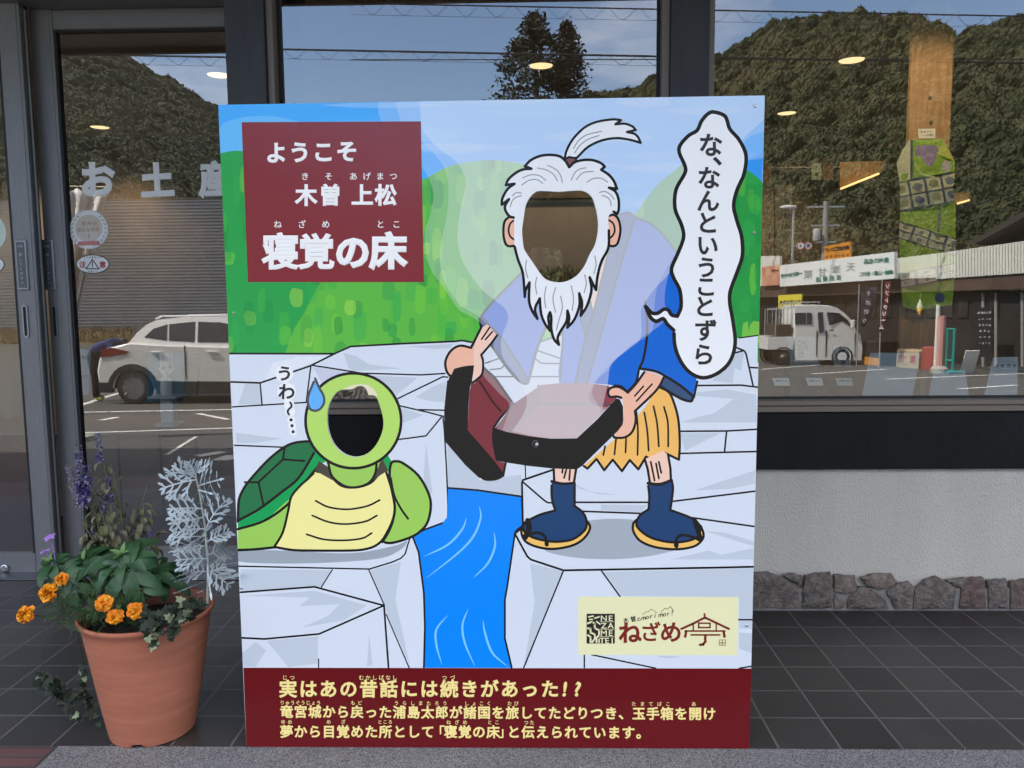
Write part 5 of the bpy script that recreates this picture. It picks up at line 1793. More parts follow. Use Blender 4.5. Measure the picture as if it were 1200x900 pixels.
# ---- white crossover car
def car_at():
    y0 = -5.35                                   # side towards the shop
    k = lambda u, v: (lambda p: (p.x, p.z))(mir(u, v, y0, VD))
    gz = lotz(-6.2)
    x_r = k(111.7, 433)[0]
    S = 13.99 / F_PX
    def q(u, v):                                 # picture units -> metres from the tail, above the ground
        x, z = k(u, v)
        return x - x_r, z
    WHITE = pm('pearl_white_paint', (.66, .65, .62), .22, coat=.6)
    GLS = pm('tinted_car_glass', (.012, .013, .015), .05, spec=.7)
    CLAD = pm('black_cladding', (.018, .018, .019), .55)
    TYRE = pm('tyre', (.014, .014, .014), .8)
    ALLOY = pm('dark_alloy', (.22, .22, .23), .3, metal=.9)
    LENS = pm('red_lens', (.16, .012, .012), .12)
    CHR = pm('bright_trim', (.6, .6, .6), .2, metal=.9)
    L, WID = 4.18, 1.76
    y1 = y0 - WID
    yc = (y0 + y1) / 2
    X0 = x_r
    car = thing('parked_car', 'white crossover car parked side on before the grey ribbed wall', 'car', (X0 + L / 2, yc, gz))
    rw, fw, wr = q(156, 457)[0], q(156, 457)[0] + 2.56, .305
    zw = gz + wr
    def arch(cx, r):
        return [(X0 + cx + r * math.cos(PI - PI * i / 12), zw - .02 + r * math.sin(PI * i / 12)) for i in range(13)]
    zs = gz + .21
    low = [(X0 + .10, zs + .05)] + arch(rw, .385) + arch(fw, .385) + [(X0 + L - .08, zs + .03), (X0 + L - .02, gz + .45), (X0 + L - .03, gz + .70), (X0 + L - .25, gz + .86), (X0 + L - 1.05, gz + 1.0), (X0 + 2.6, gz + 1.03), (X0 + 1.2, gz + 1.08), (X0 + .62, gz + 1.12), (X0 + .18, gz + 1.02), (X0 + .12, gz + .95), (X0 + .05, gz + .82), (X0 + .0, gz + .60), (X0 + .02, gz + .42)]
    # lofted body: rounded in plan through several slices
    def loft(poly, slices):
        mb = MB()
        n = len(poly)
        cx = sum(p[0] for p in poly) / n
        cz = sum(p[1] for p in poly) / n
        vs = []
        for (yy, sx, sz) in slices:
            vs += [(cx + (p[0] - cx) * sx, yy, cz + (p[1] - cz) * sz) for p in poly]
        fs = []
        for j in range(len(slices) - 1):
            for i in range(n):
                fs.append((j * n + i, j * n + (i + 1) % n, (j + 1) * n + (i + 1) % n, (j + 1) * n + i))
        fs += [tuple(range(n - 1, -1, -1)), tuple((len(slices) - 1) * n + i for i in range(n))]
        mb.add(vs, fs)
        return mb
    body = loft(low, [(y0 - .01, .972, .94), (y0 + .005 - .04, .992, .985), (y0 - .12, 1, 1), (y1 + .12, 1, 1), (y1 + .04, .992, .985), (y1 + .01, .972, .94)])
    roof = [(X0 + .55, gz + 1.05), (X0 + .70, gz + 1.27), (X0 + .86, gz + 1.42), (X0 + 1.02, gz + 1.50), (X0 + 1.55, gz + 1.56), (X0 + 2.1, gz + 1.555), (X0 + 2.55, gz + 1.49), (X0 + 3.15, gz + 1.18), (X0 + 3.32, gz + 1.0)]
    n = len(roof)
    vs = []
    for (yy, ins, sc) in ((y0 - .05, 0, 0), (y0 - .22, 1, 1), (y1 + .22, 1, 1), (y1 + .05, 0, 0)):
        for (px, pz) in roof:
            hgt = (pz - gz - 1.02) / .55
            off = .19 * max(0, hgt)
            vs.append((px, (y0 - .05 - off) if yy > yc else (y1 + .05 + off), pz) if ins == 0 else (px, (y0 - .12 - off) if yy > yc else (y1 + .12 + off), pz + .012))
    fs = []
    for j in range(3):
        for i in range(n - 1):
            fs.append((j * n + i, (j + 1) * n + i, (j + 1) * n + i + 1, j * n + i + 1))
    fs += [tuple(range(n)), tuple(3 * n + i for i in range(n - 1, -1, -1))]
    body.add(vs, fs)
    body.build('car_body', WHITE, car, True, 32)
    for sgn, ys in ((1, y0), (-1, y1)):
        def side(px, pz, o=.012):
            hgt = (pz - gz - 1.02) / .55
            off = .05 + .19 * max(0, hgt)
            return (px, ys - sgn * (off - o), pz)
        for poly in ([(X0 + .86, gz + 1.21), (X0 + 1.02, gz + 1.36), (X0 + 1.25, gz + 1.43), (X0 + 1.27, gz + 1.15)], [(X0 + 1.31, gz + 1.15), (X0 + 1.29, gz + 1.435), (X0 + 1.75, gz + 1.475), (X0 + 1.77, gz + 1.125)], [(X0 + 1.83, gz + 1.12), (X0 + 1.81, gz + 1.475), (X0 + 2.2, gz + 1.46), (X0 + 2.5, gz + 1.40), (X0 + 2.98, gz + 1.10)]):
            mb = MB()
            mb.add([side(*p) for p in poly] + [side(*p, -.01) for p in poly], [tuple(range(len(poly)))] + [(i, (i + 1) % len(poly), len(poly) + (i + 1) % len(poly), len(poly) + i) for i in range(len(poly))])
            mb.build('side_window', GLS, car)
        mb = MB()
        for cx in (rw, fw):
            o = arch(cx, .455); i_ = arch(cx, .375)
            mb.add([(p[0], ys + sgn * .012, p[1]) for p in o] + [(p[0], ys + sgn * .012, p[1]) for p in i_] + [(p[0], ys - sgn * .10, p[1]) for p in o] + [(p[0], ys - sgn * .12, p[1]) for p in i_],
                   [(j, j + 1, 13 + j + 1, 13 + j) for j in range(12)] + [(26 + j, 26 + j + 1, j + 1, j) for j in range(12)] + [(13 + j, 13 + j + 1, 39 + j + 1, 39 + j) for j in range(12)])
        mb.prism([(X0 + rw + .42, zs - .02), (X0 + rw + .42, zs + .22), (X0 + fw - .42, zs + .20), (X0 + fw - .42, zs - .02)], 'y', min(ys + sgn * .012, ys - sgn * .1), max(ys + sgn * .012, ys - sgn * .1))
        mb.prism([(X0 + .04, zs + .02), (X0 + .03, zs + .2), (X0 + rw - .40, zs + .2), (X0 + rw - .38, zs + .02)], 'y', min(ys - sgn * .005, ys - sgn * .1), max(ys - sgn * .005, ys - sgn * .1))
        mb.build('cladding', CLAD, car)
        for hx in (1.02, 2.02):
            MB().bbox(X0 + hx, X0 + hx + .2, min(ys, ys + sgn * .03), max(ys, ys + sgn * .03), gz + .93, gz + .965, .01).build('door_handle', WHITE, car)
        mb = MB()
        for dx in (1.62, 2.62):
            mb.box(X0 + dx - .006, X0 + dx + .006, min(ys - sgn * .03, ys + sgn * .0015), max(ys - sgn * .03, ys + sgn * .0015), gz + .46, gz + 1.06)
        mb.build('door_gap', RUB, car)
        MB().ball((X0 + 2.86, ys + sgn * .09, gz + 1.10), (.07, .10, .075), 12, 8).build('door_mirror', WHITE, car, True)
        MB().prism([(X0 + .10, gz + .86), (X0 + .14, gz + 1.0), (X0 + .30, gz + 1.03), (X0 + .62, gz + .96), (X0 + .55, gz + .92), (X0 + .25, gz + .88)], 'y', min(ys - sgn * .05, ys + sgn * .012), max(ys - sgn * .05, ys + sgn * .012)).build('tail_lamp', LENS, car)
        MB().tube([(X0 + 1.0, ys - sgn * .30, gz + 1.53), (X0 + 1.1, ys - sgn * .30, gz + 1.575), (X0 + 2.2, ys - sgn * .30, gz + 1.585), (X0 + 2.4, ys - sgn * .30, gz + 1.53)], .016, 6).build('roof_rail', CHR, car)
        for cx in (rw, fw):
            c = (X0 + cx, ys - sgn * .10, zw)
            wl = MB().lathe([(wr * .66, -.10), (wr * .92, -.10), (wr, -.06), (wr, .06), (wr * .92, .095), (wr * .68, .10), (wr * .64, .05), (wr * .64, -.05)], c, 36, axis='y', closed=True).build('wheel', TYRE, car, True, 40)
            rm = MB()
            rm.lathe([(wr * .70, .085), (wr * .66, .09), (wr * .62, .02), (.0, .02)], c, 36, axis='y')
            if sgn < 0:
                rm.v = [(x, 2 * c[1] - y, z) for x, y, z in rm.v]
            for a in range(10):
                an = 2 * PI * a / 10
                e1, e2 = .05, wr * .67
                p0 = (c[0] + e1 * math.cos(an), c[1] + sgn * .05, c[2] + e1 * math.sin(an))
                p1 = (c[0] + e2 * math.cos(an), c[1] + sgn * .085, c[2] + e2 * math.sin(an))
                rm.tube([p0, p1], [.022, .015], 5)
            rm.lathe([(0, sgn * .07), (.05, sgn * .07), (.055, sgn * .04)], c, 12, axis='y')
            rm.build('rim', ALLOY, wl)
    MB().prism([(yc - .72, gz + 1.10), (yc - .55, gz + 1.42), (yc + .55, gz + 1.42), (yc + .72, gz + 1.10)], 'x', X0 + .60, X0 + .64).build('rear_window', GLS, car)
    MB().prism([(yc - .74, gz + 1.04), (yc - .56, gz + 1.45), (yc + .56, gz + 1.45), (yc + .74, gz + 1.04)], 'x', X0 + 2.95, X0 + 2.99).build('windscreen', GLS, car)
    MB().bbox(X0 - .015, X0 + .01, yc - .165, yc + .165, gz + .62, gz + .78, .004).build('number_plate', pm('plate_white', (.7, .7, .68), .5), car)
car_at()

# ---- person bending into the back of the car
def person():
    y = -5.9
    gz = lotz(y)
    k = lambda u, v: mir(u, v, y, VD)
    hip = k(110, 404); hip.z = gz + .92
    x = hip.x
    t = thing('person', 'person in dark trousers and a blue top bending over behind the white car', 'person', (x, y, gz))
    V, E, RAD = [], [], []
    def j(p, r_):
        V.append(p); RAD.append(r_); return len(V) - 1
    def e(a, b): E.append((a, b))
    pel = j((x, y, gz + .90), (.15, .13))
    wai = j((x + .12, y, gz + 1.03), (.135, .115)); e(pel, wai)
    che = j((x + .33, y, gz + 1.13), (.15, .12)); e(wai, che)
    nk = j((x + .47, y, gz + 1.13), (.06, .06)); e(che, nk)
    hd0 = j((x + .54, y, gz + 1.12), (.085, .08)); e(nk, hd0)
    hd = j((x + .63, y, gz + 1.08), (.085, .08)); e(hd0, hd)
    for s_ in (-1, 1):
        h = j((x, y + .10 * s_, gz + .84), (.10, .10)); e(pel, h)
        kn = j((x + .05, y + .11 * s_, gz + .48), (.075, .075)); e(h, kn)
        an = j((x - .02 + .05 * s_, y + .11 * s_, gz + .09), (.05, .05)); e(kn, an)
        to = j((x + .13 + .05 * s_, y + .12 * s_, gz + .045), (.042, .036)); e(an, to)
        sh = j((x + .36, y + .17 * s_, gz + 1.10), (.065, .065)); e(che, sh)
        el = j((x + .47, y + .22 * s_, gz + .86), (.045, .045)); e(sh, el)
        wr = j((x + .66, y + .17 * s_, gz + .78), (.032, .032)); e(el, wr)
        hn = j((x + .75, y + .15 * s_, gz + .77), (.035, .022)); e(wr, hn)
    me = bpy.data.meshes.new('body')
    off = Vector(t.location)
    me.from_pydata([Vector(p) - off for p in V], E, [])
    o = bpy.data.objects.new('body', me)
    COL.objects.link(o)
    md = o.modifiers.new('skin', 'SKIN')
    for i, sv in enumerate(me.skin_vertices[0].data):
        sv.radius = RAD[i]
        sv.use_root = (i == 0)
    sb = o.modifiers.new('sub', 'SUBSURF')
    sb.levels = sb.render_levels = 2
    dg = bpy.context.evaluated_depsgraph_get()
    m2 = bpy.data.meshes.new_from_object(o.evaluated_get(dg))
    bpy.data.objects.remove(o)
    o = bpy.data.objects.new('body', m2)
    COL.objects.link(o)
    o.parent = t
    mats = [pm('blue_top', (.02, .035, .12), .9), pm('dark_trousers', (.014, .014, .017), .9), pm('yellow_shoe', (.42, .40, .08), .7), pm('skin', (.42, .26, .18), .6), pm('dark_hair', (.012, .01, .009), .6)]
    m2.materials.clear()
    for m in mats: m2.materials.append(m)
    for p in m2.polygons:
        c = p.center
        p.use_smooth = True
        if c.z < .085: p.material_index = 2
        elif c.z < .93 and c.x < .2: p.material_index = 1
        elif c.x > .52 and c.z > .98: p.material_index = 4 if (c.z > 1.06) else 3
        elif c.x > .62 and c.z < .9: p.material_index = 3
        else: p.material_index = 0
person()

# ------------------------------------------------------------------ the shop across the road
A = EYE + ray(914, 324) * (33.7 / ray(914, 324).y)
B = EYE + ray(1193, 302) * (22.3 / ray(1193, 302).y)
fd = Vector((B.x - A.x, B.y - A.y, 0)).normalized()          # along the front, still in the mirror
fn_ = Vector((fd.y, -fd.x, 0))
if fn_.y > 0: fn_ = -fn_                                      # out of the front, towards the glass
def fac(u, v, out=0.0):
    """point on (or out metres before) the front of the shop across the road seen mirrored at u, v"""
    d = ray(u, v)
    o = A + fn_ * out
    t = (o - EYE).dot(fn_) / d.dot(fn_)
    p = EYE + d * t
    return Vector((p.x, 2 * Y_PANE - p.y, p.z))
FDR = Vector((fd.x, -fd.y, 0))
FNR = Vector((fn_.x, -fn_.y, 0))
def slab(mb, quad, th, mi=0, o0=0.0):
    """flat panel of real thickness with its face on the four mirrored pixels"""
    f = [fac(u, v, o0 + th) for u, v in quad]
    b = [p - FNR * th for p in f]
    n = len(f)
    mb.add(f + b, [tuple(range(n)), tuple(range(2 * n - 1, n - 1, -1))] + [(i, n + i, n + (i + 1) % n, (i + 1) % n) for i in range(n)], mi)
    return mb
c0 = fac(1000, 330)
rest = thing('roadside_shop', 'low brown roadside shop across the car park with white panels and gable roof', 'shop', (c0.x, c0.y, -.66))
BRN = pm('brown_boards', (.085, .052, .038), .8, var=.3, scale=3)
DKB = pm('dark_front', (.02, .016, .014), .7, var=.4, scale=2)
CRW = pm('cream_sheet', (.62, .62, .56), .5, var=.05, scale=2)
mb = MB()
slab(mb, [(880, 345), (1260, 339), (1260, 432), (880, 416)], .15)
mb.build('shop_front', DKB, rest)
mb = MB()
slab(mb, [(880, 336), (1051, 327), (1260, 319), (1260, 336), (1051, 343), (880, 349)], .45)
mb.build('eave_band', BRN, rest)
mb = MB()
q = [(1097, 297), (1260, 274), (1260, 316), (1097, 327)]
slab(mb, q, .5)
for i in range(44):
    u = 1098 + i * 3.6
    f = (u - 1097) / 163
    slab(mb, [(u, 297.3 - 23 * f), (u + .5, 297.3 - 23 * f), (u + .5, 326.5 - 11 * f), (u, 326.5 - 11 * f)], .03, 0, .5)
mb.build('ribbed_fascia', CRW, rest)
mb = MB()
slab(mb, [(1048, 303), (1097, 297), (1097, 327), (1048, 327)], .12)
slab(mb, [(880, 300), (914, 300), (914, 337), (880, 338)], .10)
mb.build('upper_panel', CRW, rest)
mb = MB()
slab(mb, [(1137, 284), (1200, 250), (1240, 226), (1260, 226), (1260, 275), (1155, 284)], .1, 0, -1.2)
mb.build('gable_wall', CRW, rest)
mb = MB()
slab(mb, [(1130, 287), (1200, 247), (1245, 220), (1245, 226), (1200, 254), (1140, 287)], 3.0, 0, -2.6)
mb.build('gable_roof', pm('dark_roof', (.05, .036, .03), .6), rest)
mb = MB()
for u in (1150, 1165, 1196, 1222):
    slab(mb, [(u, 343), (u + 3, 343), (u + 3, 430), (u, 430)], .2)
mb.build('door_jamb', pm('grey_jamb', (.25, .24, .22), .5), rest)
mb = MB()
for i in range(14):
    u = 925 + i * 18
    slab(mb, [(u, 352), (u + 11, 351.5), (u + 11, 372), (u, 372)], .04, 0, .15)
mb.build('window_panel', pm('shop_window_dark', (.035, .032, .03), .15), rest)

def panel_thing(name, label, cat, quad, th, mat, out, rows=(), tmat=None, group=None, flip=True):
    """flat sign with its writing; the writing reads normally from the road, mirrored in the glass"""
    p = [fac(u, v, out) for u, v in quad]
    c = sum(p, Vector()) / len(p)
    t = thing(name, label, cat, (c.x, c.y, min(q.z for q in p)), group)
    mb = MB()
    slab(mb, quad, th, 0, out - th)
    mb.build('sign_face', mat, t)
    uv = quad
    for k, (txt, u0, u1, v0, v1, size, bold, m) in enumerate(rows):
        g = MB()
        n = max(1, len(txt) - 1)
        for i, ch in enumerate(txt):
            f = i / n if len(txt) > 1 else .5
            cu, cv = u0 + (u1 - u0) * f, v0 + (v1 - v0) * f
            # writing runs right to left in the mirror: u decreases along the text
            put_char(g, ch, 0, 0, size, lambda a, b: fac(cu - a, cv + b, out + .012), bold, fit='bbox', unit=.02, out_dir=FNR)
        g.build('lettering', m, t)
    return t
GRN, BLU = pm('green_sign_ink', (.02, .16, .10), .5), pm('grey_sign_ink', (.30, .33, .34), .5)
panel_thing('shop_sign', 'long white signboard with green lettering over the roadside shop', 'sign', [(914, 311), (1048, 295), (1048, 326.5), (914, 336)], .12, pm('white_sign', (.74, .76, .74), .4), .75,
            (('信州の名品', 1039, 1015, 304.5, 306.5, 6.3, .03, GRN), ('果物・山菜・きのこ', 1044, 1009, 319, 321.5, 5.6, .03, GRN), ('天津甘栗', 997, 947, 313, 322, 11, .01, BLU), ('百田商店', 983, 959, 325.5, 327.5, 6.2, .03, GRN), ('一茶のおやき', 938, 917, 320.5, 323.5, 5.4, .03, GRN)))
panel_thing('orange_sign', 'small orange sign with black lettering above the long white signboard', 'sign', [(966, 289), (996, 283), (996, 303.5), (966, 306)], .08, pm('orange_sign', (.62, .24, .02), .5), .70,
            (('青木商工エンジ', 993, 969, 290, 293, 5.2, .035, DARK), ('プロパンガス', 993, 969, 299, 301, 3.8, .02, DARK)))
panel_thing('produce_sign', 'peach coloured sign with a vegetable picture beside the end of the white signboard', 'sign', [(893, 313), (914.5, 310), (914.5, 334), (893, 335)], .08, pm('peach_sign', (.66, .42, .22), .5, color2=(.45, .12, .12), scale=2.2), .60,
            (('おやき', 911, 905, 317, 317.5, 3.4, .02, DARK),))
panel_thing('yellow_sign', 'yellow banner sign above the tail of the white pickup truck', 'sign', [(912, 346), (940, 344.5), (938, 360), (912, 362)], .05, pm('yellow_sign', (.68, .58, .05), .5), 1.2,
            (('お土産食事処', 936, 915, 352.5, 354, 3.6, .02, DARK),))

def fpost(name, label, cat, u, v0, v1, out, r_, mat, group=None):
    a, b = fac(u, v0, out), fac(u, v1, out)
    a.z = lotz(a.y)
    a.x, a.y = b.x, b.y
    t = thing(name, label, cat, a, group)
    MB().tube([a, b], r_, 8).build('pole', mat, t)
    return t, a, b
STEEL = pm('pole_steel', (.45, .45, .44), .4, metal=.6)
# banner flags
def nobori(u, pts, label, mat, txt, tm, v0, lean=1):
    t, a, b = fpost('banner_flag', label, 'banner', u, 412, v0, 2.2, .02, STEEL, 'banner flags before the roadside shop')
    mb = MB()
    n = len(pts)
    vs = []
    for (l, r2, v) in pts:
        vs += [fac(l, v, 2.2 + .12 * math.sin(v * .2)), fac(r2, v, 2.2 - .1 * math.sin(v * .25))]
    k = len(vs)
    vs += [Vector(p) - FNR * .012 for p in vs]
    fs = [(2 * i, 2 * i + 1, 2 * i + 3, 2 * i + 2) for i in range(n - 1)] + [(k + 2 * i + 2, k + 2 * i + 3, k + 2 * i + 1, k + 2 * i) for i in range(n - 1)]
    fs += [(2 * i, 2 * i + 2, k + 2 * i + 2, k + 2 * i) for i in range(n - 1)] + [(2 * i + 3, 2 * i + 1, k + 2 * i + 1, k + 2 * i + 3) for i in range(n - 1)]
    mb.add(vs, fs)
    cl = mb.build('flag_cloth', mat, t, True)
    g = MB()
    for i, ch in enumerate(txt):
        f = (i + .7) / (len(txt) + .4)
        idx = f * (n - 1)
        i0 = min(n - 2, int(idx)); ff = idx - i0
        l, r2, v = [pts[i0][q] * (1 - ff) + pts[i0 + 1][q] * ff for q in range(3)]
        s_ = min(6.0, (pts[-1][2] - pts[0][2]) / (len(txt) + .6))
        put_char(g, ch, 0, 0, s_, lambda a_, b_: fac((l + r2) / 2 - a_, v + b_, 2.36), .02, fit='bbox', unit=.02, out_dir=FNR)
    g.build('lettering', tm, cl)
nobori(1007, [(1008.5, 1028, 336.5), (1009, 1027, 348), (1009, 1024, 360), (1008.5, 1020, 372), (1008.5, 1013, 383)], 'navy banner flag on a pole beside the white pickup truck', pm('navy_cloth', (.018, .018, .03), .9), 'そば切り', pm('pale_cloth_ink', (.35, .35, .36), .7), 333)
nobori(1034, [(1037, 1044, 330), (1036, 1043, 345), (1034.5, 1041, 360), (1032, 1037.5, 374), (1030, 1033, 389)], 'narrow maroon banner flag with white lettering, curling', pm('maroon_cloth', (.10, .018, .016), .9), 'ソフトクリーム', PAPER, 328)

def stand_box(name, label, cat, u0, u1, v0, v1, dep, mat, out, trim=None, text=None):
    """box standing on the ground before the shop, its front on the mirrored pixels"""
    p, q = fac(u0, v1, out), fac(u1, v0, out)
    gz = lotz(p.y)
    dx = (fac(u1, v1, out) - p); dx.z = 0
    h = q.z - p.z
    t = thing(name, label, cat, (p.x, p.y, gz))
    mb = MB()
    e = dx.normalized()
    n_ = FNR
    def P(a, b, z): return p + e * a + n_ * b + Vector((0, 0, z - p.z))
    L = dx.length
    bt = .03
    vs = [P(a, b, z) for z in (gz, gz + h - bt) for (a, b) in ((0, 0), (L, 0), (L, -dep), (0, -dep))]
    vs += [P(a, b, gz + h) for (a, b) in ((bt, -bt), (L - bt, -bt), (L - bt, -dep + bt), (bt, -dep + bt))]
    mb.add(vs, [(0, 1, 5, 4), (1, 2, 6, 5), (2, 3, 7, 6), (3, 0, 4, 7), (4, 5, 9, 8), (5, 6, 10, 9), (6, 7, 11, 10), (7, 4, 8, 11), (8, 9, 10, 11), (3, 2, 1, 0)])
    mb.build('box_body', mat, t)
    if trim:
        m = MB()
        z0, z1 = gz + h * .02, gz + h * .34
        m.add([P(0.02, .012, z0), P(L - .02, .012, z0), P(L - .02, .012, z1), P(.02, .012, z1), P(.02, 0, z0), P(L - .02, 0, z0), P(L - .02, 0, z1), P(.02, 0, z1)], [(0, 1, 2, 3), (0, 3, 7, 4), (1, 5, 6, 2), (3, 2, 6, 7), (0, 4, 5, 1)])
        m.build('front_panel', trim, t)
    if text:
        g = MB()
        for i, ch in enumerate(text):
            f = (i + .5) / len(text)
            put_char(g, ch, 0, 0, min(.45 * h, .8 * L / len(text)), lambda a, b: P(L * (1 - f) - a, .01, gz + h * .5 - b), .02, fit='bbox', unit=1, out_dir=FNR)
        g.build('lettering', pm('red_ink', (.42, .04, .035)), t)
    return t
stand_box('sales_cart', 'black sales cart with an orange front panel beneath the banner flags', 'cart', 1011, 1032, 385, 412, .7, pm('black_cart', (.015, .014, .014), .6), 1.6, pm('orange_panel', (.55, .24, .03), .5))
stand_box('chestnut_stall', 'pale wooden stall box with red lettering beside the red box', 'stall', 1051, 1077, 394, 414, .7, pm('pale_wood', (.42, .33, .20), .7, var=.2), 1.5, None, '栗甘')
stand_box('red_box', 'red box standing between the pale stall and the bollard', 'box', 1080, 1095, 393, 419, .5, pm('red_paint', (.30, .05, .045), .5), 1.6)
# soft ice cream sign
p = fac(1077.5, 371, 1.0)
s_ = 1.0 / F_PX * 26
t = thing('ice_cream_sign', 'cone shaped ice cream sign hanging before the dark shop front', 'sign', p)
MB().lathe([(.0, 0), (5.2 * s_ * .6, 9 * s_)], p, 14).build('cone', pm('cone_yellow', (.62, .34, .04), .5), t, True)
mb = MB()
for i, r_ in enumerate((5, 4.2, 3.2, 2.0)):
    mb.ball((p.x, p.y, p.z + (10 + i * 2.1) * s_), (r_ * s_ * .7, r_ * s_ * .7, 1.7 * s_), 12, 8)
mb.build('swirl', pm('cream_white', (.62, .58, .5), .5), t, True)
mb = MB().tube([(p.x, p.y, p.z + 17 * s_), (p.x, p.y, p.z + 26 * s_)], .012, 6)
mb.build('hanger', STEEL, t)
# bollards, stand, leaning board, menu board
for (u, v0, r_, m, lab) in ((1099.5, 357, .05, pm('white_paint', (.7, .7, .68), .5), 'slim white post beside the thick pink bollard'), (1104, 370, .10, pm('pink_paint', (.55, .28, .25), .5), 'thick faded pink bollard on a concrete foot')):
    t, a, b = fpost('bollard', lab, 'bollard', u, 422, v0, 2.4, r_, m)
    MB().lathe([(r_ * 2.2, 0), (r_ * 2.2, .12), (r_ * 1.1, .2)], (a.x, a.y, a.z), 16).build('foot', pm('concrete', (.36, .35, .32), .8, var=.2), t, True, 40)
TEAL = pm('teal_plastic', (.01, .26, .22), .45)
a, b = fac(1108, 422, 2.3), fac(1118, 386, 2.3)
gz = lotz(a.y)
t = thing('teal_sign_stand', 'teal framed sign stand beside the pink bollard', 'sign stand', (a.x, a.y, gz))
W = (fac(1118, 422, 2.3) - a).length
hh = b.z - gz
P3 = lambda s_, z, o=0: a + FDR * s_ + FNR * o + Vector((0, 0, gz + z - a.z))
mb = MB()
for (s0, s1) in ((0, .06), (W - .06, W)):
    mb.tube([P3((s0 + s1) / 2, .05), P3((s0 + s1) / 2, hh)], .035, 6)
mb.tube([P3(0, hh), P3(W, hh)], .035, 6); mb.tube([P3(0, .35), P3(W, .35)], .035, 6)
mb.tube([P3(-.05, .06, .22), P3(-.05, .06, -.22)], .05, 6); mb.tube([P3(W + .05, .06, .22), P3(W + .05, .06, -.22)], .05, 6); mb.tube([P3(-.05, .06), P3(W + .05, .06)], .05, 6)
mb.build('stand_frame', TEAL, t)
mb = MB()
q4 = [P3(.04, .38), P3(W - .04, .38), P3(W - .04, hh - .03), P3(.04, hh - .03)]
mb.add(q4 + [p - FNR * .02 for p in q4], [(0, 1, 2, 3), (7, 6, 5, 4), (0, 4, 5, 1), (1, 5, 6, 2), (2, 6, 7, 3), (3, 7, 4, 0)])
mb.build('stand_panel', pm('dark_green_panel', (.02, .05, .045), .5), t)
panel_thing('menu_board', 'tall blackboard menu with white writing by the shop door across the road', 'menu board', [(1144, 361), (1163, 359.5), (1163, 419), (1144, 418)], .05, pm('blackboard', (.012, .012, .012), .6), 1.0,
            (('おしながき', 1160, 1147, 366, 366.5, 3.2, .015, PAPER), ('ラーメン', 1160, 1148, 374, 374, 2.6, .01, PAPER), ('山菜そば', 1160, 1148, 381, 381, 2.6, .01, PAPER), ('五平餅', 1159, 1149, 388, 388, 2.6, .01, PAPER), ('おやき', 1159, 1149, 395, 395, 2.6, .01, PAPER), ('コーヒー', 1160, 1148, 402, 402, 2.6, .01, PAPER)))
mb = MB()
a = fac(1131, 421, 2.0); gz = lotz(a.y)
t = thing('leaning_board', 'white board leaning on the ground before the dark shop front', 'board', (a.x, a.y, gz))
MB().prism([(a.y - .25, gz), (a.y + .0, gz + .62), (a.y + .03, gz + .61), (a.y - .22, gz)], 'x', a.x, a.x + .36).build('board_sheet', pm('white_paint', (.7, .7, .68), .5), t)

# ---- road furniture: utility pole, street lamp, round signs
def vpole(u, vtop, d, r0, r1, name, label, cat, mat):
    top = mir(u, vtop, 2 * Y_PANE - d)
    z0 = lotz(top.y)
    t = thing(name, label, cat, (top.x, top.y, z0))
    MB().tube([(top.x, top.y, z0), (top.x, top.y, top.z)], [r0, r1], 10).build('pole', mat, t)
    return t, top
CONC = pm('concrete_pole', (.30, .29, .27), .8, var=.2)
t, top = vpole(968, 236, 40, .17, .12, 'utility_pole', 'concrete utility pole with cross arms rising behind the orange sign', 'utility pole', CONC)
mb = MB()
for dz, w_ in ((-.3, .9), (-1.2, .7), (-2.0, .5)):
    mb.box(top.x - w_, top.x + w_, top.y - .04, top.y + .04, top.z + dz, top.z + dz + .08)
mb.build('cross_arm', STEEL, t)
mb = MB()
mb.lathe([(.0, 0), (.17, 0), (.18, .1), (.18, .5), (.12, .58), (0, .6)], (top.x - .45, top.y + .1, top.z - 1.9), 14)
mb.build('transformer', pm('grey_can', (.32, .33, .33), .5), t, True, 40)
t, top = vpole(930, 246, 34, .06, .045, 'street_lamp', 'street lamp with a drooping arm beside the hanging wood sign', 'street lamp', STEEL)
hd = mir(924, 243, top.y)
MB().tube([(top.x, top.y, top.z), (top.x - .02, top.y, top.z + .12), (hd.x + .3, top.y, hd.z + .06)], .03, 6).build('lamp_arm', STEEL, t)
MB().ball((hd.x, top.y, hd.z), (.36, .13, .10), 14, 8).build('lamp_head', pm('lamp_shell', (.5, .5, .48), .4), t, True)
RIMR = pm('sign_red', (.45, .03, .03), .4)
t, top = vpole(929.5, 280, 36, .04, .04, 'road_sign', 'pair of round red-rimmed road signs on one slim pole', 'road sign', STEEL)
for u in (938, 947):
    c = mir(u, 288, top.y + .08)
    dsk = MB().lathe([(0, .02), (.12, .02), (.12, 0), (0, 0)], c, 20, axis='y')
    r0 = 4.7 / F_PX * 36
    m = MB()
    m.lathe([(0, .03), (r0, .03), (r0, 0), (0, 0)], c, 24, axis='y')
    dd = m.build('sign_disc', pm('white_sign', (.74, .76, .74)), t, True, 40)
    m = MB()
    m.lathe([(r0 * .80, .036), (r0 * 1.0, .036), (r0 * 1.0, .031), (r0 * .80, .031)], c, 24, axis='y', closed=True)
    m.build('sign_ring', RIMR, dd)
    g = MB()
    put_char(g, '4' if u == 938 else '通', 0, 0, r0 * 1.0, lambda a, b: Vector((c.x - a, c.y + .034, c.z - b)), .03, fit='bbox', unit=1, out_dir=Vector((0, 1, 0)))
    g.build('lettering', pm('sign_blue_ink', (.03, .06, .30)), dd)
    MB().tube([(top.x, top.y, c.z), (c.x, top.y + .06, c.z)], .02, 5).build('bracket', STEEL, t)

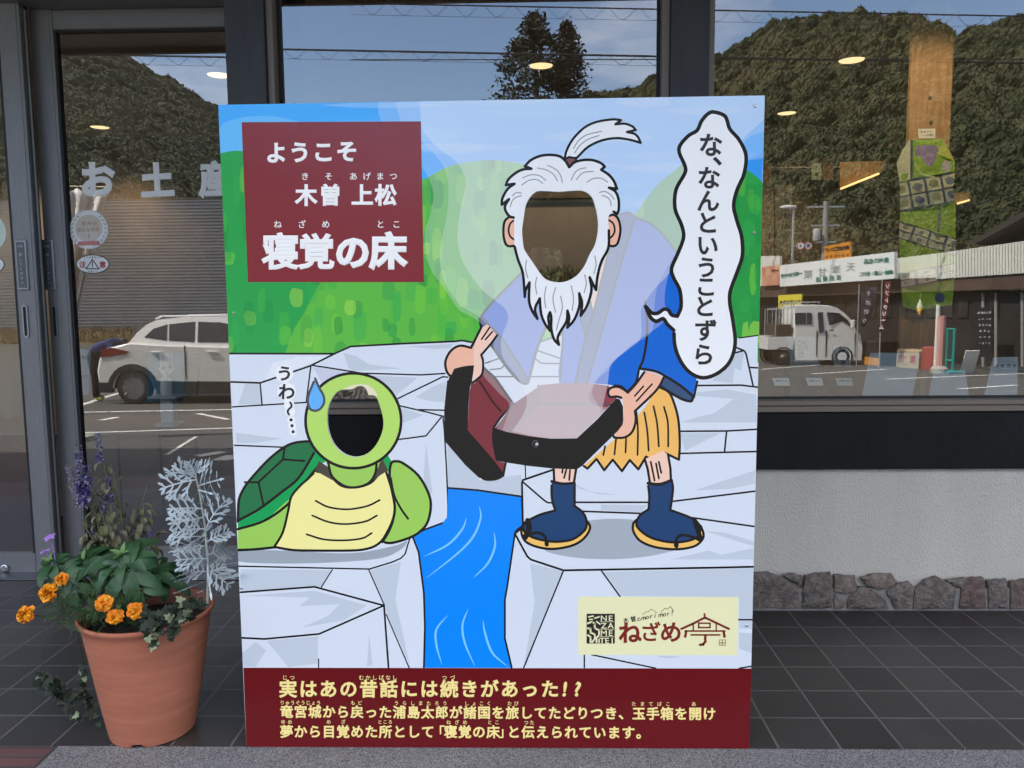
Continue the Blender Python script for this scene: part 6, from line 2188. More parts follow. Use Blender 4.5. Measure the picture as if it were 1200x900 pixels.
# ---- white kei pickup with a cab extension and a rack
def pickup():
    d = 25.8
    y0 = 2 * Y_PANE - d
    gz = lotz(y0) + .0
    K = lambda u, v: (lambda p: (p.x, p.z))(mir(u, v, y0))
    z_of = lambda v: K(960, v)[1]
    g0 = z_of(427)
    dz = gz - g0
    P = lambda u, v: (K(u, v)[0], K(u, v)[1] + dz)
    WHT = pm('van_white', (.66, .65, .61), .35, coat=.2)
    GLS = pm('tinted_car_glass', (.012, .013, .015), .05)
    CLAD = pm('black_cladding', (.018, .018, .019), .55)
    TYRE = pm('tyre', (.014, .014, .014), .8)
    WID = 1.46
    y1 = y0 - WID
    xc = P(960, 420)[0]
    t = thing('pickup_truck', 'small white pickup truck with long cab and roof rack before the roadside shop', 'truck', (xc, (y0 + y1) / 2, gz))
    cab = [P(u, v) for u, v in ((931, 421), (930.5, 392), (931, 360), (933, 357), (956, 356), (974, 357), (983, 359.5), (992, 365.5), (1000, 375), (1005, 386), (1010, 392), (1012, 408), (1011, 421))]
    mb = MB()
    n = len(cab)
    cx, cz = sum(p[0] for p in cab) / n, sum(p[1] for p in cab) / n
    vs = []
    for yy, s_ in ((y0 - .01, .965), (y0 - .10, 1), (y1 + .10, 1), (y1 + .01, .965)):
        for (px, pz) in cab:
            off = .10 * max(0, (pz - gz - 1.0) / .9)
            vs.append((cx + (px - cx) * s_, yy - off if yy > (y0 + y1) / 2 else yy + off, cz + (pz - cz) * s_ if pz > gz + .4 else pz))
    fs = [(j * n + i, j * n + (i + 1) % n, (j + 1) * n + (i + 1) % n, (j + 1) * n + i) for j in range(3) for i in range(n)]
    fs += [tuple(range(n - 1, -1, -1)), tuple(3 * n + i for i in range(n))]
    mb.add(vs, fs)
    mb.build('cab', WHT, t, True, 35)
    mb = MB()
    a, b = P(899, 420), P(930, 394)
    mb.bbox(a[0], b[0], y1, y0, a[1] + .30, a[1] + .42, .01)
    for yy in (y0 - .03, y1):
        mb.bbox(a[0], b[0], yy, yy + .03, a[1] + .42, b[1], .008)
    mb.bbox(a[0], a[0] + .03, y1 + .03, y0 - .03, a[1] + .42, b[1], .008)
    mb.build('load_bed', WHT, t)
    mb = MB()
    for u0, u1, v0, v1 in ((911.5, 928, 379.5, 393),):
        c, e = P(u0, v1), P(u1, v0)
        mb.box(c[0], e[0], y1 + .1, y0 - .06, c[1], e[1])
    mb.build('crate', pm('dark_crate', (.06, .04, .03), .8), t)
    for sg, ys in ((1, y0), (-1, y1)):
        mb = MB()
        def S(u, v, o):
            px, pz = P(u, v)
            off = .10 * max(0, (pz - gz - 1.0) / .9)
            return (px, ys - sg * (off - o), pz)
        for q in ([(932.5, 366), (945, 365.5), (945, 379), (932.5, 379)], [(946.5, 365.5), (952, 365.5), (952, 379), (946.5, 379)], [(959.5, 365), (965, 365), (965.5, 388), (960, 389)], [(970, 365), (984, 366), (994, 374), (999, 382), (972, 380)]):
            mb.add([S(u, v, .012) for u, v in q] + [S(u, v, -.02) for u, v in q], [(0, 1, 2, 3), (0, 4, 5, 1), (1, 5, 6, 2), (2, 6, 7, 3), (3, 7, 4, 0)])
        mb.build('side_window', GLS, t)
        mb = MB()
        for u in (957.5, 968.5, 1002):
            c, e = P(u, 417), P(u + .45, 362 if u < 1000 else 390)
            mb.box(c[0], e[0], min(ys - sg * .04, ys + sg * .001), max(ys - sg * .04, ys + sg * .001), c[1], min(e[1], gz + 1.1))
        mb.build('door_gap', RUB, t)
        c = P(972, 386)
        MB().bbox(c[0], c[0] + .12, min(ys, ys + sg * .025), max(ys, ys + sg * .025), c[1] - .02, c[1] + .02, .006).build('door_handle', CLAD, t)
        c = P(998, 379)
        MB().bbox(c[0] - .05, c[0] + .04, min(ys + sg * .02, ys + sg * .18), max(ys + sg * .02, ys + sg * .18), c[1] - .12, c[1] + .14, .02).build('door_mirror', WHT, t)
        for u in (918, 987):
            cx_, cz_ = P(u, 418)[0], gz + .265
            c = (cx_, ys - sg * .085, cz_)
            ww = MB().lathe([(.14, -.07), (.245, -.075), (.265, -.05), (.265, .05), (.245, .075), (.15, .075), (.145, .0)], c, 28, axis='y', closed=True).build('wheel', TYRE, t, True, 40)
            m = MB()
            m.lathe([(.155, sg * .06), (.13, sg * .03), (.06, sg * .05), (0, sg * .055)], c, 20, axis='y')
            m.build('rim', pm('steel_rim', (.22, .20, .18), .5, metal=.5), ww, True)
            m = MB()
            m.lathe([(.335, sg * .095 - sg * .02), (.335, sg * .095), (.29, sg * .095), (.29, sg * .04)], c, 28, axis='y', closed=True)
            m.build('wheel_arch', CLAD, t)
    mb = MB()
    ra = .016
    zr = P(940, 352)[1]
    for yy in (y0 - .14, y1 + .14):
        mb.tube([(P(911, 360)[0], yy, P(911, 394)[1]), (P(911, 360)[0], yy, P(911, 362)[1]), (P(929, 358)[0], yy, P(929, 360)[1])], ra, 5)
        mb.tube([(P(929, 358)[0], yy, P(929, 394)[1]), (P(929, 358)[0], yy, P(929, 355)[1])], ra, 5)
        mb.tube([(P(932, 355)[0], yy, P(932, 354)[1]), (P(962, 353)[0], yy, P(962, 353)[1])], ra, 5)
        for u in (914, 920, 925):
            mb.tube([(P(u, 361)[0], yy, P(u, 361)[1]), (P(u, 361)[0], yy, P(u, 392)[1])], ra * .7, 5)
        for u in (932, 947, 962):
            mb.tube([(P(u, 353)[0], yy, P(u, 353.5)[1]), (P(u, 353)[0], yy, P(u, 359)[1])], ra, 5)
    for u, v in ((911, 362), (929, 355), (947, 353), (962, 353)):
        mb.tube([(P(u, v)[0], y0 - .14, P(u, v)[1]), (P(u, v)[0], y1 + .14, P(u, v)[1])], ra, 5)
    mb.build('roof_rack', STEEL, t)
    c, e_ = P(1010, 421), P(1013, 413)
    MB().bbox(c[0] - .05, e_[0] + .03, y1 + .04, y0 - .04, gz + .22, gz + .42, .02).build('bumper', CLAD, t)
    MB().bbox(e_[0] + .03, e_[0] + .045, (y0 + y1) / 2 - .165, (y0 + y1) / 2 + .165, gz + .30, gz + .46, .003).build('number_plate', pm('plate_yellow', (.6, .5, .06), .5), t)
    c = P(909, 405)
    MB().bbox(c[0] - .01, c[0] + .02, y0 - .25, y0 - .12, c[1] - .1, c[1] + .05, .004).build('tail_lamp', pm('red_lens', (.16, .012, .012)), t)
    c = P(1009.5, 401)
    MB().bbox(c[0] - .06, c[0] + .035, y0 - .32, y0 - .10, c[1] - .09, c[1] + .09, .03).build('headlamp', pm('lamp_glass', (.5, .5, .5), .1), t)
pickup()

# ================================================================== INSIDE THE SHOP (seen through the glass)
GLOW = em('warm_lamp', (1.0, .70, .36), .42)
RIMM = pm('lamp_rim', (.35, .30, .24), .5)
def downlight(u, v, label, rpx=13):
    p = at_z(u, v, Z_CEIL - .004)
    r_ = rpx / F_PX * p.y
    t = thing('ceiling_light', label, 'ceiling light', (p.x, p.y, Z_CEIL), 'downlights in the shop ceiling')
    m = MB().lathe([(r_ * 1.0, .0), (r_ * 1.16, -.012), (r_ * 1.20, .0)], (p.x, p.y, Z_CEIL), 28, closed=True)
    m.build('lamp_rim', RIMM, t, True, 40)
    m = MB().lathe([(r_, .0), (r_ * .98, -.006), (0, -.006)], (p.x, p.y, Z_CEIL), 28)
    m.build('lamp_disc', GLOW, t)
    ld = bpy.data.lights.new('downlight', 'SPOT')
    ld.energy = 26
    ld.spot_size = R(115)
    ld.spot_blend = .7
    ld.color = (1.0, .74, .46)
    ld.shadow_soft_size = .09
    lo = bpy.data.objects.new('downlight', ld)
    COL.objects.link(lo)
    lo.parent = t
    lo.location = (0, 0, -.03)
downlight(257, 88, 'round ceiling downlight beside the post, behind the glass door')
downlight(117, 149, 'small round ceiling downlight farther inside, above the white door lettering', 10)
downlight(634, 77, 'round ceiling downlight glowing before the mirrored cedars')
downlight(998, 70.5, 'largest ceiling downlight in the wide window, close to the wooden pillar', 13.5)
downlight(922, 132.5, 'ceiling downlight low in the wide window, beside the photo board edge', 10)
SPD = bpy.data.lights.new('pillar_lamp', 'SPOT')
SPD.energy = 52
SPD.color = (1.0, .72, .42)
SPD.spot_size = R(58)
SPD.spot_blend = .6
SPD.shadow_soft_size = .06
sp = bpy.data.objects.new('pillar_lamp', SPD)
COL.objects.link(sp)
sp.location = (2.75, 4.55, Z_CEIL - .05)
t = thing('spot_lamp', 'small ceiling spot lamp aimed at the wooden pillar', 'lamp', (2.75, 4.55, Z_CEIL))
MB().tube([(2.75, 4.55, Z_CEIL), (2.75, 4.55, Z_CEIL - .06)], .012, 6).build('lamp_stem', RIMM, t)
MB().lathe([(.03, -.05), (.045, -.05), (.05, .06), (.02, .10), (0, .10)], (2.75, 4.50, Z_CEIL - .10), 16).build('lamp_shade', RIMM, t, True, 40)

# wooden pillar with a towel and a price card
PINE = pm('pine_wood', (.32, .185, .085), .6, var=.25, scale=5, stretch=(9, 9, .9))
YP = 6.05
xa, xb = at_y(1061, 200, YP).x, at_y(1112.5, 200, YP).x
pil = thing('wooden_pillar', 'square wooden pillar inside the wide window, lit warm', 'pillar', ((xa + xb) / 2, YP + .15, 0))
MB().bbox(xa, xb, YP, YP + (xb - xa), .0, Z_CEIL - .002, .012).build('pillar_shaft', PINE, pil)
m = MB()
for u, v in ((1090, 115), (1091, 144)):
    p = at_y(u, v, YP)
    m.lathe([(0, -.002), (.012, -.0015), (.016, .0)], p, 10, axis='y')
m.build('knot', pm('dark_knot', (.05, .025, .012), .7), pil)
ti = (Vector((xa, YP, 0)) - Vector((sp.location.x, sp.location.y, 0)))
sp.rotation_euler = (Vector(((xa + xb) / 2, YP, 2.5)) - sp.location).to_track_quat('-Z', 'Y').to_euler()
# towel: printed cloth hanging over the pillar face
SHT = []
def tf_(c, pts, a=1.0):
    SHT.append(('cloth', lin(*c), a, pts, None, None))
TOW = [(1066, 164), (1105, 163.5), (1111, 174), (1118.5, 189), (1119, 203), (1117, 222), (1120, 246), (1119.5, 280), (1119, 310), (1116, 357), (1075, 364), (1058, 360), (1055, 320), (1053.5, 270), (1055, 240), (1054, 215), (1050.5, 191), (1057, 176)]
GR, NVY, PALE = (112, 150, 40), (44, 58, 92), (168, 172, 156)
tf_(PALE, [(1048, 150), (1067, 150), (1067, 213), (1048, 218)])
tf_(NVY, [(1066.5, 160), (1069.5, 160), (1069.5, 213), (1066.5, 213)])
tf_((120, 105, 150), crv([(1074, 172), (1084, 170), (1098, 172), (1097, 184), (1092, 194), (1086, 194), (1080, 185), (1073, 182)], True))
tf_((150, 158, 70), [(1097, 180), (1106, 166), (1119, 189)])
tf_((150, 150, 165), ring((1109, 195), 6, 7, 16))
def film(p0, p1, w, n):
    dx, dy = p1[0] - p0[0], p1[1] - p0[1]
    l = math.hypot(dx, dy)
    e, q = (dx / l, dy / l), (-dy / l, dx / l)
    P = lambda a, b: (p0[0] + e[0] * a * l + q[0] * b, p0[1] + e[1] * a * l + q[1] * b)
    tf_(NVY, [P(0, -w), P(1, -w), P(1, w), P(0, w)])
    for i in range(n):
        a, b = (i + .08) / n, (i + .92) / n
        tf_(PALE, [P(a, -w * .86), P(b, -w * .86), P(b, -w * .06), P(a, -w * .06)])
        tf_((150, 156, 150), [P(a, w * .06), P(b, w * .06), P(b, w * .86), P(a, w * .86)])
        c = P((a + b) / 2, -w * .45)
        tf_((88, 100, 128) if i % 2 else (110, 118, 96), [(c[0] + w * .30 * math.cos(k * .7 + i) * (1 + .3 * (k % 2)), c[1] + w * .26 * math.sin(k * .7 + i)) for k in range(9)])
        c = P((a + b) / 2, w * .45)
        tf_((60, 76, 120) if i % 2 else (120, 124, 104), [(c[0] + w * .32 * math.cos(k * .7 + i), c[1] + w * .22 * math.sin(k * .7 + i) * (1 + .4 * (k % 2))) for k in range(9)])
film((1048, 232), (1124, 218), 18, 4)
film((1050, 268), (1126, 292), 10, 4)
film((1048, 330), (1124, 316), 9, 3)
tf_(GR, [(1056, 204), (1064, 203), (1063, 212), (1056, 214)])
tf_((70, 86, 120), [(1100, 246), (1103, 246), (1101, 272), (1098, 272)])
tf_((150, 170, 110), [(1073, 190), (1080, 203), (1096, 207), (1096, 209), (1079, 205), (1071, 192)])
tf_((60, 74, 120), ring((1101, 349), 6, 6, 14))
tv, tg = planar(SHT, [], TOW, lin(*GR))
tw = thing('towel', 'printed green and blue cotton towel hanging on the wooden pillar', 'towel', ((xa + xb) / 2, YP - .03, 1.4))
me = bpy.data.meshes.new('towel_cloth')
def towel_fn(u, v):
    yy = YP - .045 - .016 * math.sin((u - 1050) * .16 + v * .012) - .010 * math.sin(v * .07)
    return at_y(u, v, yy) - Vector(tw.location)
fs, cols = [], []
for t_, c in tg['cloth']:
    fs.append(tuple(t_)); cols.append(c)
fnm = [towel_fn(p.x, p.y) for p in tv]
me.from_pydata(fnm, [], fs)
at_ = me.attributes.new('ink', 'FLOAT_COLOR', 'CORNER')
fl = []
for f, c in zip(fs, cols):
    fl += [c[0], c[1], c[2], 1.0] * len(f)
at_.data.foreach_set('color', fl)
cm = bpy.data.materials.new('printed_cotton')
cm.use_nodes = True
an = cm.node_tree.nodes.new('ShaderNodeAttribute')
an.attribute_name = 'ink'
cm.node_tree.links.new(an.outputs['Color'], cm.node_tree.nodes['Principled BSDF'].inputs['Base Color'])
cm.node_tree.nodes['Principled BSDF'].inputs['Roughness'].default_value = .9
me.materials.append(cm)
o = bpy.data.objects.new('towel_cloth', me)
COL.objects.link(o)
o.parent = tw
sd = o.modifiers.new('thickness', 'SOLIDIFY')
sd.thickness = .003

def flat(name, label, cat, quad, y, mat, th=.004, rows=(), parent=None, group=None, tmat=None, lean=0.0):
    """sheet or card inside the shop, facing the glass; quad in pixels at distance y (top edge set back by lean)"""
    vs_ = [q[1] for q in quad]
    v0, v1 = min(vs_), max(vs_)
    def F(u, v, o=0.0):
        return at_y(u, v, y + lean * (v1 - v) / max(1e-6, v1 - v0) - o)
    f = [F(u, v) for u, v in quad]
    c = sum(f, Vector()) / len(f)
    t = thing(name, label, cat, (c.x, c.y, min(p.z for p in f)), group) if label else None
    n = len(f)
    b = [p + Vector((0, th, 0)) for p in f]
    mb = MB()
    mb.add(f + b, [tuple(range(n - 1, -1, -1)), tuple(range(n, 2 * n))] + [(i, (i + 1) % n, n + (i + 1) % n, n + i) for i in range(n)])
    s_ = mb.build('sheet', mat, t)
    for (txt, u0, u1, w0, w1, size, bold, m) in rows:
        g = MB()
        put_row(g, txt, u0, u1, w0, w1, size, lambda a, b_: F(a, b_, .002), bold, fit='bbox', unit=y / F_PX)
        g.build('lettering', m, s_)
    return t, F, s_
CARDM = pm('card_white', (.66, .66, .64), .7)
flat('price_card', 'small white card pinned to the pillar above the towel', 'card', [(1076, 151), (1096, 150.6), (1096, 162), (1076, 162.4)], YP - .006, CARDM, .003, (('手ぬぐい', 1080, 1091, 154.5, 154.3, 2.8, .01, DARK), ('1,320円', 1080, 1092, 158.6, 158.4, 3.2, .02, DARK)))

# sloping lit wooden sign board and the glowing strips
STRIP = em('light_strip', (1.0, .60, .24), .40)
LITW = pm('lit_pine', (.42, .25, .11), .6, var=.2, scale=4)
def lit_sign(quad, y, strip, label):
    f = [at_y(u, v, y) for u, v in quad]
    t = thing('lit_wood_sign', label, 'wooden sign', f[0])
    mb = MB()
    b = [p + Vector((0, .05, 0)) for p in f]
    n = len(f)
    mb.add(f + b, [tuple(range(n - 1, -1, -1)), tuple(range(n, 2 * n))] + [(i, (i + 1) % n, n + (i + 1) % n, n + i) for i in range(n)])
    mb.build('wood_panel', LITW, t)
    a, c = at_y(*strip[0], y - .05), at_y(*strip[1], y - .05)
    m = MB().tube([a, c], .011, 6)
    m.build('light_strip', STRIP, t)
lit_sign([(984, 190), (1038, 188.5), (1033, 203), (984, 222)], 7.6, ((985, 221.5), (1030, 203.5)), 'wooden board lit from below by a sloping glowing strip')
lit_sign([(1118, 226), (1138, 224), (1137, 234), (1120, 240)], 7.8, ((1122, 238.5), (1136, 234.5)), 'small wooden board with a short glowing strip, just past the towel')
HNG = pm('sign_wood_dark', (.20, .11, .05), .7, var=.3)
rl_a, rl_b = at_y(928, 197, 7.4), at_y(984, 196.5, 7.4)
t = thing('hanging_rail', 'thin dark rail carrying small boards beneath the ceiling', 'rail', rl_a)
MB().tube([rl_a + Vector((-.6, 0, 0)), rl_b], .012, 6).build('rail', RUB, t)
flat('hung_poster', 'pale green poster hanging on the thin rail', 'poster', [(951, 191), (963, 191), (962.5, 211), (951, 211)], 7.36, pm('pale_green_paper', (.42, .48, .36), .8, var=.25, scale=30), .004, (('木', 957, 957, 196, 196, 5, .02, DARK), ('曽', 957, 957, 204, 204, 5, .02, DARK)))
flat('hung_board', 'brown wooden board hanging beside the pale green poster', 'board', [(964, 191), (977, 191), (977, 211), (964, 211)], 7.36, HNG, .02)
flat('hung_board', 'brown wooden board hanging beside the upright edge of the photo board', 'board', [(893, 192), (904, 192), (904, 214), (893, 214)], 7.36, HNG, .02)
flat('vertical_sign', 'tall grey wooden sign with black vertical lettering', 'sign', [(908.5, 217), (928.5, 216.5), (928, 299), (908.5, 300)], 6.7, pm('weathered_wood', (.22, .19, .16), .8, var=.25, scale=8, stretch=(8, 8, 1)), .03,
     tuple((ch, 922, 922, v, v, 7.2, .02, DARK) for ch, v in zip('木曽名物あり', (227, 235.5, 244.5, 253.5, 266, 274.5))))

# display shelf behind the window and what stands on it
ZS = .80
sh = thing('display_shelf', 'low dark display shelf running along the wide window', 'shelf', (3, 4.3, 0))
MB().bbox(.95, 6.8, 3.95, 4.75, ZS - .04, ZS, .004).build('shelf_top', pm('dark_shelf', (.05, .04, .035), .5, var=.2), sh)
MB().box(1.0, 6.7, 4.0, 4.7, 0.006, ZS - .04).build('shelf_base', pm('dark_shelf_base', (.025, .02, .018), .7), sh)
PGREY = pm('pale_sheet', (.30, .33, .36), .8)
BRU = pm('brush_ink', (.01, .01, .01), .6)
flat('wood_name_sign', 'grey paper sign with brush lettering on a wooden block, larger of two', 'sign', [(921, 394), (955, 395), (961, 428), (927, 429)], 4.2, pm('grey_paper', (.22, .22, .21), .8), .01,
     (('ひ', 938, 938, 402, 402, 9, .03, BRU), ('の', 938.5, 938.5, 409, 409, 8, .03, BRU), ('き', 939, 939, 415, 415, 8, .03, BRU), ('木', 943, 943, 402, 402, 5, .02, BRU), ('曽', 945, 945, 407, 407, 5, .02, BRU)), lean=.03)
p, q = at_y(924, 442, 4.18), at_y(967, 429, 4.18)
t = thing('wood_block', 'plain brown wooden block supporting the larger brush lettered sign', 'wooden block', (p.x, 4.2, ZS))
MB().bbox(p.x, q.x, 4.16, 4.26, ZS, max(ZS + .05, q.z), .004).build('block', pm('brown_wood', (.13, .075, .04), .7, var=.25), t)
flat('wood_name_sign', 'grey paper sign with brush lettering, smaller and further to the post', 'sign', [(976, 406), (996, 406), (998, 430), (978, 430)], 4.2, pm('grey_paper', (.22, .22, .21), .8), .01,
     (('ひ', 987, 987, 411, 411, 8, .03, BRU), ('の', 987.5, 987.5, 418, 418, 7.5, .03, BRU), ('き', 988, 988, 425, 425, 7.5, .03, BRU), ('木', 993, 993, 417, 417, 4.5, .02, BRU)), lean=.03)
for i, (u, lab) in enumerate(((905, 'white label card on the shelf beside the photo board'), (944, 'white label card on the shelf under the larger brush lettered sign'), (979, 'white label card on the shelf under the smaller brush lettered sign'))):
    flat('label_card', lab, 'card', [(u, 443), (u + 19, 443), (u + 21, 452), (u + 3, 452)], 4.12, CARDM, .003, (('木曽ひのき', u + 5, u + 16, 446.3, 446.3, 2.4, .01, DARK),), group='label cards on the window shelf', lean=.02)
flat('leaning_sheet', 'widest pale sheet leaning in the wide window', 'poster', [(1020, 413.5), (1079, 413.5), (1069, 466), (1010, 466)], 3.93, PGREY, .004, group='pale sheets leaning in the wide window', lean=.08)
flat('leaning_sheet', 'pale sheet with rows of faint lettering, between two taller sheets', 'poster', [(1094, 435), (1131, 434), (1136, 466), (1088, 466)], 3.93, PGREY, .004, (('町道下限内', 1106, 1128, 440, 440, 3.6, .0, BLU), ('ご案内', 1108, 1124, 448, 448, 3.6, .0, BLU), ('天神大門', 1106, 1126, 456, 456, 3.8, .0, BLU)), group='pale sheets leaning in the wide window', lean=.06)
flat('leaning_sheet', 'pale tall sheet leaning in the wide window at the edge of the picture', 'poster', [(1164, 419), (1193, 418), (1192, 466), (1153, 466)], 3.93, PGREY, .004, (('神社式年', 1168, 1189, 429, 428.5, 4.4, .01, DARK),), group='pale sheets leaning in the wide window', lean=.08)

# behind the doors: banner cloth, sanitiser stand with poster, low brown display boxes
YB = -1.0
pa = mir(70, 212, YB, VD)
t = thing('white_banner_flag', 'plain white banner flag hanging in folds from a rod, before the grey ribbed wall', 'banner', (pa.x, YB, lotz(YB)))
mb = MB().tube([(pa.x, YB, lotz(YB)), pa], .012, 8)
mb.build('pole', pm('pole_steel', (.45, .45, .44)), t)
a, b = mir(68, 218, YB, VD), mir(129, 219.5, YB, VD)
MB().tube([a, b], .010, 6).build('rod', pm('rod_yellow', (.45, .40, .16), .4), t)
MB().lathe([(.20, 0), (.20, .06), (.03, .10), (.02, .25)], (pa.x, YB, lotz(YB)), 16).build('base', pm('concrete', (.36, .35, .32)), t, True, 40)
mb = MB()
nx, nz = 34, 18
vs = []
for j in range(nz + 1):
    f = j / nz
    v = 220 + f * 172
    ur = 128 - 44 * max(0, f - .03) ** .85
    for i in range(nx + 1):
        g = i / nx
        u = 71 + (ur - 71) * g
        yy = YB + .09 * math.sin(g * 17 + f * 1.5) * (.25 + f * .7) + .04 * math.sin(g * 7)
        sag = 5 * abs(math.sin(g * PI * 3)) if j == 0 else 0
        vs.append(mir(u, v + sag, yy, VD))
fs = [(j * (nx + 1) + i, j * (nx + 1) + i + 1, (j + 1) * (nx + 1) + i + 1, (j + 1) * (nx + 1) + i) for j in range(nz) for i in range(nx)]
mb.add(vs, fs)
o = mb.build('flag_cloth', pm('white_cloth', (.84, .84, .85), .9), t, True)
sd = o.modifiers.new('thickness', 'SOLIDIFY')
sd.thickness = .004
y = 5.25
flat('paper_notice', 'pale blue printed notice low behind the door, beside the cloth banner', 'notice', [(84, 408), (106, 410), (104, 463), (85, 462)], 4.9, pm('pale_blue_paper', (.26, .33, .42), .8, var=.3, scale=9), .004, (('営業案内', 88, 102, 418, 419, 4.4, .02, DARK), ('九時より', 88, 102, 440, 441, 4, .01, DARK)))
t = thing('sanitiser_stand', 'white sanitiser stand with pump bottle and a teal arrow poster', 'stand', (at_y(181, 560, y).x, y + .2, at_y(181, 504, y).z))
p = at_y(181, 470, y)
mb = MB()
zb_ = at_y(181, 504, 5.25).z
mb.bbox(p.x - .045, p.x + .045, y + .17, y + .25, zb_ + .02, p.z, .006)
mb.bbox(p.x - .07, p.x + .07, y + .12, y + .30, zb_, zb_ + .02, .006)
mb.bbox(p.x - .10, p.x + .10, y + .10, y + .30, p.z, p.z + .02, .006)
mb.build('stand_post', pm('stand_white', (.52, .54, .58), .5), t)
mb = MB()
mb.lathe([(.0, 0), (.036, 0), (.038, .01), (.038, .10), (.014, .13), (.014, .15), (.018, .15), (.018, .17), (.006, .17), (.006, .20), (0, .20)], (p.x, y + .18, p.z + .02), 20)
mb.tube([(p.x, y + .18, p.z + .215), (p.x, y + .12, p.z + .21)], .006, 6)
mb.build('pump_bottle', pm('bottle_white', (.6, .62, .64), .3), t, True, 40)
f = [at_y(u, v, y + .26) for u, v in ((155, 420), (162, 412), (232, 414), (229, 465), (158, 463))]
mb = MB()
mb.add(f + [q + Vector((0, .05, 0)) for q in f], [(4, 3, 2, 1, 0), (5, 6, 7, 8, 9)] + [(i, (i + 1) % 5, 5 + (i + 1) % 5, 5 + i) for i in range(5)])
mb.build('back_board', pm('brown_card', (.22, .14, .085), .8, var=.15), t)
f = [at_y(u, v, y + .24) for u, v in ((174, 414), (216, 412.5), (214, 470), (172, 471))]
mb = MB()
mb.add(f + [q + Vector((0, .008, 0)) for q in f], [(3, 2, 1, 0), (4, 5, 6, 7)] + [(i, (i + 1) % 4, 4 + (i + 1) % 4, 4 + i) for i in range(4)])
po = mb.build('arrow_poster', pm('teal_print', (.03, .16, .24), .5), t)
g = MB()
g.add([at_y(u, v, y + .236) for u, v in ((187, 414), (203, 413.5), (203, 431), (206.5, 431), (194.5, 443), (183, 431), (187, 431))], [tuple(range(6, -1, -1))])
g.build('arrow', pm('white_print', (.62, .64, .66), .5), po)
g = MB()
for i, ch in enumerate('手指消毒'):
    put_char(g, ch, 199.5, 416 + i * 4.6, 4.4, lambda a, b: at_y(a, b, y + .233), .02, fit='bbox', unit=.005)
for i, ch in enumerate('アルコール'):
    put_char(g, ch, 190.5, 416 + i * 4.0, 3.8, lambda a, b: at_y(a, b, y + .233), .02, fit='bbox', unit=.005)
g.build('poster_lettering', pm('teal_ink', (.02, .10, .18), .5), po)
BXB = pm('brown_display', (.075, .052, .040), .6, var=.25, scale=3, stretch=(1, 1, 4))
ya = 5.25
zc = at_y(181, 504, ya).z
p0, p1 = at_y(86, 598, 5.6), at_y(288, 598, 5.6)
t = thing('display_counter', 'low brown display counter with dark panel gaps behind the glass door', 'counter', ((p0.x + p1.x) / 2, ya + .3, .006))
MB().bbox(p0.x - .6, p1.x + .7, ya, ya + .75, zc - .03, zc, .004).build('counter_top', pm('pinkish_top', (.20, .13, .11), .5, var=.1), t)
us = [60, 141, 190, 232, 330]
for a_, b_ in zip(us, us[1:]):
    MB().bbox(at_y(a_, 560, ya + .06).x + .006, at_y(b_, 560, ya + .06).x - .006, ya + .06, ya + .70, .01, zc - .03, .004).build('front_panel', BXB, t)

YQ = 5.1
a, b = at_y(540, 340, YQ), at_y(760, 232, YQ)
t = thing('wooden_partition', 'plain brown partition behind the middle window, seen through the bigger face opening', 'partition', ((a.x + b.x) / 2, YQ, 0))
MB().bbox(a.x, b.x, YQ, YQ + .05, .006, b.z, .004).build('partition_panel', pm('partition_brown', (.30, .225, .165), .7, var=.12, scale=3), t)
MB().bbox(a.x - .03, b.x + .03, YQ - .03, YQ + .08, b.z, b.z + .05, .004).build('top_rail', pm('brown_wood', (.13, .075, .04)), t)
q = ((a.x + b.x) / 2, YQ - .75, Z_CEIL)  # added lamp and fixture, out of view, only to brighten the partition
t = thing('spot_lamp', 'small ceiling spot lamp aimed at the brown partition', 'lamp', q)
MB().tube([q, (q[0], q[1], q[2] - .06)], .012, 6).build('lamp_stem', RIMM, t)
MB().lathe([(.03, -.05), (.045, -.05), (.05, .06), (.02, .10), (0, .10)], (q[0], q[1], q[2] - .10), 16).build('lamp_shade', RIMM, t, True, 40)
ld = bpy.data.lights.new('partition_fill_lamp', 'SPOT')
ld.energy = 26
ld.color = (1.0, .80, .58)
ld.spot_size = R(75)
ld.spot_blend = .6
ld.shadow_soft_size = .06
lo = bpy.data.objects.new('partition_fill_lamp', ld)
COL.objects.link(lo)
lo.parent = t
lo.location = (0, 0, -.18)
lo.rotation_euler = (R(22), 0, 0)
rd = random.Random(5)
zsf = at_y(660, 336, 4.75).z
t = thing('dried_arrangement', 'low arrangement of dried grasses and moss before the brown partition', 'dried flowers', (at_y(665, 330, 4.75).x, 4.75, zsf))
m1, m2 = MB(), MB()
for i in range(420):
    u = rd.uniform(634, 692)
    c = at_y(u, 336, 4.75 + rd.uniform(-.06, .06))
    c.z = zsf
    hh = rd.uniform(.03, .14) * (1.1 - abs(u - 660) / 60)
    tip = c + Vector((rd.gauss(0, .03), rd.gauss(0, .03), hh))
    w_ = Vector((rd.uniform(-1, 1), rd.uniform(-1, 1), 0)) * .005
    (m1 if rd.random() < .7 else m2).add([c - w_, c + w_, tip + w_ * .6, tip - w_ * .6], [(0, 1, 2, 3)])
m1.build('moss', pm('dry_moss', (.16, .15, .04), .9, var=.4, scale=30), t)
m2.build('dried_grass', pm('dry_straw', (.42, .34, .20), .9, var=.3, scale=30), t)
st_ = thing('display_table', 'low display table carrying the dried arrangement inside the middle window', 'table', (at_y(660, 336, 4.75).x, 4.75, .006))
x0_, x1_ = at_y(560, 336, 4.75).x, at_y(745, 336, 4.75).x
MB().bbox(x0_, x1_, 4.6, 4.95, zsf - .03, zsf, .004).build('table_top', pm('dark_shelf', (.05, .04, .035)), st_)
